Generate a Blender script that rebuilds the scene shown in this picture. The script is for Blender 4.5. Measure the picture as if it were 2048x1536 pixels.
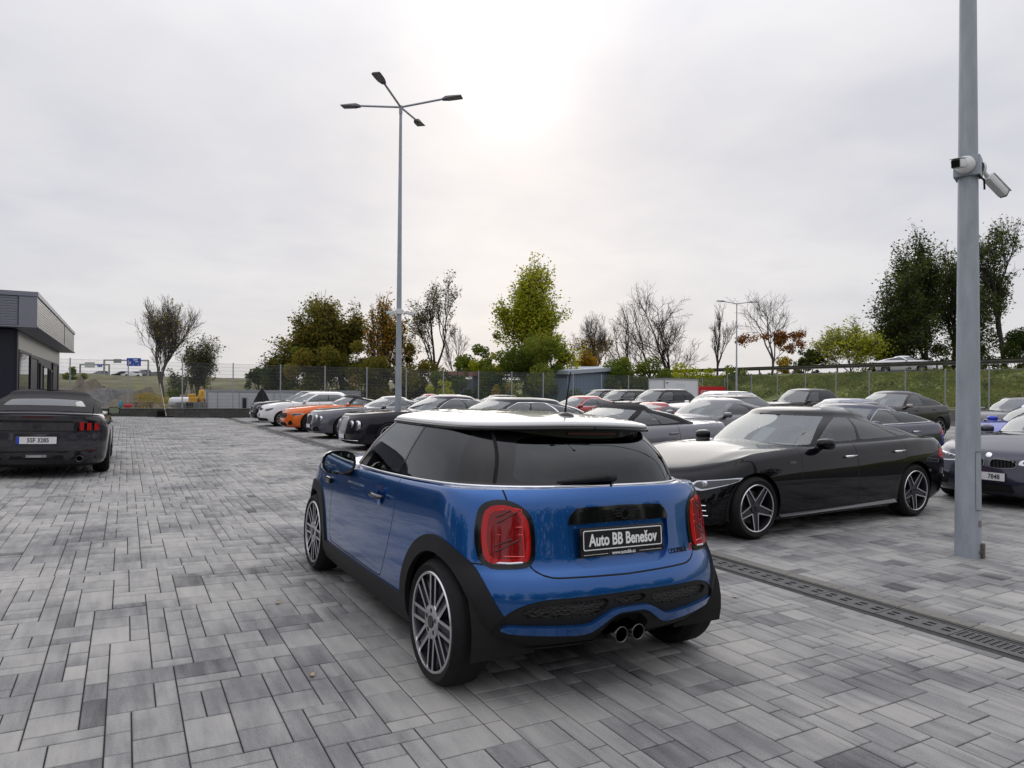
import bpy, bmesh, math, random
import numpy as np
from mathutils import Vector, Matrix
random.seed(7); RNG = np.random.default_rng(7)
for o in list(bpy.data.objects): bpy.data.objects.remove(o)
S = bpy.context.scene
COL = S.collection
R = math.radians
# ---------------- camera ----------------
YAW, PIT, ROL, CZ = 29.5, .58, .39, 1.58
cam = bpy.data.cameras.new('camera'); cam.lens = 24; cam.sensor_width = 36; cam.clip_end = 4000; cam.clip_start = .05
co = bpy.data.objects.new('camera', cam); COL.objects.link(co); S.camera = co
co.matrix_world = (Matrix.Translation((0, 0, CZ)) @ Matrix.Rotation(R(-YAW), 4, 'Z') @ Matrix.Rotation(R(90 + PIT), 4, 'X') @ Matrix.Rotation(R(ROL), 4, 'Z'))
# ---------------- sky, sun, exposure ----------------
SUN_EL, SUN_AZ = 24.0, 29.5          # azimuth measured from +Y towards +X
sd = Vector((math.sin(R(SUN_AZ)) * math.cos(R(SUN_EL)), math.cos(R(SUN_AZ)) * math.cos(R(SUN_EL)), math.sin(R(SUN_EL))))
W = bpy.data.worlds.new('World'); S.world = W; W.use_nodes = True
nt = W.node_tree; nt.nodes.clear(); N = nt.nodes.new; LK = nt.links.new
sky = N('ShaderNodeTexSky'); sky.sky_type = 'NISHITA'; sky.sun_disc = False
sky.sun_elevation = R(SUN_EL); sky.sun_rotation = R(SUN_AZ); sky.dust_density = 3
bg1 = N('ShaderNodeBackground'); bg1.inputs[1].default_value = .08; LK(sky.outputs[0], bg1.inputs[0])
tc = N('ShaderNodeTexCoord')
def vmul(v, sc):
    m = N('ShaderNodeVectorMath'); m.operation = 'MULTIPLY'; m.inputs[1].default_value = sc; LK(v, m.inputs[0]); return m.outputs[0]
def noise(v, scale, det, rough=.5, dist=0):
    n = N('ShaderNodeTexNoise'); n.inputs['Scale'].default_value = scale; n.inputs['Detail'].default_value = det
    n.inputs['Roughness'].default_value = rough; n.inputs['Distortion'].default_value = dist; LK(v, n.inputs['Vector']); return n.outputs['Fac']
# cloud deck: view direction projected on a flat layer, so that streaks flatten towards the horizon
sep = N('ShaderNodeSeparateXYZ'); LK(tc.outputs['Generated'], sep.inputs[0])
def math_(op, a, b=None, clamp=False):
    m = N('ShaderNodeMath'); m.operation = op; m.use_clamp = clamp
    for i, v in enumerate((a, b)):
        if v is None: continue
        if isinstance(v, (int, float)): m.inputs[i].default_value = v
        else: LK(v, m.inputs[i])
    return m.outputs[0]
zc = math_('ADD', math_('MAXIMUM', sep.outputs[2], 0.0), .16)
px = math_('DIVIDE', sep.outputs[0], zc); py = math_('DIVIDE', sep.outputs[1], zc)
cmb = N('ShaderNodeCombineXYZ'); LK(px, cmb.inputs[0]); LK(py, cmb.inputs[1])
n1 = noise(cmb.outputs[0], .9, 5, .52, .3); n2 = noise(cmb.outputs[0], 2.6, 4, .55, .4)
nn = math_('ADD', math_('MULTIPLY', n1, .7), math_('MULTIPLY', n2, .3))
rmp = N('ShaderNodeValToRGB'); LK(nn, rmp.inputs[0])
e = rmp.color_ramp.elements; e[0].position = .34; e[0].color = (.62, .632, .70, 1); e[1].position = .60; e[1].color = (.775, .772, .80, 1)
# warm brightening low over the horizon, as under a thinning deck
hz = N('ShaderNodeMapRange'); LK(sep.outputs[2], hz.inputs[0]); hz.inputs[1].default_value = 0; hz.inputs[2].default_value = .2; hz.inputs[3].default_value = .38; hz.inputs[4].default_value = 0
mxh = N('ShaderNodeMixRGB'); LK(hz.outputs[0], mxh.inputs[0]); LK(rmp.outputs[0], mxh.inputs[1]); mxh.inputs[2].default_value = (.78, .76, .735, 1)
# the veiled sun
dt = N('ShaderNodeVectorMath'); dt.operation = 'DOT_PRODUCT'; LK(tc.outputs['Generated'], dt.inputs[0]); dt.inputs[1].default_value = sd
dp = math_('MAXIMUM', dt.outputs['Value'], 0.0)
gl = math_('ADD', math_('MULTIPLY', math_('POWER', dp, 330.0), .20), math_('MULTIPLY', math_('POWER', dp, 26.0), .018))
gl = math_('MULTIPLY', gl, math_('ADD', math_('MULTIPLY', nn, 1.2), .4))
ad = N('ShaderNodeMixRGB'); ad.blend_type = 'ADD'; ad.inputs[0].default_value = 1; LK(mxh.outputs[0], ad.inputs[1])
gc = N('ShaderNodeCombineXYZ'); LK(gl, gc.inputs[0]); LK(math_('MULTIPLY', gl, .98), gc.inputs[1]); LK(math_('MULTIPLY', gl, .93), gc.inputs[2])
LK(gc.outputs[0], ad.inputs[2])
# overcast luminance rises smoothly towards the zenith (CIE overcast law, flattened low down)
zen = N('ShaderNodeMapRange'); zen.interpolation_type = 'SMOOTHSTEP'; LK(sep.outputs[2], zen.inputs[0]); zen.inputs[1].default_value = .30; zen.inputs[2].default_value = 1.0; zen.inputs[3].default_value = 1.0; zen.inputs[4].default_value = 2.1
bg2 = N('ShaderNodeBackground'); LK(ad.outputs[0], bg2.inputs[0]); LK(zen.outputs[0], bg2.inputs[1])
mx = N('ShaderNodeMixShader'); mx.inputs[0].default_value = .93; LK(bg1.outputs[0], mx.inputs[1]); LK(bg2.outputs[0], mx.inputs[2])
wo = N('ShaderNodeOutputWorld'); LK(mx.outputs[0], wo.inputs[0])
sl = bpy.data.lights.new('sun', 'SUN'); sl.energy = .7; sl.angle = R(50); sl.color = (1, .96, .9)
so = bpy.data.objects.new('sun', sl); COL.objects.link(so); so.rotation_euler = sd.to_track_quat('Z', 'Y').to_euler(); so.location = (0, 0, 40)
S.view_settings.view_transform = 'Standard'; S.view_settings.look = 'None'; S.view_settings.gamma = 1; S.view_settings.exposure = 0
S.view_settings.use_curve_mapping = False
S.cycles.max_bounces = 8; S.cycles.transparent_max_bounces = 12; S.cycles.transmission_bounces = 4; S.cycles.caustics_reflective = False
# ---------------- helpers ----------------
MATS = {}
def nodes_of(m):
    m.use_nodes = True; return m.node_tree, m.node_tree.nodes['Principled BSDF']
def M(name, col=(.5, .5, .5), rough=.5, metal=0, coat=0, coatr=.03, emit=None, noisy=0, nscale=8, bump=0, bscale=60, spec=.5, stretch=None, trans=0, dirt=None):
    if name in MATS: return MATS[name]
    m = bpy.data.materials.new(name); t, b = nodes_of(m)
    b.inputs['Base Color'].default_value = (*col, 1); b.inputs['Roughness'].default_value = rough; b.inputs['Metallic'].default_value = metal
    b.inputs['Coat Weight'].default_value = coat; b.inputs['Coat Roughness'].default_value = coatr; b.inputs['Specular IOR Level'].default_value = spec
    if trans: b.inputs['Transmission Weight'].default_value = trans
    if emit: b.inputs['Emission Color'].default_value = (*emit[0], 1); b.inputs['Emission Strength'].default_value = emit[1]
    if noisy or bump:
        tcn = t.nodes.new('ShaderNodeTexCoord'); vec = tcn.outputs['Object']
        if stretch:
            mp = t.nodes.new('ShaderNodeMapping'); mp.inputs['Scale'].default_value = stretch; t.links.new(vec, mp.inputs[0]); vec = mp.outputs[0]
    if noisy:
        n = t.nodes.new('ShaderNodeTexNoise'); n.inputs['Scale'].default_value = nscale; n.inputs['Detail'].default_value = 6; n.inputs['Roughness'].default_value = .62
        t.links.new(vec, n.inputs['Vector'])
        r = t.nodes.new('ShaderNodeValToRGB'); t.links.new(n.outputs['Fac'], r.inputs[0])
        c1 = tuple(c * (1 - noisy) for c in col) if not dirt else dirt; c2 = tuple(min(1, c * (1 + noisy)) for c in col)
        r.color_ramp.elements[0].position = .3; r.color_ramp.elements[1].position = .7
        r.color_ramp.elements[0].color = (*c1, 1); r.color_ramp.elements[1].color = (*c2, 1)
        t.links.new(r.outputs[0], b.inputs['Base Color'])
    if bump:
        n = t.nodes.new('ShaderNodeTexNoise'); n.inputs['Scale'].default_value = bscale; n.inputs['Detail'].default_value = 5
        t.links.new(vec, n.inputs['Vector'])
        bp = t.nodes.new('ShaderNodeBump'); bp.inputs['Strength'].default_value = bump; bp.inputs['Distance'].default_value = .02
        t.links.new(n.outputs['Fac'], bp.inputs['Height']); t.links.new(bp.outputs[0], b.inputs['Normal'])
    MATS[name] = m; return m
def glass(name, tint, rough=0.0, f0=1.5):
    """thin automotive glass: tinted see-through plus Fresnel mirror"""
    if name in MATS: return MATS[name]
    m = bpy.data.materials.new(name); m.use_nodes = True; t = m.node_tree; t.nodes.clear()
    o = t.nodes.new('ShaderNodeOutputMaterial'); mix = t.nodes.new('ShaderNodeMixShader'); fr = t.nodes.new('ShaderNodeFresnel'); fr.inputs[0].default_value = f0
    g = t.nodes.new('ShaderNodeBsdfGlossy'); g.inputs['Roughness'].default_value = rough; g.inputs['Color'].default_value = (.95, .98, 1, 1)
    tr = t.nodes.new('ShaderNodeBsdfTransparent'); tr.inputs[0].default_value = (*tint, 1)
    t.links.new(fr.outputs[0], mix.inputs[0]); t.links.new(tr.outputs[0], mix.inputs[1]); t.links.new(g.outputs[0], mix.inputs[2]); t.links.new(mix.outputs[0], o.inputs[0])
    MATS[name] = m; return m
def tag(o, label=None, cat=None, group=None, kind=None):
    if label: o['label'] = label
    if cat: o['category'] = cat
    if group: o['group'] = group
    if kind: o['kind'] = kind
    return o
def empty(name, loc=(0, 0, 0), rz=0):
    o = bpy.data.objects.new(name, None); COL.objects.link(o); o.location = loc; o.rotation_euler = (0, 0, rz); o.empty_display_size = .1; return o
def link(name, me, parent=None, loc=None, rot=None, scale=None):
    o = bpy.data.objects.new(name, me); COL.objects.link(o)
    if parent is not None: o.parent = parent
    if loc is not None: o.location = loc
    if rot is not None: o.rotation_euler = rot
    if scale is not None: o.scale = scale
    return o
class MB:
    """collects polygons into one mesh"""
    def __init__(s): s.v = []; s.f = []; s.m = []
    def add(s, vs, fs, mi=0):
        n = len(s.v); s.v += [tuple(v) for v in vs]; s.f += [tuple(i + n for i in f) for f in fs]; s.m += [mi] * len(fs); return s
    def box(s, x0, x1, y0, y1, z0, z1, mi=0, M_=None):
        vs = [(x0, y0, z0), (x1, y0, z0), (x1, y1, z0), (x0, y1, z0), (x0, y0, z1), (x1, y0, z1), (x1, y1, z1), (x0, y1, z1)]
        if M_ is not None: vs = [tuple(M_ @ Vector(v)) for v in vs]
        return s.add(vs, [(3, 2, 1, 0), (4, 5, 6, 7), (0, 1, 5, 4), (1, 2, 6, 5), (2, 3, 7, 6), (3, 0, 4, 7)], mi)
    def bbox(s, x0, x1, y0, y1, z0, z1, b=.01, mi=0, M_=None):
        """box with chamfered edges"""
        cx, cy, cz = (x0 + x1) / 2, (y0 + y1) / 2, (z0 + z1) / 2; hx, hy, hz = (x1 - x0) / 2, (y1 - y0) / 2, (z1 - z0) / 2
        bm = bmesh.new(); bmesh.ops.create_cube(bm, size=1)
        for v in bm.verts: v.co = (cx + v.co.x * 2 * hx, cy + v.co.y * 2 * hy, cz + v.co.z * 2 * hz)
        bmesh.ops.bevel(bm, geom=bm.edges[:], offset=min(b, hx * .9, hy * .9, hz * .9), segments=2, affect='EDGES', profile=.5)
        vs = [v.co.copy() for v in bm.verts]
        if M_ is not None: vs = [M_ @ v for v in vs]
        bm.verts.index_update(); s.add([tuple(v) for v in vs], [tuple(v.index for v in f.verts) for f in bm.faces], mi); bm.free(); return s
    def tube(s, pts, r, n=8, mi=0, cap=True):
        pts = [Vector(p) for p in pts]; rs = r if hasattr(r, '__len__') else [r] * len(pts)
        up = None; rings = []; base = len(s.v)
        for i, p in enumerate(pts):
            d = (pts[min(i + 1, len(pts) - 1)] - pts[max(i - 1, 0)]).normalized()
            if up is None:
                a = Vector((0, 0, 1)) if abs(d.z) < .9 else Vector((1, 0, 0)); up = d.cross(a).normalized()
            else:
                up = (up - d * up.dot(d)).normalized()
            q = d.cross(up)
            for k in range(n):
                a = 2 * math.pi * k / n; s.v.append(tuple(p + (up * math.cos(a) + q * math.sin(a)) * rs[i]))
        for i in range(len(pts) - 1):
            for k in range(n):
                a, b = base + i * n + k, base + i * n + (k + 1) % n
                s.f.append((a, b, b + n, a + n)); s.m.append(mi)
        if cap:
            s.f.append(tuple(base + k for k in range(n))[::-1]); s.m.append(mi); s.f.append(tuple(base + (len(pts) - 1) * n + k for k in range(n))); s.m.append(mi)
        return s
    def lathe(s, prof, n=24, axis='z', c=(0, 0, 0), mi=0):
        """prof: list of (radius, height) ; axis of revolution through c"""
        base = len(s.v)
        for (r, h) in prof:
            for k in range(n):
                a = 2 * math.pi * k / n; u, v = r * math.cos(a), r * math.sin(a)
                p = {'z': (u, v, h), 'y': (u, h, -v), 'x': (h, u, v)}[axis]
                s.v.append((p[0] + c[0], p[1] + c[1], p[2] + c[2]))
        for i in range(len(prof) - 1):
            for k in range(n):
                a, b = base + i * n + k, base + i * n + (k + 1) % n
                s.f.append((a, b, b + n, a + n)); s.m.append(mi)
        return s
    def mesh(s, name, mats, smooth=False):
        me = bpy.data.meshes.new(name); me.from_pydata(s.v, [], s.f)
        for m in (mats if isinstance(mats, (list, tuple)) else [mats]): me.materials.append(m)
        me.polygons.foreach_set('material_index', s.m)
        if smooth is True: me.polygons.foreach_set('use_smooth', [True] * len(s.f))
        elif smooth:
            me.polygons.foreach_set('use_smooth', [True] * len(s.f)); me.set_sharp_from_angle(angle=R(smooth))
        me.update(); return me
    def obj(s, name, mats, parent=None, smooth=False, **k): return link(name, s.mesh(name, mats, smooth), parent, **k)
def text_mesh(body, size, mat, extrude=.0008, align='CENTER', bold=0, sx=1.0):
    c = bpy.data.curves.new('lettering', 'FONT'); c.body = body; c.size = size; c.align_x = align; c.align_y = 'CENTER'; c.extrude = extrude; c.offset = bold; c.resolution_u = 3
    o = bpy.data.objects.new('lettering', c); COL.objects.link(o)
    dg = bpy.context.evaluated_depsgraph_get(); me = bpy.data.meshes.new_from_object(o.evaluated_get(dg)); bpy.data.objects.remove(o); bpy.data.curves.remove(c)
    if sx != 1.0:
        for v in me.vertices: v.co.x *= sx
    me.materials.clear(); me.materials.append(mat); me.name = 'lettering'; return me
def frame_matrix(x, y, loc):
    """object matrix with local X -> x, local Y -> y, local Z -> x cross y"""
    x = Vector(x).normalized(); y = Vector(y); y = (y - x * y.dot(x)).normalized(); z = x.cross(y)
    m = Matrix.Identity(4)
    for i in range(3): m[i][0], m[i][1], m[i][2], m[i][3] = x[i], y[i], z[i], loc[i]
    return m
def interp(pts, x):
    xs = [p[0] for p in pts]; ys = [p[1] for p in pts]; return np.interp(x, xs, ys)
def smooth_poly(pts, r=.03, n=5):
    """round the corners of a closed polygon"""
    P = [np.array(p, float) for p in pts]; out = []; k = len(P)
    for i in range(k):
        a, b, c = P[i - 1], P[i], P[(i + 1) % k]; rr = r[i] if hasattr(r, '__len__') else r
        d1, d2 = a - b, c - b; l1, l2 = np.linalg.norm(d1), np.linalg.norm(d2); rr = min(rr, l1 * .49, l2 * .49)
        if rr < 1e-5: out.append(b); continue
        p, q = b + d1 / l1 * rr, b + d2 / l2 * rr
        for j in range(n + 1):
            t = j / n; out.append((1 - t) ** 2 * p + 2 * t * (1 - t) * b + t * t * q)
    return np.array(out)
def sdf_poly(poly):
    poly = np.asarray(poly, float)
    def g(P):
        d = np.full(len(P), 1e9); inside = np.zeros(len(P), bool); m = len(poly)
        for i in range(m):
            a, b = poly[i], poly[(i + 1) % m]; e = b - a; w = P - a; ee = max(e @ e, 1e-12)
            t = np.clip(w @ e / ee, 0, 1); q = w - t[:, None] * e; d = np.minimum(d, (q * q).sum(1))
            c = ((a[1] <= P[:, 1]) & (P[:, 1] < b[1])) | ((b[1] <= P[:, 1]) & (P[:, 1] < a[1]))
            if abs(e[1]) > 1e-12: inside ^= c & (P[:, 0] < a[0] + (P[:, 1] - a[1]) / e[1] * e[0])
        d = np.sqrt(d); return np.where(inside, -d, d)
    return g
def sdf_circle(c, r): return lambda P: np.hypot(P[:, 0] - c[0], P[:, 1] - c[1]) - r
XD, XE, SL = 4.71, 5.12, .03      # drain from XD to XE; the yard falls SL towards it from the left
def gz(X): return SL * max(0.0, XD - X)
# copying a thing with its parts
def children_of(o, table): return table.get(o.name, [])
def copy_tree(o, parent=None):
    c = o.copy(); COL.objects.link(c); c.parent = parent
    if parent is not None: c.matrix_parent_inverse = o.matrix_parent_inverse.copy()
    for ch in o.children: copy_tree(ch, c)
    return c
# ---------------- ground and paving ----------------
U = .0975                           # paving module
CAMP = np.array([0, 0, CZ])
def view_basis():
    m = np.array(co.matrix_world.to_3x3()); return m[:, 0], m[:, 1], -m[:, 2]
BR, BU, BF = view_basis()
def project(P):
    v = np.asarray(P, float) - CAMP; d = v @ BF
    return 1024 + 1365.33 * (v @ BR) / d, 768 - 1365.33 * (v @ BU) / d, d
def paver_material(kind):
    m = bpy.data.materials.new('paver_concrete_' + kind.lower()); t, b = nodes_of(m); n, l = t.nodes.new, t.links.new
    at = n('ShaderNodeAttribute'); at.attribute_type = kind; at.attribute_name = 'shade'
    geo = n('ShaderNodeNewGeometry')
    mp = n('ShaderNodeMapping'); l(geo.outputs['Position'], mp.inputs[0]); mp.inputs['Scale'].default_value = (22, 3.2, 22)
    off = n('ShaderNodeVectorMath'); off.operation = 'ADD'; l(mp.outputs[0], off.inputs[0])
    cm = n('ShaderNodeCombineXYZ'); ml = n('ShaderNodeMath'); ml.operation = 'MULTIPLY'; ml.inputs[1].default_value = 57; l(at.outputs['Fac'], ml.inputs[0]); l(ml.outputs[0], cm.inputs[2]); l(cm.outputs[0], off.inputs[1])
    s1 = n('ShaderNodeTexNoise'); s1.inputs['Scale'].default_value = .55; s1.inputs['Detail'].default_value = 5; s1.inputs['Roughness'].default_value = .6; l(off.outputs[0], s1.inputs['Vector'])
    big = n('ShaderNodeTexNoise'); big.inputs['Scale'].default_value = 1.1; big.inputs['Detail'].default_value = 4; l(geo.outputs['Position'], big.inputs['Vector'])
    fine = n('ShaderNodeTexNoise'); fine.inputs['Scale'].default_value = 160; fine.inputs['Detail'].default_value = 3; l(geo.outputs['Position'], fine.inputs['Vector'])
    def mth(op, a, bb):
        q = n('ShaderNodeMath'); q.operation = op
        for i, v in enumerate((a, bb)):
            if isinstance(v, (int, float)): q.inputs[i].default_value = v
            else: l(v, q.inputs[i])
        return q.outputs[0]
    f = mth('ADD', mth('ADD', mth('MULTIPLY', s1.outputs['Fac'], .62), .09), mth('MULTIPLY', mth('SUBTRACT', big.outputs['Fac'], .5), 1.0))
    f = mth('ADD', f, mth('MULTIPLY', mth('SUBTRACT', at.outputs['Fac'], .5), .46))
    f = mth('ADD', f, mth('MULTIPLY', mth('SUBTRACT', fine.outputs['Fac'], .5), .35))
    r = n('ShaderNodeValToRGB'); l(f, r.inputs[0]); e = r.color_ramp.elements
    e[0].position = .05; e[0].color = (.065, .064, .068, 1); e[1].position = .85; e[1].color = (.425, .41, .38, 1)
    k = e.new(.33); k.color = (.202, .198, .2, 1); k = e.new(.5); k.color = (.297, .289, .279, 1)
    l(r.outputs[0], b.inputs['Base Color']); b.inputs['Roughness'].default_value = .78; b.inputs['Specular IOR Level'].default_value = .35
    bp = n('ShaderNodeBump'); bp.inputs['Strength'].default_value = .25; bp.inputs['Distance'].default_value = .004; l(fine.outputs['Fac'], bp.inputs['Height']); l(bp.outputs[0], b.inputs['Normal'])
    return m
PM_O, PM_G = paver_material('OBJECT'), paver_material('GEOMETRY')
mj = M('joint_sand', (.035, .034, .032), .95, noisy=.4, nscale=30)
earth = M('earth', (.14, .125, .09), .95, noisy=.45, nscale=.6, bump=.6, bscale=3)
# bedding sheets under the stones (recessed joints)
def sheet(name, corners, mat, kind='structure'):
    mb = MB(); mb.add(corners, [tuple(range(len(corners)))]); o = mb.obj(name, mat); tag(o, kind=kind); return o
Y0P, Y1P = -2.0, 40.3
XL, XR = -16.0, 46.0
paved = MB()
J = -.009
paved.add([(XL, Y0P, gz(XL) + J), (XD, Y0P, J), (XD, Y1P, J), (XL, Y1P, gz(XL) + J)], [(0, 1, 2, 3)])
paved.add([(XE, Y0P, J), (XR, Y0P, J), (XR, Y1P + 4, J), (XE, Y1P + 4, J)], [(0, 1, 2, 3)])
yard = paved.obj('paved_yard', mj); tag(yard, kind='structure')
def tiling(nx, ny, rng):
    occ = np.zeros((nx, ny), bool); out = []
    opts = [(2, 3, 3.4), (3, 2, 4.2), (2, 2, 4.2), (3, 1, 2.6), (2, 1, 2.4), (1, 3, 1.2), (1, 2, 1.4)]
    w = np.array([o[2] for o in opts]); w = w / w.sum()
    for j in range(ny):
        for i in range(nx):
            if occ[i, j]: continue
            for k in rng.permutation(len(opts)) if False else rng.choice(len(opts), len(opts), replace=False, p=w):
                a, b, _ = opts[k]
                if i + a <= nx and j + b <= ny and not occ[i:i + a, j:j + b].any(): break
            else:
                a = b = 1
            occ[i:i + a, j:j + b] = True; out.append((i, j, a, b))
    return out
def paver_verts(a, b, g=.0032, bev=.004, h=.0):
    x, y = a * U / 2 - g, b * U / 2 - g
    return [(-x, -y, J), (x, -y, J), (x, y, J), (-x, y, J), (-x, -y, -.0028), (x, -y, -.0028), (x, y, -.0028), (-x, y, -.0028),
            (-x + bev, -y + bev, 0), (x - bev, -y + bev, 0), (x - bev, y - bev, 0), (-x + bev, y - bev, 0)]
PF = [(0, 1, 5, 4), (1, 2, 6, 5), (2, 3, 7, 6), (3, 0, 4, 7), (4, 5, 9, 8), (5, 6, 10, 9), (6, 7, 11, 10), (7, 4, 8, 11), (8, 9, 10, 11)]
base_tile = tiling(90, 90, RNG)     # one bonded field, laid again and again with its rows offset
def stones(x0, x1, y0, y1):
    st = []
    nx, ny = int((x1 - x0) / U), int((y1 - y0) / U)
    for (i, j, a, b) in tiling(nx, ny, RNG) if nx * ny < 30000 else big_tiling(nx, ny):
        st.append((x0 + (i + a / 2) * U, y0 + (j + b / 2) * U, a, b))
    return st
def big_tiling(nx, ny):
    out = []
    for bi in range(0, nx, 90):
        for bj in range(0, ny, 90):
            fl = RNG.random() < .5
            for (i, j, a, b) in base_tile:
                if fl: i = 90 - i - a
                if bi + i + a <= nx and bj + j + b <= ny: out.append((bi + i, bj + j, a, b))
    return out
near = stones(-2.4, XD, -.6, 6.3); xl = XD - int((XD + 2.4) / U) * U
ST = [(x + (XD - xl - int((XD + 2.4) / U) * U), y, a, b) for x, y, a, b in near]
def field(x0, x1, y0, y1):
    return stones(x0, x1, y0, y1)
nyn = -.6 + int(6.9 / U) * U
ST += field(-2.4 - 90 * U, -2.4, -.6, nyn)
ST += field(XD - int((XD - XL) / U) * U, XD, nyn, Y1P)
ST += field(XE, XE + int(30 / U) * U, -.6, Y1P)
ST = np.array(ST)
zs = SL * np.maximum(0, XD - ST[:, 0])
pj = np.array([project((x, y, z)) for x, y, z in zip(ST[:, 0], ST[:, 1], zs)])
vis = (pj[:, 2] > .3) & (pj[:, 0] > -60) & (pj[:, 0] < 2108) & (pj[:, 1] < 1600)
under_mini = (ST[:, 0] > 1.5) & (ST[:, 0] < 2.95) & (ST[:, 1] > 3.1) & (ST[:, 1] < 6.5)
keep = vis | ((ST[:, 0] > -6) & (ST[:, 0] < 12) & (ST[:, 1] > -1) & (ST[:, 1] < 12))
shade = RNG.normal(.56, .12, len(ST)).clip(0, 1); dk = RNG.random(len(ST)) < .035; shade[dk] -= .42; shade = shade.clip(0, 1)
area = ST[:, 2] * ST[:, 3] / np.maximum(pj[:, 2], .3) ** 2
rank = np.where(vis & ~under_mini & (pj[:, 1] < 1560), area, 0); order = np.argsort(-rank); single = set(order[:290].tolist())
PMESH = {}
def paver_mesh(a, b):
    if (a, b) not in PMESH: PMESH[(a, b)] = MB().add(paver_verts(a, b), PF).mesh('paver', PM_O)
    return PMESH[(a, b)]
tl = math.atan(SL)
for i in single:
    x, y, a, b = ST[i]; o = link('paver', paver_mesh(int(a), int(b)), yard, (x, y, zs[i] + RNG.normal(0, .0006)), (RNG.normal(0, .0016), (tl if x < XD else 0) + RNG.normal(0, .0016), 0)); o['shade'] = float(shade[i])
idx = np.array([i for i in np.nonzero(keep)[0] if i not in single]); n = len(idx)
T0 = np.array(paver_verts(1, 1)); hx = ST[idx, 2] * U / 2; hy = ST[idx, 3] * U / 2
def corner(gx, zz): 
    x = hx - gx; y = hy - gx
    return np.stack([np.stack([sx * x, sy * y, np.full(n, zz)], 1) for sx, sy in ((-1, -1), (1, -1), (1, 1), (-1, 1))], 1)
V = np.concatenate([corner(.0032, J), corner(.0032, -.0028), corner(.0072, 0)], 1)
zi = zs[idx] + RNG.normal(0, .0006, n)
V[:, :, 2] += zi[:, None] - np.where(ST[idx, 0] < XD, SL, 0)[:, None] * V[:, :, 0] + (RNG.normal(0, .0016, n))[:, None] * V[:, :, 1]
V[:, :, 0] += ST[idx, 0][:, None]; V[:, :, 1] += ST[idx, 1][:, None]
Fq = (np.array(PF)[None] + (np.arange(n) * 12)[:, None, None]).reshape(-1)
me = bpy.data.meshes.new('paver'); me.vertices.add(n * 12); me.vertices.foreach_set('co', V.reshape(-1)); nf = n * 9
me.loops.add(nf * 4); me.loops.foreach_set('vertex_index', Fq); me.polygons.add(nf); me.polygons.foreach_set('loop_start', np.arange(nf) * 4); me.polygons.foreach_set('loop_total', np.full(nf, 4))
at = me.attributes.new('shade', 'FLOAT', 'POINT'); at.data.foreach_set('value', np.repeat(shade[idx], 12).astype(np.float32)); me.update(); me.validate(); me.materials.append(PM_G)
po = link('paver', me, yard); tag(po, kind='stuff')
# surrounding land, one sheet to the horizon
land = MB(); gsz = 1600
land.add([(-gsz, -gsz, -1.05), (gsz, -gsz, -1.05), (gsz, gsz, -1.05), (-gsz, gsz, -1.05)], [(0, 1, 2, 3)])
lo = land.obj('ground', M('rough_grass_ground', (.075, .09, .035), .95, noisy=.5, nscale=.08)); tag(lo, kind='structure')
# ---------------- drain channel ----------------
cast = M('drain_concrete', (.10, .098, .10), .8, noisy=.25, nscale=25, bump=.3, bscale=150)
iron = M('drain_iron', (.09, .088, .092), .6, metal=.3, noisy=.3, nscale=30)
dark = M('drain_void', (.006, .006, .007), .9)
moss = M('drain_moss', (.06, .065, .025), .95, noisy=.5, nscale=60)
curb = M('kerb_concrete', (.17, .165, .15), .85, noisy=.2, nscale=20, bump=.3, bscale=120)
dr = empty('drainage_channel', (XD, 0, 0)); tag(dr, 'long dark slotted drainage channel set into the grey paving', 'drain')
def slab_with_slots(L, W0, W1, slots, z0=-.012, z1=.0):
    """plate from x W0..W1, y 0..L with rectangular slots, walls going down"""
    mb = MB(); xs = sorted({W0, W1, *[v for s in slots for v in s[:2]]}); ys = sorted({.004, L - .004, *[v for s in slots for v in s[2:]]})
    def hole(x, y): return any(s[0] < x < s[1] and s[2] < y < s[3] for s in slots)
    for i in range(len(xs) - 1):
        for j in range(len(ys) - 1):
            x0, x1, y0, y1 = xs[i], xs[i + 1], ys[j], ys[j + 1]
            if not hole((x0 + x1) / 2, (y0 + y1) / 2): mb.add([(x0, y0, z1), (x1, y0, z1), (x1, y1, z1), (x0, y1, z1)], [(0, 1, 2, 3)])
    for s in slots:
        a = [(s[0], s[2]), (s[1], s[2]), (s[1], s[3]), (s[0], s[3])]
        for k in range(4):
            p, q = a[k], a[(k + 1) % 4]; mb.add([(*p, z1), (*q, z1), (*q, z1 - .05), (*p, z1 - .05)], [(3, 2, 1, 0)])
    mb.add([(W0, .004, z1), (W0, L - .004, z1), (W0, L - .004, z1 - .02), (W0, .004, z1 - .02)], [(0, 1, 2, 3)])
    mb.add([(W0, .004, z1), (W1, .004, z1), (W1, .004, z1 - .02), (W0, .004, z1 - .02)], [(3, 2, 1, 0)])
    return mb
slots = []
for k in range(4):
    y = .03 + k * .125; slots += [(.075, .112, y, y + .06), (.135, .172, y + .0, y + .06)]
seg = slab_with_slots(.5, 0.0, .215, slots).mesh('channel_section', cast)
g2 = []
for k in range(12):
    for x in (.06, .095, .13, .165): g2.append((x, x + .024, .02 + k * .04, .045 + k * .04))
grs = slab_with_slots(.5, .0, .215, g2).mesh('grating', iron)
kb = MB().bbox(.285, .405, .003, .497, -.1, .004, .006).mesh('edge_kerb', curb, 40)
ysec = np.arange(-1.5, Y1P - .5, .5)
for y in ysec:
    g = 1.3 < y < 2.4
    link('grating' if g else 'channel_section', grs if g else seg, dr, (0, y, -.003))
    link('edge_kerb', kb, dr, (0, y, 0))
MB().box(.003, .28, -1.5, Y1P - .3, -.14, -.075).obj('channel_bed', dark, dr)
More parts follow.
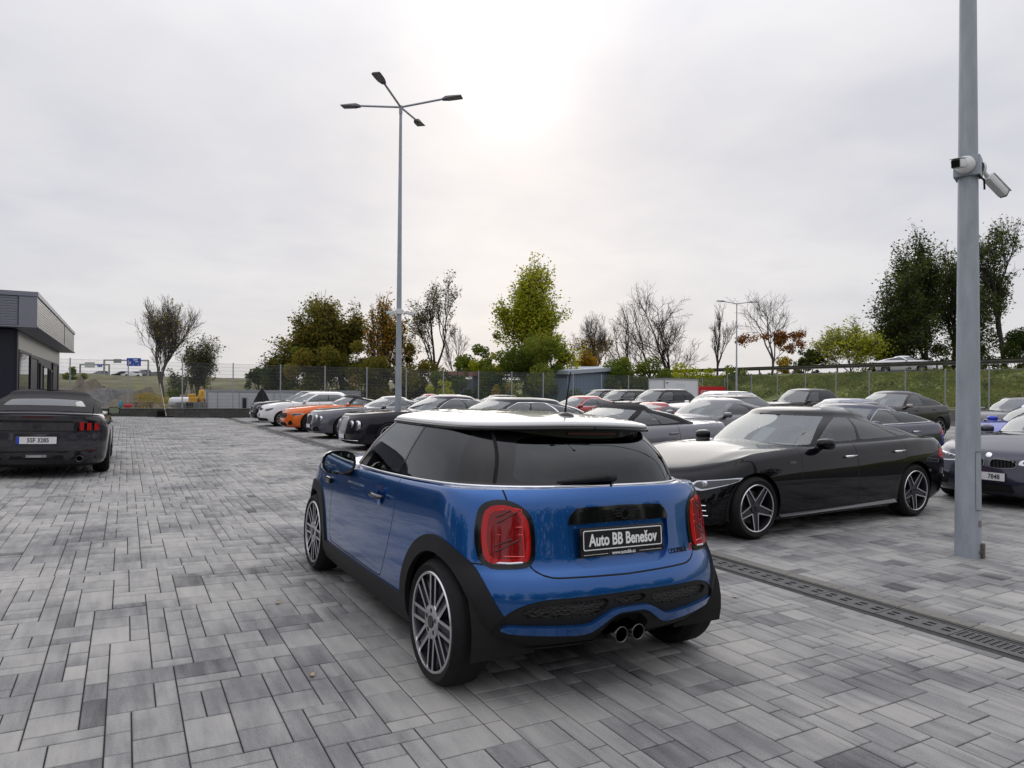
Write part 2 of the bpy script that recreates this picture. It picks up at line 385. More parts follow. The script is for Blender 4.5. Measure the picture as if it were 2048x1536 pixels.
MB().box(.2165, .224, -1.5, Y1P - .3, -.06, .002).box(.262, .268, -1.5, Y1P - .3, -.06, .000).obj('steel_edge', M('zinc_edge', (.2, .2, .2), .5, metal=.8), dr)
MB().box(.2245, .2615, -1.5, Y1P - .3, -.06, -.02).box(.2685, .2845, -1.5, Y1P - .3, -.06, -.008).obj('silt', moss, dr)
# ---------------- car bodies: lofted shells with regions cut out of them ----------------
class Shell:
    """half body (y>=0): keyed plan loops from the underside to the roof ridge, lofted, then cut into regions"""
    def __init__(s, keys, tiers, crease=(), NF=22, NS=60, NR=22):
        T = NF + NS + NR + 1
        tv = np.concatenate([np.linspace(0, 1, NF + 1)[:-1], np.linspace(1, 2, NS + 1)[:-1], np.linspace(2, 3, NR + 1)])
        loops = [s.loop(k, NF, NS, NR) for k in keys]; rows = []; sv = []
        K = len(loops)
        for k in range(K - 1):
            n = tiers[k][1]; p1, p2 = loops[k], loops[k + 1]
            p0 = 2 * p1 - p2 if (k == 0 or k in crease) else loops[k - 1]
            p3 = 2 * p2 - p1 if (k + 2 >= K or (k + 1) in crease) else loops[k + 2]
            d = [np.maximum(np.linalg.norm(b - a, axis=1), 1e-4)[:, None] ** .5 for a, b in ((p0, p1), (p1, p2), (p2, p3))]
            t0 = 0 * d[0]; t1 = d[0]; t2 = t1 + d[1]; t3 = t2 + d[2]
            for j in range(n):
                t = t1 + (t2 - t1) * (j / n)
                a1 = (t1 - t) / (t1 - t0) * p0 + (t - t0) / (t1 - t0) * p1; a2 = (t2 - t) / (t2 - t1) * p1 + (t - t1) / (t2 - t1) * p2; a3 = (t3 - t) / (t3 - t2) * p2 + (t - t2) / (t3 - t2) * p3
                b1 = (t2 - t) / (t2 - t0) * a1 + (t - t0) / (t2 - t0) * a2; b2 = (t3 - t) / (t3 - t1) * a2 + (t - t1) / (t3 - t1) * a3
                rows.append((t2 - t) / (t2 - t1) * b1 + (t - t1) / (t2 - t1) * b2); sv.append(k + j / n)
        rows.append(loops[-1]); sv.append(K - 1)
        P = np.array(rows); P[:, 0, 1] = 0; P[:, -1, 1] = 0; sv = np.array(sv); Rn = len(sv)
        # smooth normals from the grid (mirrored over y=0)
        L_ = P[:, 1:2] * [1, -1, 1]; R_ = P[:, -2:-1] * [1, -1, 1]; E = np.concatenate([L_, P, R_], 1)
        du = E[:, 2:] - E[:, :-2]; dv = np.empty_like(P); dv[1:-1] = P[2:] - P[:-2]; dv[0] = P[1] - P[0]; dv[-1] = P[-1] - P[-2]
        Nn = np.cross(dv, du); ln = np.linalg.norm(Nn, axis=2, keepdims=True); Nn = Nn / np.maximum(ln, 1e-9)
        Nn[0] = (0, 0, -1); Nn[-1] = np.where(ln[-1] < 1e-7, (0, 0, 1), Nn[-1]); Nn[-1, :, 1] = 0
        Nn[:, 0, 1] = 0; Nn[:, -1, 1] = 0
        s.A = np.concatenate([P, Nn, np.broadcast_to(tv[None, :, None], (Rn, T, 1)), np.broadcast_to(sv[:, None, None], (Rn, T, 1))], 2).reshape(-1, 8)
        s.F = []; s.tag = []
        tn = []
        for k in range(K - 1): tn += [tiers[k][0]] * tiers[k][1]
        for r in range(Rn - 1):
            for c in range(T - 1):
                s.F.append((r * T + c, (r + 1) * T + c, (r + 1) * T + c + 1, r * T + c + 1)); s.tag.append(tn[r])
    @staticmethod
    def loop(k, NF, NS, NR):
        xf, xr, w, lf, lr = k['xf'], k['xr'], k['w'], k.get('lf', .6), k.get('lr', .45); nf, nr = k.get('nf', 2.4), k.get('nr', 2.6)
        L = xr - xf; lf = min(lf, L * .49); lr = min(lr, L * .49)
        ph = np.linspace(0, math.pi / 2, NF + 1); r = (np.abs(np.cos(ph)) ** nf + np.abs(np.sin(ph)) ** nf) ** (-1 / nf)
        fx = xf + lf - lf * r * np.cos(ph); fy = r * np.sin(ph)
        ph = np.linspace(math.pi / 2, 0, NR + 1); r = (np.abs(np.cos(ph)) ** nr + np.abs(np.sin(ph)) ** nr) ** (-1 / nr)
        rx = xr - lr + lr * r * np.cos(ph); ry = r * np.sin(ph)
        sx = np.linspace(xf + lf, xr - lr, NS + 1)[1:-1]
        x = np.concatenate([fx, sx, rx]); y = np.concatenate([fy, np.ones(NS - 1), ry])
        xm = k.get('xm', (xf + xr) / 2)
        q = np.where(x < xm, k.get('tf', .03) * ((xm - x) / max(xm - xf, .1)) ** 2, k.get('tr', .03) * ((x - xm) / max(xr - xm, .1)) ** 2)
        y = y * w * (1 - q)
        if 'hip' in k:
            for (hx, hw, ha) in k['hip']: y = y + ha * np.exp(-((x - hx) / hw) ** 2) * (y / max(w, 1e-6)) ** 6
        z = k['z'](x, y) if callable(k['z']) else np.full(len(x), float(k['z']))
        return np.stack([x, y, z], 1)
    def coords(s, sp):
        ax = {'x': 0, 'y': 1, 'z': 2, 't': 6, 's': 7}; return s.A[:, [ax[sp[0]], ax[sp[1]]]]
    def cut(s, sp, g, new, old, cond=None, level=0.0):
        """split faces of the tags in old along g=level in the plane sp; inside faces take tag new"""
        old = {old} if isinstance(old, str) else set(old); G = g(s.coords(sp)) - level; G[np.abs(G) < 2e-4] = 0
        if cond is not None: C = cond(s.A)
        nF, nT = [], []; cache = {}; extra = []; nv = len(s.A)
        for f, t in zip(s.F, s.tag):
            if t not in old: nF.append(f); nT.append(t); continue
            if cond is not None and not all(C[i] if i < len(C) else True for i in f): nF.append(f); nT.append(t); continue
            gv = [G[i] for i in f]; lo, hi = min(gv), max(gv)
            if lo >= 0: nF.append(f); nT.append(t); continue
            if hi <= 0: nF.append(f); nT.append(new); continue
            ins, out = [], []
            for k in range(len(f)):
                i, j = f[k], f[(k + 1) % len(f)]; a, b = gv[k], gv[(k + 1) % len(f)]
                if a <= 0: ins.append(i)
                if a >= 0: out.append(i)
                if a * b < 0:
                    key = (i, j) if i < j else (j, i)
                    if key not in cache:
                        q = a / (a - b); cache[key] = nv + len(extra); extra.append(s.A[i] * (1 - q) + s.A[j] * q)
                    ins.append(cache[key]); out.append(cache[key])
            if len(ins) > 2: nF.append(tuple(ins)); nT.append(new)
            if len(out) > 2: nF.append(tuple(out)); nT.append(t)
        s.F, s.tag = nF, nT
        if extra: s.A = np.concatenate([s.A, np.array(extra)])
        return s
    def gap(s, sp, g, inside, old, w=.007, gname='gap', cond=None):
        """a shut line round a region: gap strip, then the region itself"""
        olds = [old] if isinstance(old, str) else list(old)
        s.cut(sp, g, '_g', olds, cond, level=w / 2)
        s.cut(sp, g, inside if inside else olds[0], '_g', None, level=-w / 2)
        s.tag = [gname if t == '_g' else t for t in s.tag]
    def at(s, y, z, rear=True):
        m = (s.A[:, 6] > 2.0) if rear else (s.A[:, 6] < 1.0); m &= s.A[:, 7] > 2; B = s.A[m]; d = (B[:, 1] - abs(y)) ** 2 + (B[:, 2] - z) ** 2; i = np.argsort(d)[:3]; w = 1 / (d[i] + 1e-6); return float((B[i, 0] * w).sum() / w.sum())
    def side_at(s, x, z):
        B = s.A[(s.A[:, 1] > .3) & (s.A[:, 7] > 2)]; d = (B[:, 0] - x) ** 2 + (B[:, 2] - z) ** 2; i = np.argsort(d)[:3]; w = 1 / (d[i] + 1e-6); return float((B[i, 1] * w).sum() / w.sum())
    def emit(s, name, tags, mats, parent, off=0.0, skirt=0.0, side=0, matmap=None, flat=False):
        """make an object from the faces of some tags; side 0 both halves, +1 / -1 one half; skirt closes the edge inwards"""
        tags = {tags} if isinstance(tags, str) else set(tags); fi = [i for i, t in enumerate(s.tag) if t in tags]
        if not fi: return None
        used = {}; order = []
        for i in fi:
            for v in s.F[i]:
                if v not in used: used[v] = len(order); order.append(v)
        A = s.A[order]; P = A[:, :3] + A[:, 3:6] * off; Nm = A[:, 3:6].copy(); Nm /= np.maximum(np.linalg.norm(Nm, axis=1, keepdims=True), 1e-9)
        faces = [tuple(used[v] for v in s.F[i]) for i in fi]; mi = [(matmap or {}).get(s.tag[i], 0) for i in fi]
        if skirt:
            cnt = {}
            for f in faces:
                for k in range(len(f)):
                    a, b = f[k], f[(k + 1) % len(f)]; cnt[(a, b)] = cnt.get((a, b), 0) + 1
            be = [(a, b) for (a, b) in cnt if (b, a) not in cnt and not (abs(P[a, 1]) < 1e-6 and abs(P[b, 1]) < 1e-6)]
            dup = {}; eP = []; eN = []; base = len(P)
            for a, b in be:
                for v in (a, b):
                    if v not in dup: dup[v] = base + len(eP); eP.append(P[v] - Nm[v] * skirt); eN.append(Nm[v])
                faces.append((b, a, dup[a], dup[b])); mi.append(0)
            if eP: P = np.concatenate([P, eP]); Nm = np.concatenate([Nm, eN])
        VV, NN, FF, MI = [], [], [], []
        for sg in ((1, -1) if side == 0 else (side,)):
            n0 = sum(len(v) for v in VV); VV.append(P * [1, sg, 1]); NN.append(Nm * [1, sg, 1])
            FF += [tuple(n0 + i for i in (f if sg > 0 else f[::-1])) for f in faces]; MI += mi
        VV = np.concatenate(VV); NN = np.concatenate(NN)
        me = bpy.data.meshes.new(name); me.from_pydata([tuple(v) for v in VV], [], FF)
        for m in (mats if isinstance(mats, (list, tuple)) else [mats]): me.materials.append(m)
        me.polygons.foreach_set('material_index', MI); me.polygons.foreach_set('use_smooth', [True] * len(FF)); me.update()
        if not flat and not skirt: me.normals_split_custom_set_from_vertices([tuple(v) for v in NN])
        elif skirt: me.set_sharp_from_angle(angle=R(38))
        return link(name, me, parent)
# paints and trims
def paint(name, col, metal=.55, rough=.32, coat=1.0): 
    m = M('paint_' + name, col, rough, metal, coat, .02, spec=.0 if max(col) < .06 else .15); b = m.node_tree.nodes['Principled BSDF']; b.inputs['Coat IOR'].default_value = 1.38 if max(col) < .04 else 1.55; return m
RUB = M('tyre_rubber', (.009, .009, .0095), .75, noisy=.3, nscale=40, spec=.25)
PLA = M('black_plastic', (.010, .010, .011), .6, bump=.15, bscale=400, spec=.3)
GLB = M('gloss_black', (.005, .005, .006), .07)
CHR = M('chrome', (.78, .78, .80), .12, metal=1)
GAPM = M('shut_line', (.003, .003, .004), .9)
ALU = M('machined_alloy', (.62, .62, .64), .26, metal=1)
ALD = M('dark_alloy', (.075, .073, .09), .35, metal=.85)
ALS = M('silver_alloy', (.40, .40, .42), .3, metal=.9)
DISC = M('brake_disc', (.22, .21, .21), .45, metal=.9)
LIN = M('wheel_well', (.006, .006, .006), .95)
TRIM = M('cabin_trim', (.035, .036, .038), .8)
SEAT = M('seat_leather', (.05, .048, .05), .55)
SOFT = M('soft_top_fabric', (.018, .0165, .019), .88, bump=.4, bscale=500)
REDL = M('red_lamp', (.42, .004, .006), .06, spec=.5)
REDM = M('lamp_core_red', (.20, .003, .005), .05, spec=.5)
REDD = M('dark_red_lamp', (.06, .0015, .002), .35)
REDG = M('lit_red_lamp', (.8, .02, .015), .1, coat=1, emit=((1, .03, .02), .06))
CLR = M('lamp_glass', (.62, .64, .68), .08, metal=.7, coat=1)
LMPD = M('lamp_inner', (.045, .045, .05), .12, metal=.5, coat=1)
WHT = M('white_plate', (.75, .75, .76), .4)
BLKP = M('plate_print', (.01, .01, .012), .5)
BLUP = M('plate_blue', (.01, .05, .45), .4)
PAPER = M('paper_sheet', (.75, .78, .80), .7)
MIRG = M('mirror_glass', (.55, .6, .62), .02, metal=1)
G_CLR = glass('clear_glass', (.70, .84, .84), f0=2.0)
G_WS = glass('windscreen_glass', (.62, .72, .70), f0=2.3)
G_TNT = glass('tinted_glass', (.30, .36, .38), f0=2.0)
G_PRV = glass('privacy_glass', (.05, .05, .06), f0=1.6)
WCACHE = {}
def wheel_meshes(key, R_, w, rr, style, n=40, face=ALU, inner=ALD):
    """axis along +y = outer face. returns meshes (hub, tyre, rim)"""
    if key in WCACHE: return WCACHE[key]
    h = w / 2
    ty = MB().lathe([(rr - .012, -h + .02), (rr + .004, -h + .004), (rr + (R_ - rr) * .55, -h - .006), (R_ - .018, -h + .012), (R_ - .003, -h + .035), (R_, -h * .3), (R_, h * .3), (R_ - .003, h - .035), (R_ - .018, h - .012), (rr + (R_ - rr) * .55, h + .006), (rr + .004, h - .004), (rr - .012, h - .02)], n, 'y')
    if n >= 40:   # tread grooves
        for yy in (-.05, -.018, .018, .05):
            ty.lathe([(R_ + .0006, yy - .004), (R_ + .0006, yy + .004)], n, 'y', mi=1)
    tyre = ty.mesh('tyre', [RUB, GAPM], 50)
    hb = MB().lathe([(rr * .93, -h + .02), (rr * .93, -h + .04), (.05, -h + .05)], n, 'y', mi=1)
    hb.lathe([(rr * .70, h * .05), (rr * .70, h * .17), (.06, h * .17)], max(20, n // 2), 'y')
    a0 = .9; cal = []
    hub = hb.mesh('hub', [DISC, LIN], 40)
    rm = MB()
    rm.lathe([(rr * .94, -h + .02), (rr * .90, 0), (rr * .93, h * .55), (rr * .965, h - .012)], n, 'y', mi=1)
    rm.lathe([(rr * .955, h - .012), (rr * .96, h - .002), (rr * 1.0, h + .002), (rr + .006, h - .004)], n, 'y', mi=0)
    ro, yo, yi = rr * .965, h - .008, h - .03
    def spoke(a, w0, w1, r0, r1, y0, y1, mi=0, depth=.03, lip=True):
        ca, sa = math.cos(a), math.sin(a)
        def pt(r, t, y): return (r * ca - t * sa, y, -(r * sa + t * ca))
        o = [pt(r0, -w0, y0), pt(r0, w0, y0), pt(r1, w1, y1), pt(r1, -w1, y1)]
        b = [pt(r0, -w0 * 1.25, y0 - depth), pt(r0, w0 * 1.25, y0 - depth), pt(r1, w1 * 1.25, y1 - depth), pt(r1, -w1 * 1.25, y1 - depth)]
        rm.add(o + b, [(3, 2, 1, 0)], mi); rm.add(o + b, [(0, 1, 5, 4), (1, 2, 6, 5), (2, 3, 7, 6), (3, 0, 4, 7)], 1)
    if style == 'pedal':         # eight paired spokes
        for k in range(8):
            a = math.pi / 8 * 0 + k * math.pi / 4 + math.pi / 2
            spoke(a, .034, .036, rr * .30, ro * .985, h - .020, h - .019, 1, .02)
            for sgn in (-1, 1):
                ca, sa = math.cos(a), math.sin(a); t = sgn * .0275; ww = .0085
                def pt(r, tt, y): return (r * ca - tt * sa, y, -(r * sa + tt * ca))
                o = [pt(rr * .28, t - ww, h - .010), pt(rr * .28, t + ww, h - .010), pt(ro, t * 1.12 + ww, h - .006), pt(ro, t * 1.12 - ww, h - .006)]
                b = [(p[0], p[1] - .018, p[2]) for p in o]
                rm.add(o + b, [(3, 2, 1, 0)], 0); rm.add(o + b, [(0, 1, 5, 4), (1, 2, 6, 5), (2, 3, 7, 6), (3, 0, 4, 7)], 1)
        rm.lathe([(rr * .345, h - .03), (rr * .345, h - .006), (rr * .31, h - .003), (rr * .13, h - .003)], n, 'y', mi=0)
        for k in range(5):
            a = k * 2 * math.pi / 5 + .3; c = (.056 * math.cos(a), h - .0022, .056 * math.sin(a))
            rm.lathe([(.012, 0), (.0005, .0004)], 10, 'y', c, mi=2)
        rm.lathe([(rr * .13, h - .003), (rr * .125, h + .002), (.001, h + .003)], 16, 'y', mi=2)
    elif style == 'star5':       # five double spokes that split towards the rim
        for k in range(5):
            a = k * 2 * math.pi / 5 + math.pi / 2
            spoke(a, .040, .030, rr * .16, ro * .98, h - .038, h - .024, 1, .03)
            for sgn in (-1, 1):
                ca, sa = math.cos(a), math.sin(a)
                def pt(r, tt, y): return (r * ca - tt * sa, y, -(r * sa + tt * ca))
                o = [pt(rr * .20, sgn * .052, h - .03), pt(rr * .24, sgn * .036, h - .03), pt(ro, sgn * .020, h - .012), pt(ro, sgn * .033, h - .012)]
                if sgn < 0: o = o[::-1]
                b = [(p[0], p[1] - .03, p[2]) for p in o]
                rm.add(o + b, [(0, 1, 2, 3)], 0); rm.add(o + b, [(4, 5, 1, 0), (5, 6, 2, 1), (6, 7, 3, 2), (7, 4, 0, 3)], 1)
        rm.lathe([(rr * .27, h - .05), (rr * .24, h - .026), (rr * .12, h - .022), (.001, h - .02)], n, 'y', mi=1)
        rm.lathe([(rr * .125, h - .0215), (rr * .11, h - .0195), (.001, h - .019)], 16, 'y', mi=2)
    else:                        # plain multi-spoke
        ns = {'ten': 10, 'seven': 7, 'five': 5}[style]
        for k in range(ns):
            a = k * 2 * math.pi / ns + math.pi / 2
            spoke(a, .026 * 10 / ns ** 1.0 * .9, .018 * 10 / ns, rr * .18, ro, h - .03, h - .012, 0, .03)
        rm.lathe([(rr * .25, h - .05), (rr * .23, h - .026), (.001, h - .02)], max(16, n // 2), 'y', mi=0)
    rim = rm.mesh('rim', [face, inner, GLB], 35)
    WCACHE[key] = (hub, tyre, rim); return WCACHE[key]
def put_wheels(car, xs, ytrack, R_, meshes, steer=0):
    for x in xs:
        for sg in (-1, 1):
            h = link('wheel', meshes[0], car, (x, sg * ytrack, R_), (0, 0, 0 if sg > 0 else math.pi))
            link('tyre', meshes[1], h); link('rim', meshes[2], h)
def liners(car, xs, r, y0, y1):
    for x in xs:
        for sg in (-1, 1):
            mb = MB(); n = 20; z = r - .02
            p = [(x + r * math.cos(a), r * math.sin(a) + .31) for a in np.linspace(-.25, math.pi + .25, n)]
            vs = [(a, sg * y0, b) for a, b in p] + [(a, sg * y1, b) for a, b in p]
            mb.add(vs, [(i, i + 1, i + 1 + n, i + n) for i in range(n - 1)]); mb.add([(a, sg * y0, b) for a, b in p], [tuple(range(n))])
            mb.obj('wheel_well', LIN, car)
def rounded_slab(mb, c, size, tilt=0.0, b=.05, mi=0):
    Mx = Matrix.Translation(c) @ Matrix.Rotation(tilt, 4, 'Y'); hx, hy, hz = (v / 2 for v in size); mb.bbox(-hx, hx, -hy, hy, -hz, hz, b, mi, Mx)
CABIN = {}
def cabin(car, key, x0, x1, w, zfloor, zbelt, seats, zroof, driver=-1):
    """dark tub, dash, seats and steering wheel seen through the glass; x0 dash, x1 tail"""
    if key not in CABIN:
        mb = MB(); t = .03
        xs = [x0, x0, x1, x1]
        mb.add([(x0, -w, zfloor), (x1, -w, zfloor), (x1, w, zfloor), (x0, w, zfloor)], [(0, 1, 2, 3)])
        for sg in (-1, 1): mb.add([(x0, sg * w, zfloor), (x1, sg * w, zfloor), (x1, sg * w * .97, zbelt), (x0, sg * w * .97, zbelt)], [(0, 1, 2, 3)])
        mb.add([(x0, -w, zfloor), (x0, w, zfloor), (x0, w, zbelt - .05), (x0, -w, zbelt - .05)], [(0, 1, 2, 3)]); mb.add([(x1, -w, zfloor), (x1, w, zfloor), (x1, w, zbelt), (x1, -w, zbelt)], [(3, 2, 1, 0)])
        mb.bbox(x0, x0 + .55, -w * .96, w * .96, zbelt - .3, zbelt - .035, .08)
        for qi, sx in enumerate(seats):
            zroof -= .10 * qi
            for sy in (-.36, .36):
                rounded_slab(mb, (sx - .18, sy, zfloor + .28), (.5, .48, .16), -.1, .05, 1); rounded_slab(mb, (sx + .16, sy, zfloor + .54), (.14, .46, .56), .2, .05, 1); rounded_slab(mb, (sx + .24, sy, min(zfloor + .95, zroof - .22)), (.09, .26, .16), .15, .03, 1)
        n = 20; cx, cy, cz = x0 + .62, driver * .36, zbelt - .03
        ring = [(cx + .19 * math.cos(a) * .35, cy + .19 * math.sin(a), cz + .19 * math.cos(a) * .93) for a in np.linspace(0, 2 * math.pi, n + 1)]
        mb.tube(ring, .016, 6, 0, False); mb.tube([(cx - .12, cy, cz - .02), (cx, cy, cz)], .05, 8); mb.tube([(cx, cy - .18, cz), (cx, cy + .18, cz)], .018, 6); mb.tube([(cx, cy, cz), (cx - .06, cy, cz - .17)], .02, 6)
        CABIN[key] = mb.mesh('interior', [TRIM, SEAT], 40)
    return link('interior', CABIN[key], car)
def mirror(car, sg, x, y, z, mat, size=(.15, .22, .15), rnd=1.0, arm=None):
    """door mirror: shell, glass and arm"""
    n, m = 16, 8; mb = MB(); sx, sy, sz = (v / 2 for v in size); vs = []; fs = []
    for i in range(m + 1):
        u = i / m; xx = -sx * 1.5 * (1 - u) ** .9 * 1.0 + 0; rad = (1 - (1 - u) ** 2.4) ** (1 / 2.4)
        for k in range(n):
            a = 2 * math.pi * k / n; c_, s_ = math.cos(a), math.sin(a); e = 2 / (2 + rnd)
            vs.append((xx, sy * rad * np.sign(c_) * abs(c_) ** e, sz * rad * np.sign(s_) * abs(s_) ** e))
    for i in range(m):
        for k in range(n): fs.append((i * n + k, i * n + (k + 1) % n, (i + 1) * n + (k + 1) % n, (i + 1) * n + k))
    h = link('mirror', MB().add(vs, fs).mesh('mirror', mat, True), car, (x, sg * y, z))
    fr = MB(); e = [v for v in vs[-n:]]
    inn = [(.012, v[1] * .86, v[2] * .82) for v in e]; out = [(.016, v[1] * 1.0, v[2] * 1.0) for v in e]
    fr.add(e + out + inn, [(k, (k + 1) % n, n + (k + 1) % n, n + k) for k in range(n)] + [(n + k, n + (k + 1) % n, 2 * n + (k + 1) % n, 2 * n + k) for k in range(n)])
    fr.obj('mirror_frame', GLB, h)
    MB().add([(.0115, v[1], v[2]) for v in inn], [tuple(range(n))]).obj('mirror_glass', MIRG, h)
    ax = arm or (.02, -.1, -.1)
    MB().tube([(-.05, -sg * sy * .35, -sz * .7), (ax[0] - .03, sg * ax[1], ax[2])], [.035, .03], 8).obj('mirror_arm', PLA, h)
    return h
def number_plate(car, x, z, nx, text, tilt=0.0, holder=True, bg=WHT, fg=BLKP, blue=True, y=0.0, tsize=.092, two=None):
    """plate facing along local x sign nx"""
    h = link('number_plate', MB().bbox(-.262, .262, -.062, .062, -.012, 0, .003).mesh('number_plate', PLA, 40), car)
    h.matrix_local = frame_matrix((0, nx, 0), (-math.sin(tilt) * nx * 1.0, 0, math.cos(tilt)), (x, y, z))
    MB().bbox(-.255, .255, -.052, .056, 0, .003, .001).obj('plate_face', bg, h)
    if blue: MB().box(-.254, -.214, -.051, .055, .003, .0036).obj('plate_band', BLUP, h)
    if text:
        link('plate_lettering', text_mesh(text, tsize, fg, bold=.002, sx=.82), h, (.02 if blue and len(text) > 5 else .12, .0, .0036))
    return h
# ---------------- the blue hatchback in front ----------------
def lerp(a, b, t): return a + (b - a) * t
def body_keys(sp):
    """expand a compact car description into loops. levels: (frac, xf, xr, w)"""
    shelf = lambda x: interp(sp['shelf'], x); zb = lambda x: interp(sp['bottom'], x); Wm = sp['W'] / 2
    crown = lambda x: interp(sp['crown'], x)
    keys = []; c = dict(lf=sp['lf'], lr=sp['lr'], nf=sp.get('nf', 2.4), nr=sp.get('nr', 2.6), tf=sp.get('tf', .03), tr=sp.get('tr', .03), xm=sp.get('xm', sp['L'] * .5))
    z0 = sp.get('under', .2)
    keys.append(dict(c, z=z0, xf=.35, xr=sp['L'] - .35, w=0.0)); keys.append(dict(c, z=z0 - .005, xf=.25, xr=sp['L'] - .25, w=Wm * .84))
    for fr, xf, xr, w in sp['levels']:
        hp = sp.get('hip', [])
        keys.append(dict(c, z=(lambda x, y, fr=fr: zb(x) + fr * (shelf(x) - zb(x))), xf=xf, xr=xr, w=Wm * w, hip=[(a, b, d * min(1, fr * 1.6)) for a, b, d in hp]))
    wl = keys[-1]['w']
    for q, (xf, xr, w) in enumerate(sp['shelves']):
        keys.append(dict(c, z=(lambda x, y, w=Wm: shelf(x) + crown(x) * (1 - np.minimum(1, np.abs(y) / w) ** 2.2)), xf=xf, xr=xr, w=Wm * w, lf=sp.get('lfh', sp['lf']), nf=sp.get('nfh', 2.6), hip=[]))
    for (z, xf, xr, w, lf, lr) in sp['gh']:
        keys.append(dict(c, z=z, xf=xf, xr=xr, w=w, lf=lf, lr=lr, nf=sp.get('nfg', 2.3), nr=sp.get('nrg', 2.6), tf=sp.get('tfg', .06), tr=sp.get('trg', .06), xm=(xf + xr) / 2))
    return keys
def make_mini():
    roofz = lambda z, cr: (lambda x, y: z + cr * (1 - np.minimum(1, np.abs(y) / .66) ** 2))
    sp = dict(L=3.8, W=1.727, lf=.72, lr=.46, nf=2.3, nr=2.7, tf=.05, tr=.045, xm=2.0, under=.19,
        shelf=[(0, .74), (.15, .80), (.5, .87), (1.0, .905), (1.5, .925), (2.2, .945), (2.8, .965), (3.3, .988), (3.65, 1.0), (3.8, 1.0)],
        bottom=[(0, .17), (.9, .185), (2.9, .20), (3.5, .245), (3.8, .26)], crown=[(0, .03), (.4, .07), (1.1, .06), (1.5, .0), (3.2, 0), (3.5, .012), (3.8, .012)],
        levels=[(.0, .08, 3.70, .945), (.10, .02, 3.775, .98), (.23, 0, 3.80, .994), (.36, 0, 3.795, 1.0), (.47, .02, 3.765, .999), (.52, .04, 3.742, .998), (.64, .06, 3.722, .992), (.82, .10, 3.70, .978), (.93, .12, 3.685, .962), (.985, .14, 3.668, .948)],
        shelves=[(.155, 3.655, .938), (.45, 3.645, .925), (.85, 3.63, .91), (1.20, 3.612, .896)],
        gh=[(lambda x, y: interp([(1, .99), (1.3, .985), (1.7, .95), (2.2, .957), (2.8, .977), (3.3, 1.0), (3.62, 1.015)], x), 1.26, 3.60, .772, .45, .58), (lambda x, y: 1.14 + .02 * (1 - np.minimum(1, np.abs(y) / .7) ** 2), 1.50, 3.53, .712, .42, .55),
            (roofz(1.283, .022), 1.78, 3.36, .645, .36, .52), (roofz(1.288, .022), 1.755, 3.445, .648, .36, .52), (roofz(1.296, .025), 1.755, 3.455, .648, .36, .52), (roofz(1.310, .028), 1.78, 3.442, .636, .36, .52),
            (roofz(1.351, .012), 1.98, 3.22, .50, .32, .42), (1.376, 2.2, 2.95, .27, .25, .3), (1.382, 2.35, 2.8, 0, .1, .1)], nrg=2.9, trg=.125)
    keys = body_keys(sp); nl = len(sp['levels']); k0 = 2 + nl
    tiers = [('under', 1), ('under', 2)] + [('low', 4), ('low', 4), ('low', 4), ('low', 4), ('low', 2), ('low', 4), ('low', 5), ('low', 4), ('low', 3), ('low', 2)] + [('shelf', 4), ('shelf', 4), ('shelf', 4)] + [('shelf', 3)] + [('gh', 8), ('gh', 8), ('eave', 1), ('roof', 2), ('roof', 3), ('roof', 8), ('roof', 5), ('roof', 2)]
    tiers = tiers[:len(keys) - 1]
    g0 = k0 + 4
    sh = Shell(keys, tiers, crease=(2, 3, k0, g0, g0 + 2, g0 + 3), NF=26, NS=84, NR=34)
    A = (.775, 3.27); RW = .312
    BLUE = paint('deep_blue_metallic', (.008, .088, .31), .70, .27); ROOF = paint('white_roof', (.56, .56, .56), 0, .3)
    side = lambda a: a[:, 6] < 2.75
    for x in A:
        f = (lambda a, x=x: (a[:, 1] > .5) & (np.abs(a[:, 0] - x) < .62))
        sh.cut('xz', sdf_circle((x, .315), .43), 'clad', 'low', f)
        sh.cut('xz', sdf_circle((x, .31), .352), 'void', ['clad', 'under', 'low'], f)
    # sill and lower corner cladding
    sill = smooth_poly([(.4, 0), (.4, .31), (1.2, .325), (2.9, .345), (3.5, .36), (3.60, .40), (3.66, .385), (3.66, 0)], .02)
    sh.cut('xz', sdf_poly(sill), 'clad', 'low', lambda a: (a[:, 1] > .45) & (a[:, 0] > .3))
    rear = lambda a: (a[:, 6] > 2.0) & (a[:, 0] > 3.3)
    # tail lamps
    tl = smooth_poly([(.505, .645), (.735, .635), (.748, .80), (.715, .945), (.60, .965), (.50, .90), (.488, .76)], [.06, .07, .12, .08, .08, .12, .1], 6)
    sh.cut('yz', sdf_poly(tl), 'lamp_trim', 'low', rear)
    sh.cut('yz', sdf_poly(tl), 'lamp', 'lamp_trim', None, level=-.024)
    sh.cut('yz', sdf_poly(tl), 'lamp_in', 'lamp', None, level=-.046)
    # tailgate
    gate = smooth_poly([(-.3, .585), (.44, .60), (.52, .635), (.545, .72), (.60, .90), (.612, 1.0), (.612, 1.2), (-.3, 1.2)], [0, .06, .04, .05, .05, .03, 0, 0], 5)
    sh.gap('yz', sdf_poly(gate), 'gate', 'low', .008, cond=rear)
    rec = smooth_poly([(-.4, .628), (.27, .634), (.318, .70), (.322, .86), (.28, .918), (-.4, .932)], [0, .07, .09, .08, .06, 0], 7)
    sh.cut('yz', sdf_poly(rec), 'recess', 'gate', rear)
    sh.cut('yz', sdf_poly([(-.4, .848), (.6, .838), (.6, 1.0), (-.4, 1.0)]), 'grip', 'recess', rear)
    # bumper: black insert, blue blade, grille pads
    ins = smooth_poly([(-.4, .515), (.50, .508), (.625, .47), (.70, .385), (.70, .10), (-.4, .10)], [0, .06, .08, .05, 0, 0], 6)
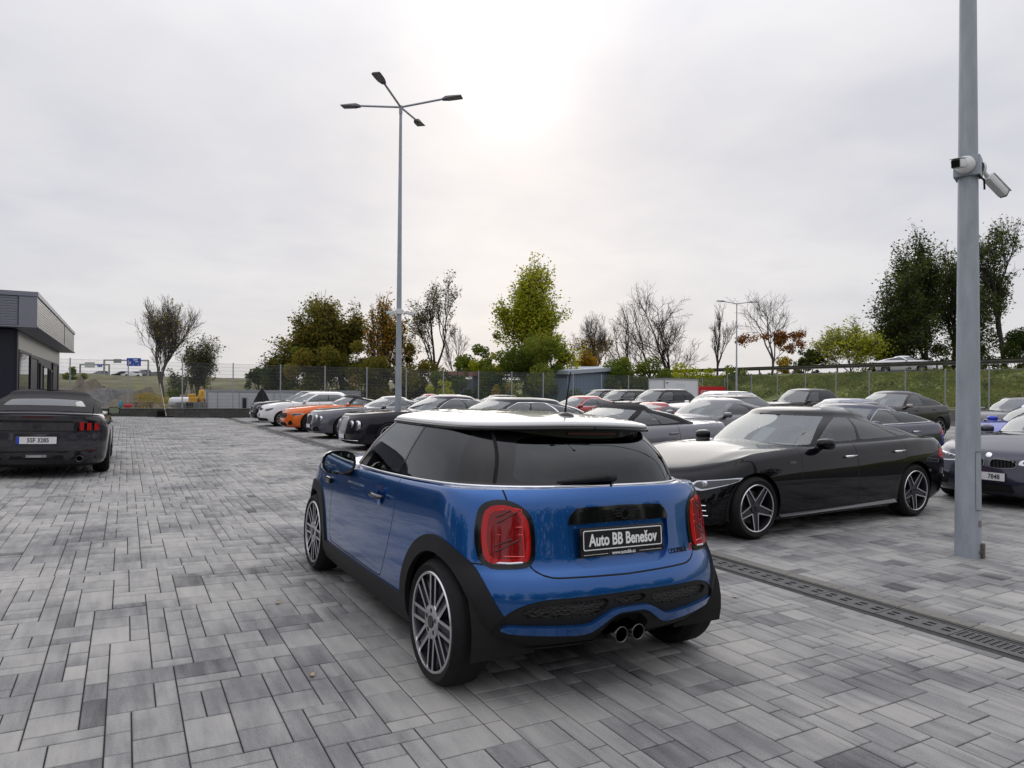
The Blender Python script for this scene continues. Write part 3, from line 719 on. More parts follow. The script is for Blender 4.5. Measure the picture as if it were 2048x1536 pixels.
    sh.cut('yz', sdf_poly(ins), 'insert', ['low', 'clad'], lambda a: (a[:, 6] > 2.0) & (a[:, 0] > 3.45))
    bl = smooth_poly([(-.4, .446), (.095, .440), (.13, .43), (.235, .376), (.27, .372), (.665, .392), (.665, .358), (.28, .330), (.215, .338), (.11, .408), (.08, .416), (-.4, .424)], [0, .02, .02, .02, .02, .008, .01, .03, .03, .02, .02, 0], 4)
    sh.cut('yz', sdf_poly(bl), 'blade', 'insert')
    for hp in ([(.12, .47), (.20, .418), (.25, .412), (.56, .425), (.60, .445), (.555, .472), (.47, .485), (.15, .492)], ):
        sh.cut('yz', sdf_poly(smooth_poly(hp, .015)), 'mesh', 'insert')
    sh.cut('yz', sdf_poly(smooth_poly([(-.3, .455), (.09, .455), (.115, .492), (-.3, .497)], .01)), 'mesh', 'insert')
    sh.cut('yz', sdf_poly(smooth_poly([(-.3, .40), (.07, .395), (.14, .34), (.16, .2), (-.3, .2)], .02)), 'pipe_bay', 'insert')
    # door and shut lines
    door = smooth_poly([(1.345, .352), (1.31, .60), (1.30, .86), (1.33, 1.2), (2.68, 1.2), (2.66, .95), (2.67, .80), (2.63, .60), (2.55, .44), (2.49, .358)], [.02, .2, .1, 0, 0, .05, .1, .2, .15, .02], 5)
    sh.gap('xz', sdf_poly(door), 'door', 'low', .008, cond=lambda a: a[:, 1] > .6)
    bc = [(3.52, .668), (3.66, .668), (3.66, .675), (3.52, .675)]
    sh.cut('xz', sdf_poly([(3.40, .66), (3.70, .66), (3.70, 0), (3.40, 0)]), '_b', 'low', lambda a: (a[:, 1] > .55) & (a[:, 0] > 3.35))
    sh.cut('xz', sdf_poly([(3.40, .653), (3.70, .653), (3.70, -.1), (3.40, -.1)]), '_c', '_b')
    sh.tag = [{'_b': 'gap', '_c': 'low'}.get(t, t) for t in sh.tag]
    hood = [(-1, -1), (1.23, -1), (1.23, .92), (-1, .92)]
    hl = smooth_poly([(.47, .62), (.62, .62), (.68, .72), (.62, .82), (.50, .83), (.44, .72)], .08)
    sh.cut('yz', sdf_poly(hl), 'headlamp', 'low', lambda a: a[:, 6] < 1)
    sh.cut('yz', sdf_poly(smooth_poly([(-.3, .40), (.36, .40), (.42, .55), (.34, .66), (-.3, .68)], .05)), 'grille', 'low', lambda a: a[:, 6] < .8)
    # chrome belt: the shelf behind the bonnet
    sh.cut('ts', sdf_poly([(1.10, g0 - .85), (3.2, g0 - .85), (3.2, g0 + .001), (1.10, g0 + .001)]), 'belt', 'shelf')
    # glazing
    sb, st = g0 + .07, g0 + 1.93
    sh.cut('ts', sdf_poly([(-.2, sb + .1), (.80, sb + .1), (.82, st), (-.2, st)]), 'windshield', 'gh')
    sh.cut('xz', sdf_poly(smooth_poly([(1.62, .955), (1.80, 1.11), (2.08, 1.272), (2.61, 1.276), (2.50, .962)], .02)), 'win_front', 'gh', lambda a: (a[:, 1] > .5) & (a[:, 6] > .95))
    sh.cut('xz', sdf_poly(smooth_poly([(2.525, .968), (2.635, 1.276), (3.14, 1.272), (3.215, .998)], .02)), 'win_rear', 'gh', lambda a: (a[:, 1] > .45))
    sh.cut('yz', sdf_poly(smooth_poly([(-.4, 1.028), (.53, 1.03), (.44, 1.245), (-.4, 1.288)], [0, .06, .06, 0])), 'rear_glass', 'gh', lambda a: a[:, 6] > 2.2)
    for (ta, tb) in ((2.432, 2.452),):
        sh.cut('ts', sdf_poly([(ta, g0 + .01), (tb, g0 + .01), (tb, g0 + 1.99), (ta, g0 + 1.99)]), 'seal', ['gh', 'rear_glass'])
    car = empty('blue_hatchback'); tag(car, 'blue two-door hatchback with white roof and black wheel arches, nearest the camera', 'car')
    gm = {'gap': 1}
    sh.emit('body', {'low', 'gap', 'shelf', 'gate', 'belt'}, [BLUE, GAPM], car, matmap=gm)
    sh.emit('recess_panel', 'recess', BLUE, car, off=-.02, skirt=-.021)
    sh.emit('underbody', 'under', LIN, car)
    for sg in (-1, 1):
        d = sh.emit('door', 'door', BLUE, car, side=sg)
        hx, hz = 2.42, .832; yy = .853
        hd = MB(); hd.tube([(hx - .085, sg * (yy + .002), hz), (hx - .07, sg * (yy + .032), hz + .001), (hx, sg * (yy + .038), hz + .001), (hx + .07, sg * (yy + .032), hz + .001), (hx + .085, sg * (yy + .002), hz)], [.012, .014, .014, .014, .012], 10); hd.obj('door_handle', M('dark_chrome', (.12, .12, .125), .15, metal=1), d, True)
        cup = MB(); cup.lathe([(.045, .0), (.03, -.012), (.001, -.016)], 18, 'y', (0, 0, 0)); cup.obj('handle_cup', BLUE, d, True, loc=(hx - .0, sg * (yy + .004), hz - .0), scale=(.8, sg * 1.0, 1.25))
        lt = sh.emit('tail_lamp', {'lamp'}, REDL, car, off=.012, skirt=.014, side=sg)
        li = sh.emit('lamp_core', 'lamp_in', [REDM], lt, off=.010, side=sg)
        sh.emit('lamp_surround', 'lamp_trim', GLB, lt, off=.007, skirt=.012, side=sg)
        def on(y, z, o=.0105): return (sh.at(y, z, True) + o, sg * y, z)
        def guide(pts, r_, mat, nm):
            pp = []
            for (p, q) in zip(pts[:-1], pts[1:]):
                for k in range(5): pp.append(on(lerp(p[0], q[0], k / 4), lerp(p[1], q[1], k / 4)))
            MB().tube(pp, r_, 6).obj(nm, mat, lt)
        guide([(.552, .70), (.552, .915), (.60, .925), (.672, .905), (.695, .80), (.69, .70), (.552, .70)], .0026, REDG, 'light_guide')
        guide([(.552, .835), (.69, .832)], .0026, REDG, 'light_guide'); guide([(.552, .80), (.69, .797)], .0026, REDG, 'light_guide')
        for (p, q) in (((.57, .905), (.66, .852)), ((.60, .912), (.672, .872)), ((.57, .775), (.675, .72)), ((.60, .78), (.675, .745))):
            guide([p, q], .0055, REDD, 'light_bar')
        MB().tube([on(.56, .672, .013), on(.62, .67, .013), on(.685, .668, .013)], .006, 6).obj('reversing_lamp', CLR, lt)
        for nm, tg, gm_, of in (('front_side_window', 'win_front', G_TNT, -.002), ('rear_side_window', 'win_rear', G_PRV, -.002)):
            sh.emit(nm, tg, gm_, car, off=of, side=sg)
        cl = sh.emit('arch_cladding', 'clad', PLA, car, off=.012, skirt=.03, side=sg)
        sh.emit('headlamp', 'headlamp', CLR, car, side=sg)
        mirror(car, sg, 1.77, .93, .975, ROOF, (.16, .235, .165), .6, (-.05, -.16, -.09))
        # side scuttle vent
        MB().bbox(1.17, 1.29, min(sg * .838, sg * .866), max(sg * .838, sg * .866), .765, .815, .012).obj('side_scuttle', GLB, car)
    sh.emit('bumper_insert', 'insert', PLA, car, off=-.004, skirt=.0)
    sh.emit('bumper_blade', 'blade', BLUE, car, off=.016, skirt=.025)
    sh.emit('tailpipe_bay', 'pipe_bay', LIN, car, off=-.06, skirt=-.06)
    HEX = bpy.data.materials.new('honeycomb_mesh'); t_, b_ = nodes_of(HEX); vo = t_.nodes.new('ShaderNodeTexVoronoi'); vo.inputs['Scale'].default_value = 42; vo.feature = 'DISTANCE_TO_EDGE'
    tcn = t_.nodes.new('ShaderNodeTexCoord'); mpn = t_.nodes.new('ShaderNodeMapping'); mpn.inputs['Scale'].default_value = (.2, .8, 1.5); t_.links.new(tcn.outputs['Object'], mpn.inputs[0]); t_.links.new(mpn.outputs[0], vo.inputs['Vector'])
    rp = t_.nodes.new('ShaderNodeValToRGB'); rp.color_ramp.elements[0].position = .06; rp.color_ramp.elements[1].position = .09; rp.color_ramp.elements[0].color = (.02, .02, .021, 1); rp.color_ramp.elements[1].color = (.004, .004, .004, 1); t_.links.new(vo.outputs['Distance'], rp.inputs[0]); t_.links.new(rp.outputs[0], b_.inputs['Base Color']); b_.inputs['Roughness'].default_value = .5
    bpn = t_.nodes.new('ShaderNodeBump'); bpn.invert = True; bpn.inputs['Distance'].default_value = .01; t_.links.new(vo.outputs['Distance'], bpn.inputs['Height']); t_.links.new(bpn.outputs[0], b_.inputs['Normal'])
    sh.emit('bumper_grille', 'mesh', HEX, car, off=-.018, skirt=-.016)
    sh.emit('front_grille', 'grille', PLA, car)
    gp = sh.emit('tailgate_grip', 'grip', GLB, car, off=.010, skirt=.03)
    lpb = Shell.loop(keys[g0], 26, 84, 34)
    for sg in (-1, 1):
        MB().tube([(p[0] + (.006 if i > 100 else 0), sg * (p[1] + .007), p[2] - .002) for i, p in enumerate(lpb) if i > 28], .0085, 6, 0, False).obj('belt_trim', CHR, car, True)
    sh.emit('pillar_trim', {'gh'}, GLB, car); [sh.emit('window_seal', 'seal', GAPM, car, off=.001, side=g_) for g_ in (-1, 1)]
    sh.emit('windshield', 'windshield', G_CLR, car); sh.emit('rear_window', 'rear_glass', G_PRV, car, off=-.002)
    sh.emit('eave_trim', 'eave', GLB, car)
    rf = sh.emit('roof', 'roof', ROOF, car)
    # black gutter under the roof edge and the spoiler skirt at the back
    edge = [(i, a) for i, a in enumerate(Shell.loop(keys[g0 + 3], 26, 84, 34))]
    lp = Shell.loop(keys[g0 + 3], 26, 84, 34); ring = [tuple(p + np.array([0, 0, -.003])) for p in lp]
    for sg in (-1, 1): MB().tube([(p[0] + .003 * (p[0] - 2.6), sg * (p[1] + .004), p[2] - .006) for p in ring], .011, 8, 0, False).obj('roof_gutter', GLB, rf, True)
    MB_ = MB(); n = 24; top, bot = [], []
    for i in range(n + 1):
        y = lerp(-.52, .52, i / n); q = abs(y) / .52
        xe = 3.447 - .22 * q ** 2.6; top.append((xe - .012, y, 1.302 - .02 * q * q)); bot.append((xe - .016, y, 1.222 + .045 * q ** 2.2))
    MB_.add(top + bot, [(i, i + 1, n + 2 + i, n + 1 + i) for i in range(n)]); MB_.add([(p[0] - .0, p[1], p[2]) for p in bot] + [(p[0] - .09, p[1], p[2] + .012) for p in bot], [(i, i + 1, n + 2 + i, n + 1 + i) for i in range(n)])
    spo = MB_.obj('spoiler', GLB, rf, True)
    MB().bbox(3.43, 3.436, -.16, .16, 1.268, 1.278, .002).obj('brake_light', REDD, spo)
    # antenna
    an = MB(); an.lathe([(.062, 0), (.055, .02), (.03, .034), (.001, .036)], 16, 'z'); ao = an.obj('antenna_base', GLB, car, True, loc=(3.20, -.02, 1.345), scale=(1.25, .62, 1.1))
    MB().tube([(3.19, -.02, 1.372), (3.235, -.02, 1.615)], [.0065, .0035], 6).obj('antenna_mast', PLA, car)
    # rear wiper
    wp = MB(); wp.tube([(3.605, .02, 1.05), (3.612, -.03, 1.057), (3.612, -.20, 1.045), (3.60, -.33, 1.036)], [.020, .022, .014, .006], 8); wp.tube([(3.58, .02, 1.04), (3.615, .02, 1.055)], .02, 8); wp.obj('rear_wiper', PLA, car, True)
    # exhaust tips
    for y in (-.053, .053):
        e_ = MB(); e_.lathe([(.030, -.16), (.041, -.15), (.041, 0), (.037, .003), (.034, -.002), (.034, -.15)], 24, 'x', (3.80, y, .302)); e_.obj('exhaust_tip', M('dark_chrome', (.12, .12, .125), .15, metal=1), car, True)
    # badges
    bt = MB()
    for sg in (-1, 1):
        for i, (l, z) in enumerate(((.062, .018), (.052, .004), (.04, -.010))):
            bt.box(.0, .0025, min(sg * .024, sg * (.024 + l)), max(sg * .024, sg * (.024 + l)), z - .0028, z + .0028)
    bt.lathe([(.028, 0), (.028, .003), (.022, .003), (.022, 0)], 20, 'x'); bt.obj('winged_badge', M('black_badge', (.0, .0, .0), .5), car, loc=(3.735, 0, .885))
    PB = M('plate_black_board', (.008, .008, .010), .35)
    WL = M('white_print', (.8, .8, .8), .5)
    pl = link('number_plate', MB().bbox(-.268, .268, -.078, .066, -.014, 0, .004).mesh('number_plate', GLB, 40), car)
    pl.matrix_local = frame_matrix((0, 1, 0), (-.10, 0, 1), (3.728, 0, .757))
    MB().bbox(-.258, .258, -.050, .060, 0, .0025, .001).obj('plate_face', PB, pl)
    out = smooth_poly([(-.252, -.044), (.252, -.044), (.252, .054), (-.252, .054)], .012, 4); inn = smooth_poly([(-.247, -.039), (.247, -.039), (.247, .049), (-.247, .049)], .009, 4); k = len(out)
    MB().add([(*p, .0032) for p in out] + [(*p, .0032) for p in inn], [(i, (i + 1) % k, k + (i + 1) % k, k + i) for i in range(k)]).obj('plate_border', WL, pl)
    link('plate_lettering', text_mesh('Auto BB Benešov', .082, WL, bold=.0022, sx=.74), pl, (0, .002, .0034))
    link('holder_lettering', text_mesh('www.autobb.cz', .024, WL, bold=.0003), pl, (.0, -.0645, .0008))
    MB().box(-.25, -.10, -.066, -.0645, 0, .0008).box(.10, .25, -.066, -.0645, 0, .0008).obj('holder_line', WL, pl)
    bd = text_mesh('COOPER', .034, M('black_badge', (.0, .0, .0), .5), bold=.001, sx=.95); b1 = link('model_badge', bd, car); b1.matrix_local = frame_matrix((-.16, 1, 0), (-.05, 0, 1), (3.722, .385, .668)); b1['label'] = 'black lettering on the tailgate corner'
    b2 = link('model_badge', text_mesh('S', .052, M('red_badge', (.5, .03, .05), .4), bold=.002), car); b2.matrix_local = frame_matrix((-.2, 1, 0), (-.05, 0, 1), (3.710, .478, .676))
    liners(car, A, .37, .45, .80)
    put_wheels(car, A, .748, RW, wheel_meshes('mini', RW, .205, .244, 'pedal', 56))
    cabin(car, 'mini', 1.32, 3.4, .74, .32, .92, (2.15, 2.95), 1.3)
    MB().add([(*Shell.loop(dict(keys[g0 + 6], w=.53), 6, 8, 6)[i][:2], 1.28) for i in range(21)] + [(p[0], -p[1], 1.28) for p in Shell.loop(dict(keys[g0 + 6], w=.53), 6, 8, 6)[::-1]], [tuple(range(42))]).obj('headliner', TRIM, car)
    return car
mini = make_mini()
mini.location = (2.19, 6.476, gz(2.19)); mini.rotation_euler = (0, math.atan(SL), 0)
mini.matrix_world = Matrix.Translation((2.19, 6.476, gz(2.19))) @ Matrix.Rotation(math.atan(SL), 4, 'Y') @ Matrix.Rotation(R(-90), 4, 'Z')
# ---------------- the other cars ----------------
def gen_spec(L, W, H, xa, xb, zh, zc, xc, zbr, zd, xd, xrf, xrr, zr, wb, wt, lf=.75, lr=.5, zb=.19, nose=0.0, tail=0.0, roofp=None, crown=.06, tailx=None, lft=.42, noseup=.0, nfg=2.3, ddrop=.03):
    shelf = [(0, zh - .08), (.10, zh - .02), (.3, zh + .03), (xc * .55, lerp(zh, zc, .72) + .012), (xc, zc), (xc + .6, lerp(zc, zbr, .3)), (xd - .5, zbr), (xd, zd + (zbr - zd) * .4), (L - .15, zd), (L, zd - ddrop)]
    tx = tailx or [L - .10, L - .03, L, L - .01, L - .03, L - .05, L - .06, L - .08]
    rz = (lambda x: interp(roofp, x)) if roofp else (lambda x: 0 * x)
    f = lambda z, cr, w: (lambda x, y: z + rz(x) + cr * (1 - np.minimum(1, np.abs(y) / w) ** 2))
    Wm = W / 2
    sp = dict(L=L, W=W, H=H, lf=lf, lr=lr, xm=L * .5, tf=.06, tr=.05, under=zb, xa=xa, xb=xb, shelf=shelf, bottom=[(0, zb - .01), (xa, zb), (xb, zb + .01), (L, zb + .05)],
        crown=[(0, .02), (.3, crown * .7), (xc * .6, crown), (xc, crown * .8), (xc + .3, .0), (xd - .3, 0), (xd, .03), (L, .02)],
        levels=[(0, .10 + nose, tx[0], .935), (.10, .03 + nose, tx[1], .975), (.25, nose, tx[2], .990), (.45, .0, tx[3], 1.0), (.65, .03, tx[4], .997), (.82, .06 + noseup, tx[5], .979), (.93, .09 + noseup, tx[6], .950), (.985, .13 + noseup, tx[7], .920)],
        shelves=[(.18 + noseup, L - .10, .902), (lerp(.2, xc, .35), lerp(L - .1, xd, .35), .886), (lerp(.2, xc, .7), lerp(L - .1, xd, .7), .875), (xc, xd, wb / Wm + .012)],
        gh=[(lambda x, y: interp(shelf, x) + .012 + interp([(0, crown * .8), (xc, crown * .8), (xc + .3, 0), (xd - .3, 0), (xd, .03), (L, .03)], x) * (1 - np.minimum(1, np.abs(y) / Wm) ** 2.2), xc + .04, xd - .02, wb, lft + .12, .42),
            (lambda x, y: lerp(interp(shelf, x), zr + rz(x), .55) + .02 * (1 - np.minimum(1, np.abs(y) / wt) ** 2), lerp(xc, xrf, .5), lerp(xd, xrr, .45), lerp(wb, wt, .45) + .012, lft + .05, .40),
            (f(zr - .03, .03, wt), xrf, xrr, wt + .004, lft, .36), (f(zr + .012, .03, wt), xrf + .07, xrr - .07, wt - .03, lft - .03, .34),
            (f(lerp(zr, H, .6), .02, wt), xrf + .28, xrr - .25, wt * .72, .32, .28), (f(H - .008, .0, 1), xrf + .5, xrr - .45, wt * .38, .2, .2), (f(H, 0, 1), xrf + .6, xrr - .55, 0, .1, .1)], nfg=nfg)
    return sp
CARN = 0
def make_car(name, sp, pm, res=1.0, doors=2, soft=False, chrome=False, win=None, head=None, tail=None, grille=None, intakes=(), wheel='ten', rr=.235, rw=.33, glassm=(G_TNT, G_TNT), blackroof=False, cladding=None, handles=True, side_strip=None, mirrorm=None, rails=False, wheelface=None, gapw=.009, rearwin=None, sunroof=False, plate_f=None, plate_r=None, arch=.385, hmat=None, wst=.80):
    """a complete car; returns (root, shell)"""
    L, W, H, xa, xb = sp['L'], sp['W'], sp['H'], sp['xa'], sp['xb']; keys = body_keys(sp); nl = len(sp['levels']); k0 = 2 + nl; g0 = k0 + 4
    q = lambda n: max(1, int(round(n * res)))
    tiers = [('under', 1), ('under', 1)] + [('low', q(3)), ('low', q(4)), ('low', q(5)), ('low', q(5)), ('low', q(5)), ('low', q(4)), ('low', q(3)), ('low', q(2))] + [('shelf', q(6)), ('shelf', q(6)), ('shelf', q(6))] + [('shelf', 1)] + [('gh', q(7)), ('gh', q(7)), ('roof', q(2)), ('roof', q(6)), ('roof', q(4)), ('roof', 1)]
    sh = Shell(keys, tiers[:len(keys) - 1], crease=(2, 3, g0), NF=q(20), NS=q(64), NR=q(20)); sh.g0 = g0
    for x in (xa, xb):
        sh.cut('xz', sdf_circle((x, rw), arch), 'void', ['low', 'under'], lambda a, x=x: (a[:, 1] > .45) & (np.abs(a[:, 0] - x) < .6))
        if cladding: sh.cut('xz', sdf_circle((x, rw), arch + .06), 'clad', 'low', lambda a, x=x: (a[:, 1] > .5) & (np.abs(a[:, 0] - x) < .6))
    if cladding: sh.cut('xz', sdf_poly([(-1, -1), (9, -1), (9, cladding), (-1, cladding)]), 'clad', 'low')
    front = lambda a: a[:, 6] < 1.25; rear = lambda a: a[:, 6] > 1.8
    for hp in (head or []): sh.cut('tz', sdf_poly(smooth_poly(hp, .02)), 'headlamp', ['low', 'shelf'], front); 
    if head:
        for hp in head: 
            c_ = np.mean(np.array(hp), 0); sh.cut('tz', sdf_poly(smooth_poly([tuple(c_ + (np.array(p) - c_) * [.86, .78]) for p in hp], .02)), 'head_in', 'headlamp', front)
    for tp in (tail or []): sh.cut('tz', sdf_poly(smooth_poly(tp, .02)), 'taillamp', ['low', 'shelf'], rear)
    if grille:
        for gpoly in grille: 
            sh.cut('yz', sdf_poly(smooth_poly(gpoly, .03)), 'grille_rim', ['low', 'shelf'], front); sh.cut('yz', sdf_poly(smooth_poly(gpoly, .03)), 'grille', 'grille_rim', None, level=-.016)
    for i, ip in enumerate(intakes): sh.cut('yz', sdf_poly(smooth_poly(ip, .02)), 'intake%d' % i, 'low', front)
    # doors
    dp = sp.get('doors') or ([(xc_(sp) - .05, xb - .42)] if doors == 1 else [(xc_(sp) - .05, lerp(xa, xb, .60)), (lerp(xa, xb, .60) + .01, xb - .12)])
    for i, (x0, x1) in enumerate(dp):
        zb = sp['under'] + .09
        pl = [(x0 + .04, zb), (x0, zb + .25), (x0 + .02, 1.6), (x1, 1.6), (x1, zb + .25), (x1 - (.12 if i == len(dp) - 1 else .0), zb)]
        if i == len(dp) - 1 and doors == 2: pl = [(x0 + .0, zb), (x0, zb + .25), (x0, 1.6), (x1, 1.6), (x1 + .02, .82), (x1 - .05, .68), (x1 - .25, .45), (x1 - .30, zb)]
        sh.gap('xz', sdf_poly(smooth_poly(pl, .05)), 'door%d' % i, 'low', gapw, cond=lambda a: a[:, 1] > .5)
    # glazing in loop coordinates (t along the side, s up the side)
    s0, s1 = g0, g0 + 2
    sh.cut('ts', sdf_poly([(-.3, s0 + .02), (wst, s0 + .02), (wst, s1 - .08), (-.3, s1 - .08)]), 'windshield', 'gh')
    rwp = rearwin or [(2.30, s0 + .14), (3.3, s0 + .10), (3.3, s1 - .12), (2.34, s1 - .14)]
    if rearwin: rwp = [(a, s0 + b) for a, b in rearwin]
    sh.cut('ts', sdf_poly(smooth_poly(rwp, .04)), 'rear_glass', 'gh')
    wn = win or [[(.93, .10), (1.47, .10), (1.47, 1.86), (1.02, 1.86)], [(1.50, .10), (2.06, .16), (1.98, 1.80), (1.50, 1.86)]]
    if chrome:
        o = [(min(p[0] for w in wn for p in w) - .012, .02), (max(p[0] for p in wn[-1]) + .02, .06)]
        al = wn[0][:1] + wn[-1][1:-1] + wn[-1][-1:] + wn[0][-1:]; poly = [(wn[0][0][0] - .02, s0 + .015)] + [(p[0] + .012, s0 + (p[1] - .08 if p[1] < 1 else p[1] + .10)) for p in wn[-1][1:]] + [(wn[0][-1][0] - .015, s0 + wn[0][-1][1] + .10)]
        sh.cut('ts', sdf_poly(poly), 'window_chrome', 'gh', lambda a: (a[:, 6] > .85))
    for i, w_ in enumerate(wn): sh.cut('ts', sdf_poly(smooth_poly([(a, s0 + b) for a, b in w_], .025)), 'win%d' % i, ['gh', 'window_chrome'])
    if len(wn) > 1: sh.cut('ts', sdf_poly([(wn[0][1][0] - .01, s0 + .12), (wn[1][0][0] + .01, s0 + .12), (wn[1][0][0] + .01, s0 + 1.84), (wn[0][1][0] - .01, s0 + 1.84)]), 'bpillar', ['gh', 'window_chrome'])
    if sunroof: sh.cut('xy', sdf_poly(smooth_poly([(sunroof[0], -1), (sunroof[1], -1), (sunroof[1], sunroof[2]), (sunroof[0], sunroof[2])], .05)), 'roofglass', 'roof')
    car = empty(name); car['wheels'] = 0; del car['wheels']
    gm = {'gap': 1}; bt = {'low', 'gap', 'shelf'} | (set() if soft else {'gh', 'roof'}) - ({'roof'} if blackroof else set())
    sh.emit('body', bt, [pm, GAPM], car, matmap=gm)
    if blackroof: sh.emit('roof', 'roof', GLB, car)
    if soft: sh.emit('soft_top', {'gh', 'roof', 'window_chrome' if not chrome else '-'}, SOFT, car, off=.004)
    sh.emit('underbody', 'under', LIN, car)
    if chrome:
        for sg in (-1, 1): sh.emit('window_trim', 'window_chrome', CHR, car, off=.003, side=sg)
    if cladding: sh.emit('cladding', 'clad', PLA, car, off=.008, skirt=.015)
    sh.emit('grille_surround', 'grille_rim', CHR if hmat is None else hmat, car, off=.006, skirt=.01); sh.emit('grille', 'grille', PLA, car, off=-.012, skirt=-.016); [sh.emit('air_intake', 'intake%d' % i, LIN, car, off=-.02, skirt=-.02, side=g) for i in range(len(intakes)) for g in ((0,) if min(p[0] for p in intakes[i]) < 0 else (-1, 1))]
    sh.emit('windshield', 'windshield', G_WS, car); sh.emit('rear_window', 'rear_glass', glassm[1] if not soft else G_TNT, car, off=.006 if soft else 0); sh.emit('roof_glass', 'roofglass', GLB, car, off=.001)
    sh.emit('pillar_trim', 'bpillar', GLB, car)
    for sg in (-1, 1):
        for i, (x0, x1) in enumerate(dp):
            d = sh.emit('door', 'door%d' % i, pm, car, side=sg)
            if d and handles:
                hx = x1 - .14; hz = float(interp(sp['shelf'], hx)) - .13; yy = sh.side_at(hx, hz)
                MB().tube([(hx - .10, sg * (yy + .0), hz - .003), (hx - .085, sg * (yy + .03), hz), (hx + .085, sg * (yy + .03), hz + .004), (hx + .10, sg * yy, hz + .003)], [.012, .014, .014, .012], 8).obj('door_handle', handles if not isinstance(handles, bool) else pm, d, True)
        for i in range(len(wn)): sh.emit('side_window', 'win%d' % i, glassm[0] if i == 0 else glassm[1], car, off=-.002, side=sg)
        hl = sh.emit('headlamp', 'headlamp', CLR, car, off=.003, skirt=.008, side=sg)
        if hl: sh.emit('lamp_core', 'head_in', LMPD, hl, off=.0, side=sg)
        sh.emit('tail_lamp', 'taillamp', REDL, car, off=.003, skirt=.008, side=sg)
        mx = xc_(sp) + .44; mz = float(interp(sp['shelf'], mx)) + .045
        mirror(car, sg, mx, W / 2 + .01, mz, mirrorm or pm, (.13, .21, .13), 1.0, (-.02, -.10, -.055))
    if rails:
        for sg in (-1, 1):
            g = keys[g0 + 3]; pts = [(x, sg * (g['w'] + .01), float(np.asarray(g['z'](np.array([x]), np.array([g['w'] * .9])))[0]) + .035 - .03 * (abs((x - (g['xf'] + g['xr']) / 2) / ((g['xr'] - g['xf']) / 2)) ** 6)) for x in np.linspace(g['xf'] + .35, g['xr'] - .2, 9)]
            MB().tube(pts, .014, 6).obj('roof_rail', rails, car, True)
    if plate_f: number_plate(car, sh.at(0, plate_f[1], False) - .012, plate_f[1], -1, plate_f[0])
    if plate_r: number_plate(car, sh.at(0, plate_r[1], True) + .012, plate_r[1], 1, plate_r[0])
    liners(car, (xa, xb), arch + .01, .42, W / 2 - .05)
    put_wheels(car, (xa, xb), W / 2 - .125, rw, wheel_meshes((wheel, rw, rr, wheelface.name if wheelface else ''), rw, .235, rr, wheel, 40 if res >= .8 else 24, wheelface or ALS))
    cabin(car, name + str(L) + str(H), xc_(sp) + .1, sp['gh'][0][2] - .25, W / 2 - .14, sp['under'] + .1, float(interp(sp['shelf'], L * .5)) - .03, (lerp(xa, xb, .52), lerp(xa, xb, .86)), H)
    return car, sh
def xc_(sp): return sp['shelves'][-1][0]
GROUP = 'cars parked in rows on the paved lot'
def place(car, x, y, label, cat='car', rz=0.0, group=GROUP):
    car.matrix_world = Matrix.Translation((x, y, gz(x) if x < XD else 0)) @ Matrix.Rotation(rz, 4, 'Z'); tag(car, label, cat, group)
B_IN = M('dark_chrome', (.12, .12, .125), .15, metal=1)
# --- black four-door coupe beside the hatchback
BLK = paint('black_metallic', (.0045, .0045, .007), .3, .25)
cls = gen_spec(4.93, 1.896, 1.415, .88, 3.82, .70, .935, 1.56, 1.0, .965, 4.50, 2.16, 3.60, 1.335, .80, .60, lf=.85, lr=.62, zb=.17, crown=.055, roofp=[(1.9, -.05), (2.3, -.012), (2.65, .0), (3.05, -.018), (3.7, -.12)], tailx=[4.78, 4.86, 4.90, 4.92, 4.925, 4.905, 4.885, 4.86], lft=.5)
cls['doors'] = [(1.62, 2.62), (2.63, 3.60)]; cls['hip'] = [(3.95, .6, .02), (.9, .5, .012)]
c, sh = make_car('four_door_coupe', cls, BLK, 1.3, wheel='star5', rw=.338, rr=.252, arch=.378, chrome=False, handles=CHR, wheelface=ALU, gapw=.007,
    wst=.77, win=[[(.85, .12), (1.33, .12), (1.36, 1.84), (.98, 1.82)], [(1.36, .12), (1.82, .18), (1.78, 1.50), (1.60, 1.78), (1.39, 1.84)], [(1.845, .20), (2.06, .42), (1.98, .95), (1.81, 1.45)]],
    head=[[(.44, .575), (.52, .53), (.76, .61), (.90, .668), (.80, .672), (.48, .635)]], tail=[[(2.05, .74), (2.75, .74), (2.75, .86), (2.12, .86)]], intakes=[[(.42, .25), (.78, .25), (.80, .42), (.62, .46), (.42, .36)]], grille=[[(-.4, .40), (.40, .40), (.52, .52), (.42, .66), (-.4, .66)]], glassm=(G_CLR, G_TNT), mirrorm=BLK)
place(c, 5.03, 6.02, 'glossy black four-door coupe with star spoke wheels parked right behind the blue hatchback')
CLSROOT = c
# window line, sill blade, price sheets on the dashboard, fender script
for sg in (-1, 1):
    MB().add([(1.25, sg * .905, .205), (3.38, sg * .93, .215), (3.38, sg * .955, .225), (1.25, sg * .945, .215), (1.25, sg * .90, .245), (3.38, sg * .925, .262)], [(0, 1, 2, 3), (3, 2, 5, 4)][::1]).obj('sill_blade', B_IN, c)
    for k in range(3):
        xx = .30 + k * .0; zz = .275 + k * .055
        MB().tube([(sh.at(.50, zz, False) - .0, sg * .50, zz), (sh.at(.64, zz, False), sg * .64, zz + .003), (sh.at(.76, zz, False), sg * .76, zz)], .006, 6).obj('intake_fin', CHR, c)
    t_ = link('fender_script', text_mesh('TURBO', .034, CHR, bold=.0005), c); yy = sh.side_at(1.47, .80) + .004; t_.matrix_local = frame_matrix((1 if sg < 0 else -1, 0, 0), (0, 0, 1), (1.47, sg * yy, .80))
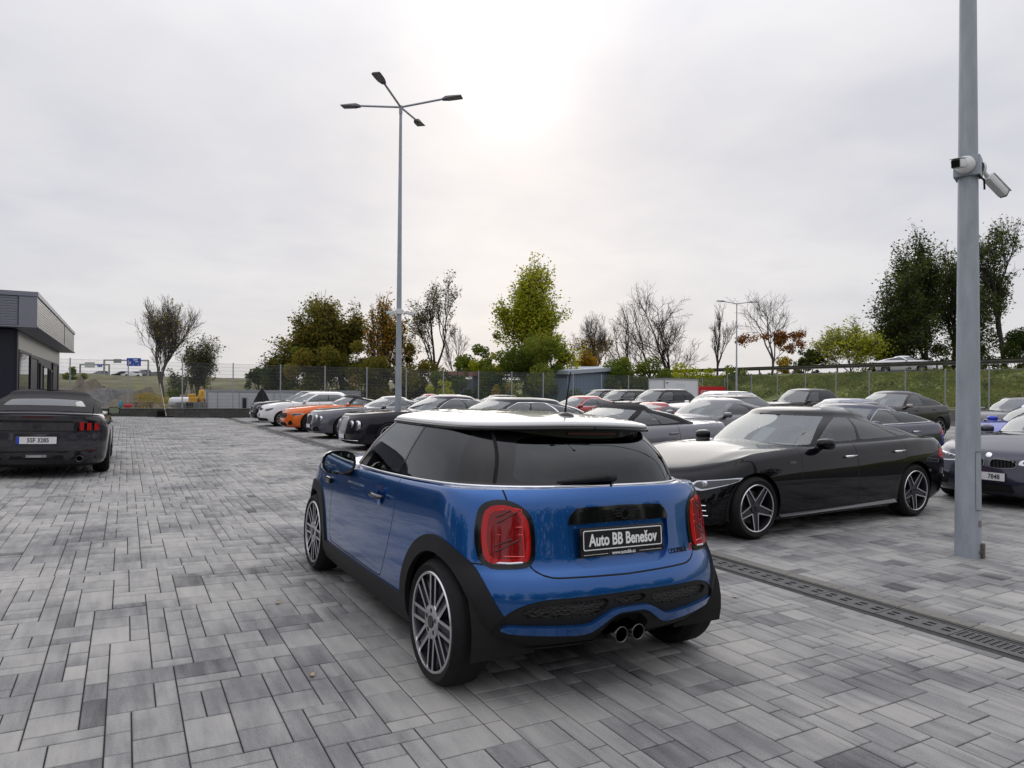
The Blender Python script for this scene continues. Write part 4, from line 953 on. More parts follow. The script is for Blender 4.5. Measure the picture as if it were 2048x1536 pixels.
for sg in (-1, 1):
    for (y_, z_) in ((.62, .585), (.72, .61)): MB().lathe([(.036, .01), (.036, -.012), (.026, -.018), (.001, -.02)], 16, 'x').obj('lamp_lens', CLR, c, True, loc=(sh.at(y_, z_, False) + .004, sg * y_, z_))
def price_sheet(car, xc, zc, xr, zr, y=-.1, t=.5):
    d = Vector((xr - xc, 0, zr - zc)).normalized(); nin = Vector((d.z, 0, -d.x)); p = Vector((lerp(xc, xr, t), y, lerp(zc, zr, t))) + nin * .085
    o = link('price_sheet', MB().box(-.105, .105, -.15, .15, -.001, .001).mesh('price_sheet', PAPER), car); o.matrix_local = frame_matrix((0, -1, 0), d, p)
    for (dx, dy, w_, h_) in ((-.12, -.22, .30, .21), (-.10, .12, .30, .21)):
        q = Vector((xc + .36, y + dy, zc - .012)); f_ = link('price_sheet', MB().box(-w_ / 2, w_ / 2, -h_ / 2, h_ / 2, -.001, .001).mesh('price_sheet', PAPER), car); f_.matrix_local = frame_matrix((0, -1, .0), (1, .08, .03), q)
price_sheet(c, 1.64, .965, 2.18, 1.30)
MB().bbox(-.05, .05, -.16, .16, -.035, .035, .02).obj('rear_view_mirror', TRIM, c, loc=(2.20, -.02, 1.285))
# --- dark grey saloon facing us behind the lamp post
GRA = paint('graphite', (.034, .034, .058), .5, .3)
bm = gen_spec(4.66, 1.83, 1.40, .78, 3.60, .74, .955, 1.55, 1.0, 1.0, 4.15, 2.20, 3.30, 1.325, .77, .585, lf=.50, lr=.5, zb=.18, crown=.06, nfg=2.5); bm['nf'] = 3.0; bm['nfh'] = 3.2
c, sh = make_car('saloon_car', bm, GRA, 1.2, wheel='ten', rw=.33, rr=.24, gapw=.007, head=[[(.275, .615), (.30, .68), (.46, .715), (.68, .755), (.72, .70), (.62, .63), (.42, .60)]], grille=[[(.03, .55), (.17, .54), (.36, .56), (.38, .625), (.30, .675), (.06, .69), (.025, .64)]], intakes=[[(-.3, .20), (.36, .22), (.34, .34), (-.3, .36)], [(.50, .27), (.70, .27), (.74, .43), (.62, .47), (.48, .40)]], plate_f=('7848', .435), hmat=B_IN, glassm=(G_CLR, G_PRV))
place(c, 10.5, 5.08, 'dark grey saloon facing the drain, half hidden behind the near lamp post')
MB().lathe([(.041, 0), (.041, -.006), (.034, -.009), (.001, -.010)], 24, 'x', (0, 0, 0)).obj('bonnet_badge', CHR, c, True, loc=(sh.at(0, .715, False) - .002, 0, .72), rot=(0, R(28), 0))
for sg in (-1, 1):
    for k in range(2): MB().lathe([(.042, 0), (.042, -.014), (.034, -.016), (.026, -.008), (.001, -.010)], 20, 'x').obj('lamp_ring', CLR, c, True, loc=(sh.at(.50 + k * .13, .66 + k * .012, False) + .012, sg * (.50 + k * .13), .658 + k * .012))
    MB().tube([(sh.at(.48, .44, False) - .004, sg * .48, .44), (sh.at(.74, .475, False) - .004, sg * .74, .475)], .014, 6).obj('bumper_fin', GRA, c)
    MB().lathe([(.035, 0), (.035, -.02), (.001, -.022)], 16, 'x').obj('fog_lamp', CLR, c, True, loc=(sh.at(.62, .37, False) + .02, sg * .62, .37))
    for k in range(7): MB().box(-.012, .0, -.004, .004, .555, .675).obj('grille_slat', GLB, c, loc=(sh.at(.07 + k * .045, .62, False), sg * (.07 + k * .045), 0))
# --- dark grey soft-top at the left, seen from behind
MGR = paint('dark_grey', (.045, .043, .050), .45, .3)
mu = gen_spec(4.79, 1.916, 1.375, .90, 3.62, .80, .96, 1.85, .975, 1.0, 4.02, 2.38, 3.05, 1.295, .80, .60, lf=.6, lr=.5, zb=.18, crown=.07, tailx=[4.58, 4.66, 4.72, 4.74, 4.735, 4.75, 4.76, 4.76], ddrop=.0)
c, sh = make_car('convertible_car', mu, MGR, 1.2, doors=1, soft=True, wheel='ten', rw=.345, rr=.245, arch=.39, gapw=.007, win=[[(.92, .12), (1.62, .12), (1.62, 1.72), (1.05, 1.80)], [(1.64, .14), (1.90, .30), (1.75, 1.55), (1.64, 1.70)]], rearwin=[(2.48, .58), (3.3, .52), (3.3, 1.34), (2.52, 1.26)], head=[[(.5, .60), (.95, .66), (.95, .74), (.5, .70)]])
tz = MB()
place(c, -1.19, 17.35, 'dark grey soft-top convertible parked at the left, seen from behind', rz=R(-90), group=None)
if 'group' in c: del c['group']
c.matrix_world = Matrix.Translation((-1.19, 17.35, gz(-1.19))) @ Matrix.Rotation(math.atan(SL), 4, 'Y') @ Matrix.Rotation(R(-90), 4, 'Z')
xr_ = 4.76
P_ = smooth_poly([(-.80, .735), (.80, .735), (.855, .79), (.845, .88), (.76, .915), (-.76, .915), (-.845, .88), (-.855, .79)], .03, 3); kk = len(P_)
xs_ = [sh.at(p[0], p[1], True) for p in P_]
tp = MB(); tp.add([(x + .004, p[0], p[1]) for x, p in zip(xs_, P_)], [tuple(range(kk))]); tp.add([(x + .004, p[0], p[1]) for x, p in zip(xs_, P_)] + [(x - .06, p[0], p[1]) for x, p in zip(xs_, P_)], [(i, (i + 1) % kk, kk + (i + 1) % kk, kk + i) for i in range(kk)])
pnl = MB()
n_ = 24
def strip(y0, y1, z0, z1, o, mat, nm, parent, nn=12, mb=None):
    m_ = MB(); a = [lerp(y0, y1, i / nn) for i in range(nn + 1)]
    lo = [(sh.at(y, z0, True) + o, y, z0) for y in a]; hi = [(sh.at(y, z1, True) + o, y, z1) for y in a]; bk = [(p[0] - .03, p[1], p[2]) for p in lo]; bh = [(p[0] - .03, p[1], p[2]) for p in hi]; q_ = nn + 1
    m_.add(lo + hi + bk + bh, [(i, i + 1, q_ + i + 1, q_ + i) for i in range(nn)] + [(2 * q_ + i + 1, 2 * q_ + i, i, i + 1)[::-1] for i in range(nn)] + [(q_ + i, q_ + i + 1, 3 * q_ + i + 1, 3 * q_ + i) for i in range(nn)] + [(0, q_, 3 * q_, 2 * q_), (nn, 2 * q_ + nn, 3 * q_ + nn, q_ + nn)])
    return m_.obj(nm, mat, parent)
pn = strip(-.84, .84, .735, .905, .004, GLB, 'tail_panel', c, 30)
strip(-.47, .47, .75, .87, .012, MGR, 'tail_applique', pn, 20)
for sg in (-1, 1):
    for k in range(3):
        y0 = .545 + k * .098; strip(sg * y0, sg * (y0 + .056), .755, .885 - .012 * k, .022, REDL, 'tail_lamp', pn, 3)
strip(-.20, .20, .945, .968, .006, REDD, 'brake_light', c, 8)
g_ = link('model_badge', text_mesh('GT', .075, BLKP, bold=.004, sx=1.35), c); g_.matrix_local = frame_matrix((0, 1, 0), (0, 0, 1), (sh.at(0, .81, True) + .016, 0, .812))
number_plate(c, sh.at(0, .59, True) + .014, .60, 1, '5SF 3285')
lip = MB(); lip.tube([(4.74 - .10 * abs(y / .8) ** 3, y, 1.012 - .02 * abs(y / .8) ** 2) for y in np.linspace(-.80, .80, 17)], [.006] + [.016] * 15 + [.006], 8); lip.obj('spoiler_lip', MGR, c, True)
strip(-.78, .78, .30, .43, .004, PLA, 'diffuser', c, 20); strip(-.13, .13, .335, .375, .012, CLR, 'reversing_lamp', c, 4)
for sg in (-1, 1):
    MB().lathe([(.05, -.15), (.05, 0), (.044, .003), (.042, -.12)], 20, 'x', (4.715, sg * .56, .315)).obj('exhaust_tip', B_IN, c, True)
    strip(sg * .62, sg * .80, .425, .445, .008, REDD, 'reflector', c, 4)
MB().tube([(4.25, .70, 1.0), (4.30, .71, 1.14)], [.010, .004], 6).lathe([(.03, 0), (.001, .05)], 10, 'z', (4.25, .70, .985)).obj('antenna', PLA, c)
# --- row along the drain, noses to the left
def row(kind, spec, pm, x, y, label, cat='car', rz=0.0, scale=None, **k):
    c, sh = make_car(kind, spec, pm, **k); place(c, x, y, label, cat, rz); return c, sh
SIL = paint('silver_grey', (.165, .165, .185), .6, .3)
cab = gen_spec(4.83, 1.90, 1.39, .85, 3.70, .78, .965, 1.72, 1.0, 1.01, 4.02, 2.36, 3.05, 1.30, .80, .60, lf=.75, lr=.55, crown=.07)
row('convertible_car', cab, SIL, 5.15, 9.85, 'silver grey convertible with its black fabric top up, beside the black four-door coupe', doors=1, soft=True, handles=SIL, win=[[(.92, .12), (1.52, .12), (1.50, 1.80), (1.05, 1.80)], [(1.54, .12), (1.98, .22), (1.72, 1.45), (1.52, 1.72)]], rw=.335)
DKG = paint('anthracite', (.012, .012, .016), .4, .3)
wag = gen_spec(4.95, 1.88, 1.45, .87, 3.80, .80, .98, 1.62, 1.02, 1.03, 4.78, 2.28, 4.05, 1.36, .79, .60, lf=.75, lr=.5, crown=.06, roofp=[(2, 0), (3.2, 0), (4.1, -.05)])
row('estate_car', wag, DKG, 5.0, 13.95, 'black estate with bright window frames between the silver convertible and the black limousine', chrome=True, win=[[(.92, .10), (1.33, .10), (1.33, 1.84), (1.03, 1.82)], [(1.36, .10), (1.72, .10), (1.70, 1.84), (1.36, 1.84)], [(1.75, .12), (2.08, .4), (1.98, 1.0), (1.73, 1.80)]], glassm=(G_CLR, G_TNT))
BBK = paint('dark_brown_black', (.018, .017, .023), .4, .28)
spur = gen_spec(5.28, 1.98, 1.48, 1.0, 4.06, .90, 1.0, 1.85, 1.04, 1.04, 4.72, 2.50, 3.80, 1.385, .83, .64, lf=.45, lr=.55, zb=.18, crown=.06, roofp=[(2.4, -.01), (3, 0), (3.9, -.04)])
c, sh = row('limousine', spur, BBK, 5.0, 18.0, 'black limousine with upright mesh grille and twin round headlamps, just beyond the blue hatchback', chrome=True, grille=[[(-.3, .42), (.30, .42), (.33, .80), (.28, .87), (-.3, .88)]], intakes=[[(-.3, .2), (.75, .2), (.72, .30), (-.3, .31)]], plate_f=(None, .36), rw=.37, rr=.27, wheel='seven', glassm=(G_CLR, G_CLR))
def round_lamps(c, sh, l):
    for sg in (-1, 1):
        for (y, z, r_) in l: 
            x = sh.at(y, z, False); MB().lathe([(r_, .05), (r_ * 1.05, -.012), (r_ * .95, -.022), (r_ * .8, -.012), (r_ * .5, .0), (.001, -.012)], 22, 'x').obj('headlamp', CLR, c, True, loc=(x + .01, sg * y, z))
round_lamps(c, sh, [(.54, .68, .095), (.77, .665, .12)])
for o in c.children:
    if o.name.startswith('grille') and 'surround' not in o.name: o.data.materials[0] = M('grille_mesh', (.42, .42, .43), .35, metal=.85, noisy=.25, nscale=60)
MB().tube([(sh.at(abs(y), .27, False) - .006, y, .27) for y in np.linspace(-.80, .80, 17)], .012, 6).obj('bumper_trim', CHR, c, True)
GTG = paint('slate_grey', (.10, .10, .122), .45, .3)
gt = gen_spec(4.82, 1.94, 1.40, .95, 3.70, .84, .97, 1.80, 1.02, 1.0, 4.45, 2.45, 3.30, 1.31, .80, .60, lf=.5, lr=.6, crown=.06, roofp=[(2.4, -.01), (2.9, 0), (3.5, -.05)])
c, sh = row('coupe_car', gt, GTG, 5.2, 22.65, 'slate grey two-door coupe with twin round headlamps between the black limousine and the orange convertible', doors=1, chrome=True, win=[[(.92, .12), (1.58, .12), (1.58, 1.82), (1.05, 1.80)], [(1.61, .12), (2.0, .3), (1.85, 1.4), (1.62, 1.80)]], grille=[[(-.3, .45), (.27, .45), (.31, .62), (.25, .76), (-.3, .78)]], intakes=[[(.38, .24), (.74, .26), (.72, .42), (.45, .38)], [(-.3, .2), (.3, .2), (.28, .33), (-.3, .33)]], plate_f=(None, .40), wheel='seven', rw=.36, rr=.275, arch=.40, wheelface=ALU)
round_lamps(c, sh, [(.50, .67, .10), (.72, .655, .085)])
MB().tube([(sh.at(abs(y), .22, False) - .006, y, .22) for y in np.linspace(-.78, .78, 17)], .012, 6).obj('bumper_trim', GTG, c, True)
ORG = paint('orange', (.72, .13, .008), .15, .3)
om = gen_spec(4.79, 1.916, 1.385, .90, 3.62, .80, .96, 1.85, .975, 1.0, 4.02, 2.38, 3.05, 1.30, .80, .60, lf=.6, lr=.5, zb=.18, crown=.07)
row('convertible_car', om, ORG, 5.1, 26.65, 'bright orange convertible with black fabric top', doors=1, soft=True, win=[[(.92, .12), (1.62, .12), (1.62, 1.72), (1.05, 1.80)], [(1.64, .14), (1.90, .30), (1.75, 1.55), (1.64, 1.70)]], head=[[(.52, .63), (.60, .60), (.97, .655), (1.0, .70), (.60, .70)]], grille=[[(-.3, .50), (.42, .50), (.52, .58), (.46, .70), (-.3, .71)]], hmat=GLB, intakes=[[(-.3, .22), (.55, .22), (.50, .36), (-.3, .37)], [(.62, .26), (.80, .28), (.78, .44), (.66, .40)]], rw=.345, rr=.25, wheelface=ALD, glassm=(G_CLR, G_CLR))
WHP = paint('white', (.74, .74, .75), 0, .35)
sk = gen_spec(4.30, 1.71, 1.50, .86, 3.46, .83, 1.0, 1.35, 1.03, 1.05, 4.16, 2.05, 3.65, 1.405, .74, .58, lf=.5, lr=.4, crown=.06)
row('hatchback_car', sk, WHP, 4.95, 30.85, 'white family hatchback beside the orange convertible', head=[[(.50, .66), (.52, .75), (.92, .82), (.95, .74), (.70, .67)]], grille=[[(-.3, .67), (.42, .67), (.46, .79), (-.3, .80)]], intakes=[[(-.3, .24), (.76, .25), (.74, .36), (-.3, .40)]], plate_f=(None, .50), rw=.315, arch=.36, glassm=(G_CLR, G_TNT))
me_ = gen_spec(4.95, 1.87, 1.52, .86, 3.80, .86, 1.0, 1.6, 1.04, 1.05, 4.5, 2.3, 3.9, 1.43, .78, .60, lf=.5, lr=.5, crown=.06)
row('saloon_car', me_, DKG, 5.25, 34.95, 'black saloon with chrome slatted grille, farthest in the row along the drain', head=[[(.52, .66), (.54, .78), (.92, .82), (.95, .72), (.70, .66)]], grille=[[(-.3, .52), (.36, .52), (.40, .74), (-.3, .82)]], plate_f=(None, .42), glassm=(G_CLR, G_TNT), res=.8)
# --- the rows behind
NVY = paint('dark_blue', (.012, .012, .045), .5, .28)
au = gen_spec(4.75, 1.86, 1.40, .85, 3.65, .78, .96, 1.6, 1.0, .99, 4.62, 2.25, 3.35, 1.32, .78, .59, lf=.7, lr=.5, crown=.06, roofp=[(2.2, -.005), (2.7, 0), (3.4, -.04)])
row('fastback_car', au, NVY, 9.75, 8.45, 'dark blue fastback with chrome window frames behind the black four-door coupe', chrome=True, handles=CHR, tail=[[(2.02, .78), (2.7, .80), (2.7, .90), (2.10, .90)]], glassm=(G_CLR, G_PRV), res=1.0)
CHA = paint('warm_grey', (.15, .145, .16), .5, .32)
ch = gen_spec(5.02, 1.92, 1.46, .95, 3.90, .88, 1.0, 1.85, 1.05, 1.05, 4.35, 2.40, 3.45, 1.36, .80, .62, lf=.5, lr=.5, crown=.05)
row('coupe_car', ch, CHA, 9.9, 12.3, 'warm grey muscle coupe behind the silver convertible', doors=1, win=[[(.92, .12), (1.60, .12), (1.60, 1.80), (1.05, 1.80)], [(1.64, .14), (1.92, .30), (1.80, 1.4), (1.64, 1.74)]], glassm=(G_CLR, G_PRV), res=.9)
BLB = paint('bright_blue', (.006, .03, .45), .4, .28)
c, sh = make_car('saloon_car', bm, BLB, .8, head=[[(.275, .615), (.30, .68), (.46, .715), (.68, .755), (.72, .70), (.62, .63), (.42, .60)]], grille=[[(.03, .55), (.36, .56), (.38, .625), (.30, .675), (.06, .69)]], intakes=[[(-.3, .20), (.7, .22), (.7, .42), (-.3, .36)]], glassm=(G_CLR, G_TNT)); place(c, 15.9, 7.55, 'bright blue saloon showing past the lamp post behind the dark grey saloon')
SB = paint('silver_blue', (.20, .21, .25), .6, .3)
row('saloon_car', gen_spec(4.85, 1.86, 1.45, .85, 3.75, .80, .97, 1.6, 1.02, 1.03, 4.4, 2.25, 3.5, 1.36, .78, .60, lf=.7, lr=.5), SB, 15.0, 12.2, 'silver blue saloon with chrome window line behind the dark blue fastback', chrome=True, glassm=(G_CLR, G_TNT), res=.7)
BRN = paint('dark_brown', (.022, .019, .020), .45, .3)
x6 = gen_spec(4.93, 2.0, 1.70, .88, 3.85, .98, 1.12, 1.6, 1.18, 1.20, 4.7, 2.30, 3.6, 1.58, .83, .66, lf=.6, lr=.5, zb=.25, roofp=[(2.2, 0), (2.9, 0), (3.7, -.05)])
row('suv_car', x6, BRN, 20.4, 14.1, 'dark brown sloping-roof SUV left of the near lamp post', 'SUV', cladding=None, rw=.38, rr=.27, arch=.43, glassm=(G_CLR, G_PRV), mirrorm=M('mirror_bronze', (.3, .28, .25), .3, metal=.5), res=.8, handles=BRN)
SIW = paint('grey_wagon', (.12, .115, .125), .5, .3)
row('estate_car', gen_spec(4.70, 1.83, 1.48, .82, 3.65, .82, .98, 1.6, 1.03, 1.05, 4.5, 2.25, 4.1, 1.385, .77, .60, lf=.6, lr=.45), SIW, 26.0, 12.7, 'grey estate with roof rails at the right edge under the grass bank', rails=SIL, glassm=(G_CLR, G_TNT), res=.6, grille=[[(.03, .58), (.34, .58), (.36, .68), (.06, .72)]])
suv = dict(L=4.85, W=1.95, H=1.74, xa=.87, xb=3.75, zh=1.0, zc=1.12, xc=1.45, zbr=1.17, zd=1.18, xd=4.70, xrf=2.10, xrr=4.25, zr=1.62, wb=.83, wt=.66, lf=.55, lr=.45, zb=.26)
def suv_row(col, x, y, label, H=None, **k):
    d = dict(suv)
    if H: d['zr'] += H - d['H']; d['H'] = H
    w3 = [[(.92, .10), (1.35, .10), (1.35, 1.84), (1.03, 1.82)], [(1.38, .10), (1.72, .10), (1.72, 1.84), (1.38, 1.84)], [(1.76, .12), (2.06, .3), (1.98, 1.6), (1.76, 1.80)]]
    k.setdefault('rails', GLB); k.setdefault('res', .6)
    return row('suv_car', gen_spec(**d), col, x, y, label, 'SUV', win=w3, rw=.37, rr=.26, arch=.42, cladding=.36, glassm=(G_CLR, G_PRV), **k)
suv_row(BRN, 26.3, 22.2, 'dark brown tall SUV with roof rails, behind the grey muscle coupe near the bank', H=1.80)
suv_row(WHP, 18.3, 20.2, 'white SUV with black roof rails beside the red advertising banner', H=1.64, cladding=None) if False else None
d_ = dict(suv, H=1.64, zr=1.53)
row('suv_car', gen_spec(**d_), WHP, 18.4, 20.1, 'white SUV standing in front of the red banner', 'SUV', rails=GLB, rw=.36, rr=.26, arch=.41, glassm=(G_CLR, G_PRV), res=.6, grille=[[(-.3, .62), (.5, .62), (.55, .82), (-.3, .84)]], intakes=[[(-.3, .30), (.72, .3), (.70, .46), (-.3, .48)]])
suv_row(DKG, 19.9, 25.4, 'black SUV in front of the white box trailer, beside the white SUV')
suv_row(BRN, 20.7, 29.2, 'dark SUV with sloping windscreen left of the white box trailer', H=1.70)
suv_row(DKG, 22.6, 33.7, 'black SUV farthest back in front of the blue shed', H=1.72)
RED = paint('red', (.30, .010, .015), .3, .28)
spt = gen_spec(4.55, 1.92, 1.27, .95, 3.60, .70, .90, 1.5, .95, .96, 4.2, 2.25, 3.0, 1.19, .78, .56, lf=.7, lr=.6, zb=.14, roofp=[(2.2, 0), (2.7, 0), (3.2, -.05)])
row('sports_car', spt, RED, 12.2, 16.9, 'low red sports car behind the black fabric top of the silver convertible', doors=1, rw=.34, rr=.25, res=.7)
row('saloon_car', gen_spec(4.75, 1.85, 1.42, .85, 3.65, .80, .96, 1.6, 1.0, 1.0, 4.4, 2.25, 3.45, 1.33, .78, .59), RED, 13.3, 22.6, 'red saloon with bright window line beyond the black estate', chrome=True, glassm=(G_CLR, G_TNT), res=.7)
row('coupe_car', gt, RED, 12.2, 36.2, 'red coupe far back behind the slate grey coupe', doors=1, res=.5)
row('coupe_car', gt, SIL, 11.4, 30.9, 'silver coupe far back behind the black limousine', doors=1, res=.5)
c, sh = row('sports_car', gen_spec(4.5, 1.85, 1.42, .9, 3.55, .75, .95, 1.5, 1.0, 1.0, 4.3, 2.2, 3.4, 1.33, .78, .58), WHP, 11.6, 26.3, 'white car with black roof and tail wing far behind the black limousine', doors=1, blackroof=True, res=.5)
MB().bbox(4.1, 4.35, -.75, .75, 1.20, 1.225, .008).bbox(4.15, 4.25, -.5, -.47, .95, 1.205, .005).bbox(4.15, 4.25, .47, .5, .95, 1.205, .005).obj('rear_wing', WHP, c)
row('hatchback_car', gen_spec(4.3, 1.82, 1.50, .86, 3.46, .83, 1.0, 1.35, 1.03, 1.05, 4.16, 2.05, 3.75, 1.42, .77, .62, lf=.5, lr=.4), DKG, 16.6, 18.2, 'black hatchback turned away, its rear window showing over the grey muscle coupe', rz=R(-90), res=.7, tail=[[(2.2, .75), (2.6, .75), (2.6, .95), (2.2, .95)]], glassm=(G_CLR, G_TNT))
row('estate_car', gen_spec(4.8, 1.85, 1.64, .86, 3.7, .95, 1.08, 1.5, 1.12, 1.14, 4.6, 2.15, 4.1, 1.54, .78, .62), SIL, 31.5, 25.6, 'light silver estate parked close under the grass bank', rails=SIL, res=.5, chrome=True)

# price sheets behind the windscreens of some cars
PS = {'warm grey muscle': ch, 'white family': sk, 'slate grey two-door': gt, 'dark brown sloping': x6, 'black limousine': spur, 'dark grey saloon facing': bm}
for o in [q for q in bpy.data.objects if q.parent is None and q.get('group') == GROUP]:
    for key, sp_ in PS.items():
        if o['label'].startswith(key): xc0 = xc_(sp_); price_sheet(o, xc0 + .06, float(interp(sp_['shelf'], xc0)) + .03, sp_['gh'][2][1], sp_['H'] - .11)
# ---------------- lamp posts, fence, building, things behind the fence ----------------
def spot(px, d):
    """ground point at image column px and depth d (measured from the photograph)"""
    r = (px - 1024) / 1365.33; a = R(YAW); return d * (math.sin(a) + r * math.cos(a)), d * (math.cos(a) - r * math.sin(a))
def zat(px, py, d):
    return CZ + ((781 + .0068 * (px - 1024)) - py) / 1365.33 * d
ZINC = M('galvanised_steel', (.34, .37, .41), .55, metal=.15, noisy=.16, nscale=9, stretch=(1, 1, .25), bump=.05, bscale=40)
CAMW = M('camera_white', (.70, .70, .70), .45)
LAMPG = M('luminaire_grey', (.10, .10, .115), .45, metal=.3)
def camera_box(parent, loc, rz, pitch):
    h = link('security_camera', MB().bbox(-.22, .06, -.042, .042, -.04, .045, .018).bbox(-.24, .04, -.046, .046, .046, .052, .003).mesh('security_camera', CAMW, 40), None); h.parent = parent
    h.matrix_local = Matrix.Translation(loc) @ Matrix.Rotation(rz, 4, 'Z') @ Matrix.Rotation(pitch, 4, 'Y')
    MB().bbox(-.232, -.218, -.036, .036, -.034, .038, .012).obj('camera_window', GLB, h)
    MB().tube([(.05, 0, 0), (.10, 0, .01), (.135, 0, .03)], [.022, .018, .02], 10).obj('camera_joint', CAMW, h, True)
    return h
def lamp_post(name, x, y, label, heads=4, h=10.0, r0=.115, cams=(), rot=0.0, arm=1.25):
    p = empty(name, (x, y, gz(x))); tag(p, label, 'lamp post', 'tall lamp posts of the lot')
    n = 20; pole = MB(); pole.tube([(0, 0, -.05), (0, 0, h * .5), (0, 0, h - .25), (0, 0, h)], [r0, r0 * .66, r0 * .40, r0 * .40], n); pole.obj('pole', ZINC, p, 50)
    MB().tube([(0, 0, h - .12), (0, 0, h + .12)], r0 * .5, 12).obj('collar', ZINC, p)
    dr_ = MB(); a = R(-62); 
    for k in range(heads):
        a = rot + k * 2 * math.pi / heads; c_, s_ = math.cos(a), math.sin(a)
        MB().tube([(0, 0, h + .08), (c_ * arm, s_ * arm, h + .22)], .032, 8).obj('arm', ZINC, p)
        hd = MB(); vs = []; prof = [(0, .055, .05), (.12, .10, .085), (.25, .13, .07), (.42, .14, .055), (.60, .14, .04)]
        for (l, w, t) in prof: vs += [(l, -w, 0), (l, w, 0), (l, w * .7, t), (l, -w * .7, t)]
        fs = []
        for i in range(len(prof) - 1):
            for j in range(4): fs.append((i * 4 + j, i * 4 + (j + 1) % 4, (i + 1) * 4 + (j + 1) % 4, (i + 1) * 4 + j))
        fs += [(3, 2, 1, 0), tuple(len(vs) - 4 + j for j in range(4))]
        q = link('luminaire', hd.add(vs, fs).mesh('luminaire', LAMPG), p, (c_ * arm, s_ * arm, h + .19), (0, -R(4), a))
        MB().box(.16, .57, -.115, .115, -.006, -.001).obj('lens', M('luminaire_lens', (.16, .16, .15), .3), q)
    return p
lp1 = lamp_post('lamp_post', 7.18, 3.62, 'thick galvanised lamp post with two white security cameras, nearest at the right', rot=R(12))
def cyl_patch(a0, a1, z0, z1, dr, nm, mat, parent):
    n = 8; rr_ = lambda z: .115 * (1 - .34 * z / 5.0) + dr; vs = [(rr_(z) * math.cos(a), rr_(z) * math.sin(a), z) for z in (z0, z1) for a in np.linspace(R(a0), R(a1), n)]
    return MB().add(vs, [(i, i + 1, n + i + 1, n + i) for i in range(n - 1)]).obj(nm, mat, parent, True)
cyl_patch(-118, -78, .462, 1.018, .0012, 'service_hatch', ZINC, lp1)
for q_ in ((-120, -76, 1.018, 1.026), (-120, -76, .454, .462), (-120, -118, .462, 1.018), (-78, -76, .462, 1.018)): cyl_patch(*q_, .0016, 'hatch_joint', M('hatch_joint', (.08, .085, .095), .7), lp1)
cyl_patch(-104, -80, .30, .36, .002, 'sticker', M('faded_sticker', (.22, .14, .17), .6), lp1)
MB().bbox(-.02, .02, -.03, .03, 0, .14, .006).tube([(0, -.03, .06), (.0, -.05, .06)], .012, 8).obj('earth_clamp', M('rusty_steel', (.10, .085, .07), .8), lp1, rot=(0, 0, R(-78)), loc=(.118 * math.cos(R(-78)), .118 * math.sin(R(-78)), 0))
zc1 = 3.80
bk = MB().bbox(-.11, .11, -.11, .11, zc1 - .10, zc1 + .09, .004).obj('camera_bracket', ZINC, lp1, rot=(0, 0, R(20)))
MB().tube([(-.02, -.10, zc1 - .1), (.05, -.12, zc1 - .14), (.10, -.10, zc1 - .22)], .010, 6).obj('cable', PLA, lp1)
for (az, pit, cc) in ((R(196), R(14), 0), (R(-12), R(34), 1)):
    dx, dy = math.cos(az), math.sin(az)
    MB().lathe([(.085, 0), (.085, .03), (.07, .045), (.001, .05)], 20, 'x').obj('camera_base', CAMW, lp1, True, loc=(dx * .11, dy * .11, zc1), rot=(0, 0, az))
    camera_box(lp1, (dx * .30, dy * .30, zc1 + (-.03 if cc == 0 else -.09)), az + math.pi, -pit if cc == 0 else -pit)
x2, y2 = 7.1, 19.45
lp2 = lamp_post('lamp_post', x2, y2, 'tall four-armed lamp post in the middle, rising behind the blue hatchback', rot=R(-41), r0=.105, arm=1.3)
MB().bbox(-.10, .10, -.10, .10, 3.85, 4.0, .01).obj('camera_bracket', CAMW, lp2)
for az in (R(190), R(-20), R(100)): camera_box(lp2, (math.cos(az) * .24, math.sin(az) * .24, 3.9), az + math.pi, R(-12))
x3, y3 = spot(1473, 50)
lp3 = lamp_post('lamp_post', x3, y3, 'far two-armed lamp post standing by the fence before the grass bank', heads=2, h=8.0, r0=.085, rot=R(-20), arm=.95)
# ---- fence
FEN = M('fence_zinc', (.30, .33, .35), .6, metal=.15); WIR = M('fence_wire', (.14, .155, .165), .6, metal=.2)
def fence_panel(Lp, Hp=2.4):
    mb = MB(); v, hz_ = .0032, .004
    for k in range(int(Lp / .05)):
        x = .025 + k * .05; mb.box(x - v, x + v, -v, v, 0, Hp)
    for k in range(13):
        z = .02 + k * (Hp - .04) / 12; mb.box(0, Lp, -.012, -.004, z - hz_, z + hz_)
    return mb.mesh('mesh_panel', WIR)
def fence(name, p0, p1, z0, z1, n, label, skip=()):
    f = empty(name, (p0[0], p0[1], 0)); tag(f, label, 'fence'); d = Vector((p1[0] - p0[0], p1[1] - p0[1])); Lp = d.length / n; ang = math.atan2(d.y, d.x); dirx = d.normalized()
    pm_ = fence_panel(Lp - .06); ps = MB().bbox(-.03, .03, -.03, .03, 0, 2.5, .006).bbox(-.034, .034, -.034, .034, 2.5, 2.515, .003).mesh('fence_post', FEN)
    for i in range(n + 1):
        zz = lerp(z0, z1, i / n); loc = (dirx.x * Lp * i, dirx.y * Lp * i, zz - .04); link('fence_post', ps, f, loc, (0, 0, ang))
        if i < n: link('mesh_panel', pm_, f, (dirx.x * (Lp * i + .03), dirx.y * (Lp * i + .03), zz + .03), (0, -math.atan2(z1 - z0, d.length), ang))
    return f
YF = 40.55
fence('mesh_fence', (-7.5, YF), (43.2, YF), .64, .28, 20, 'long grey wire mesh fence along the back of the lot, from building to corner')
fence('mesh_fence', (43.4, YF - .1), (44.6, 9.0), .62, .66, 13, 'grey wire mesh fence along the right side below the grass bank')
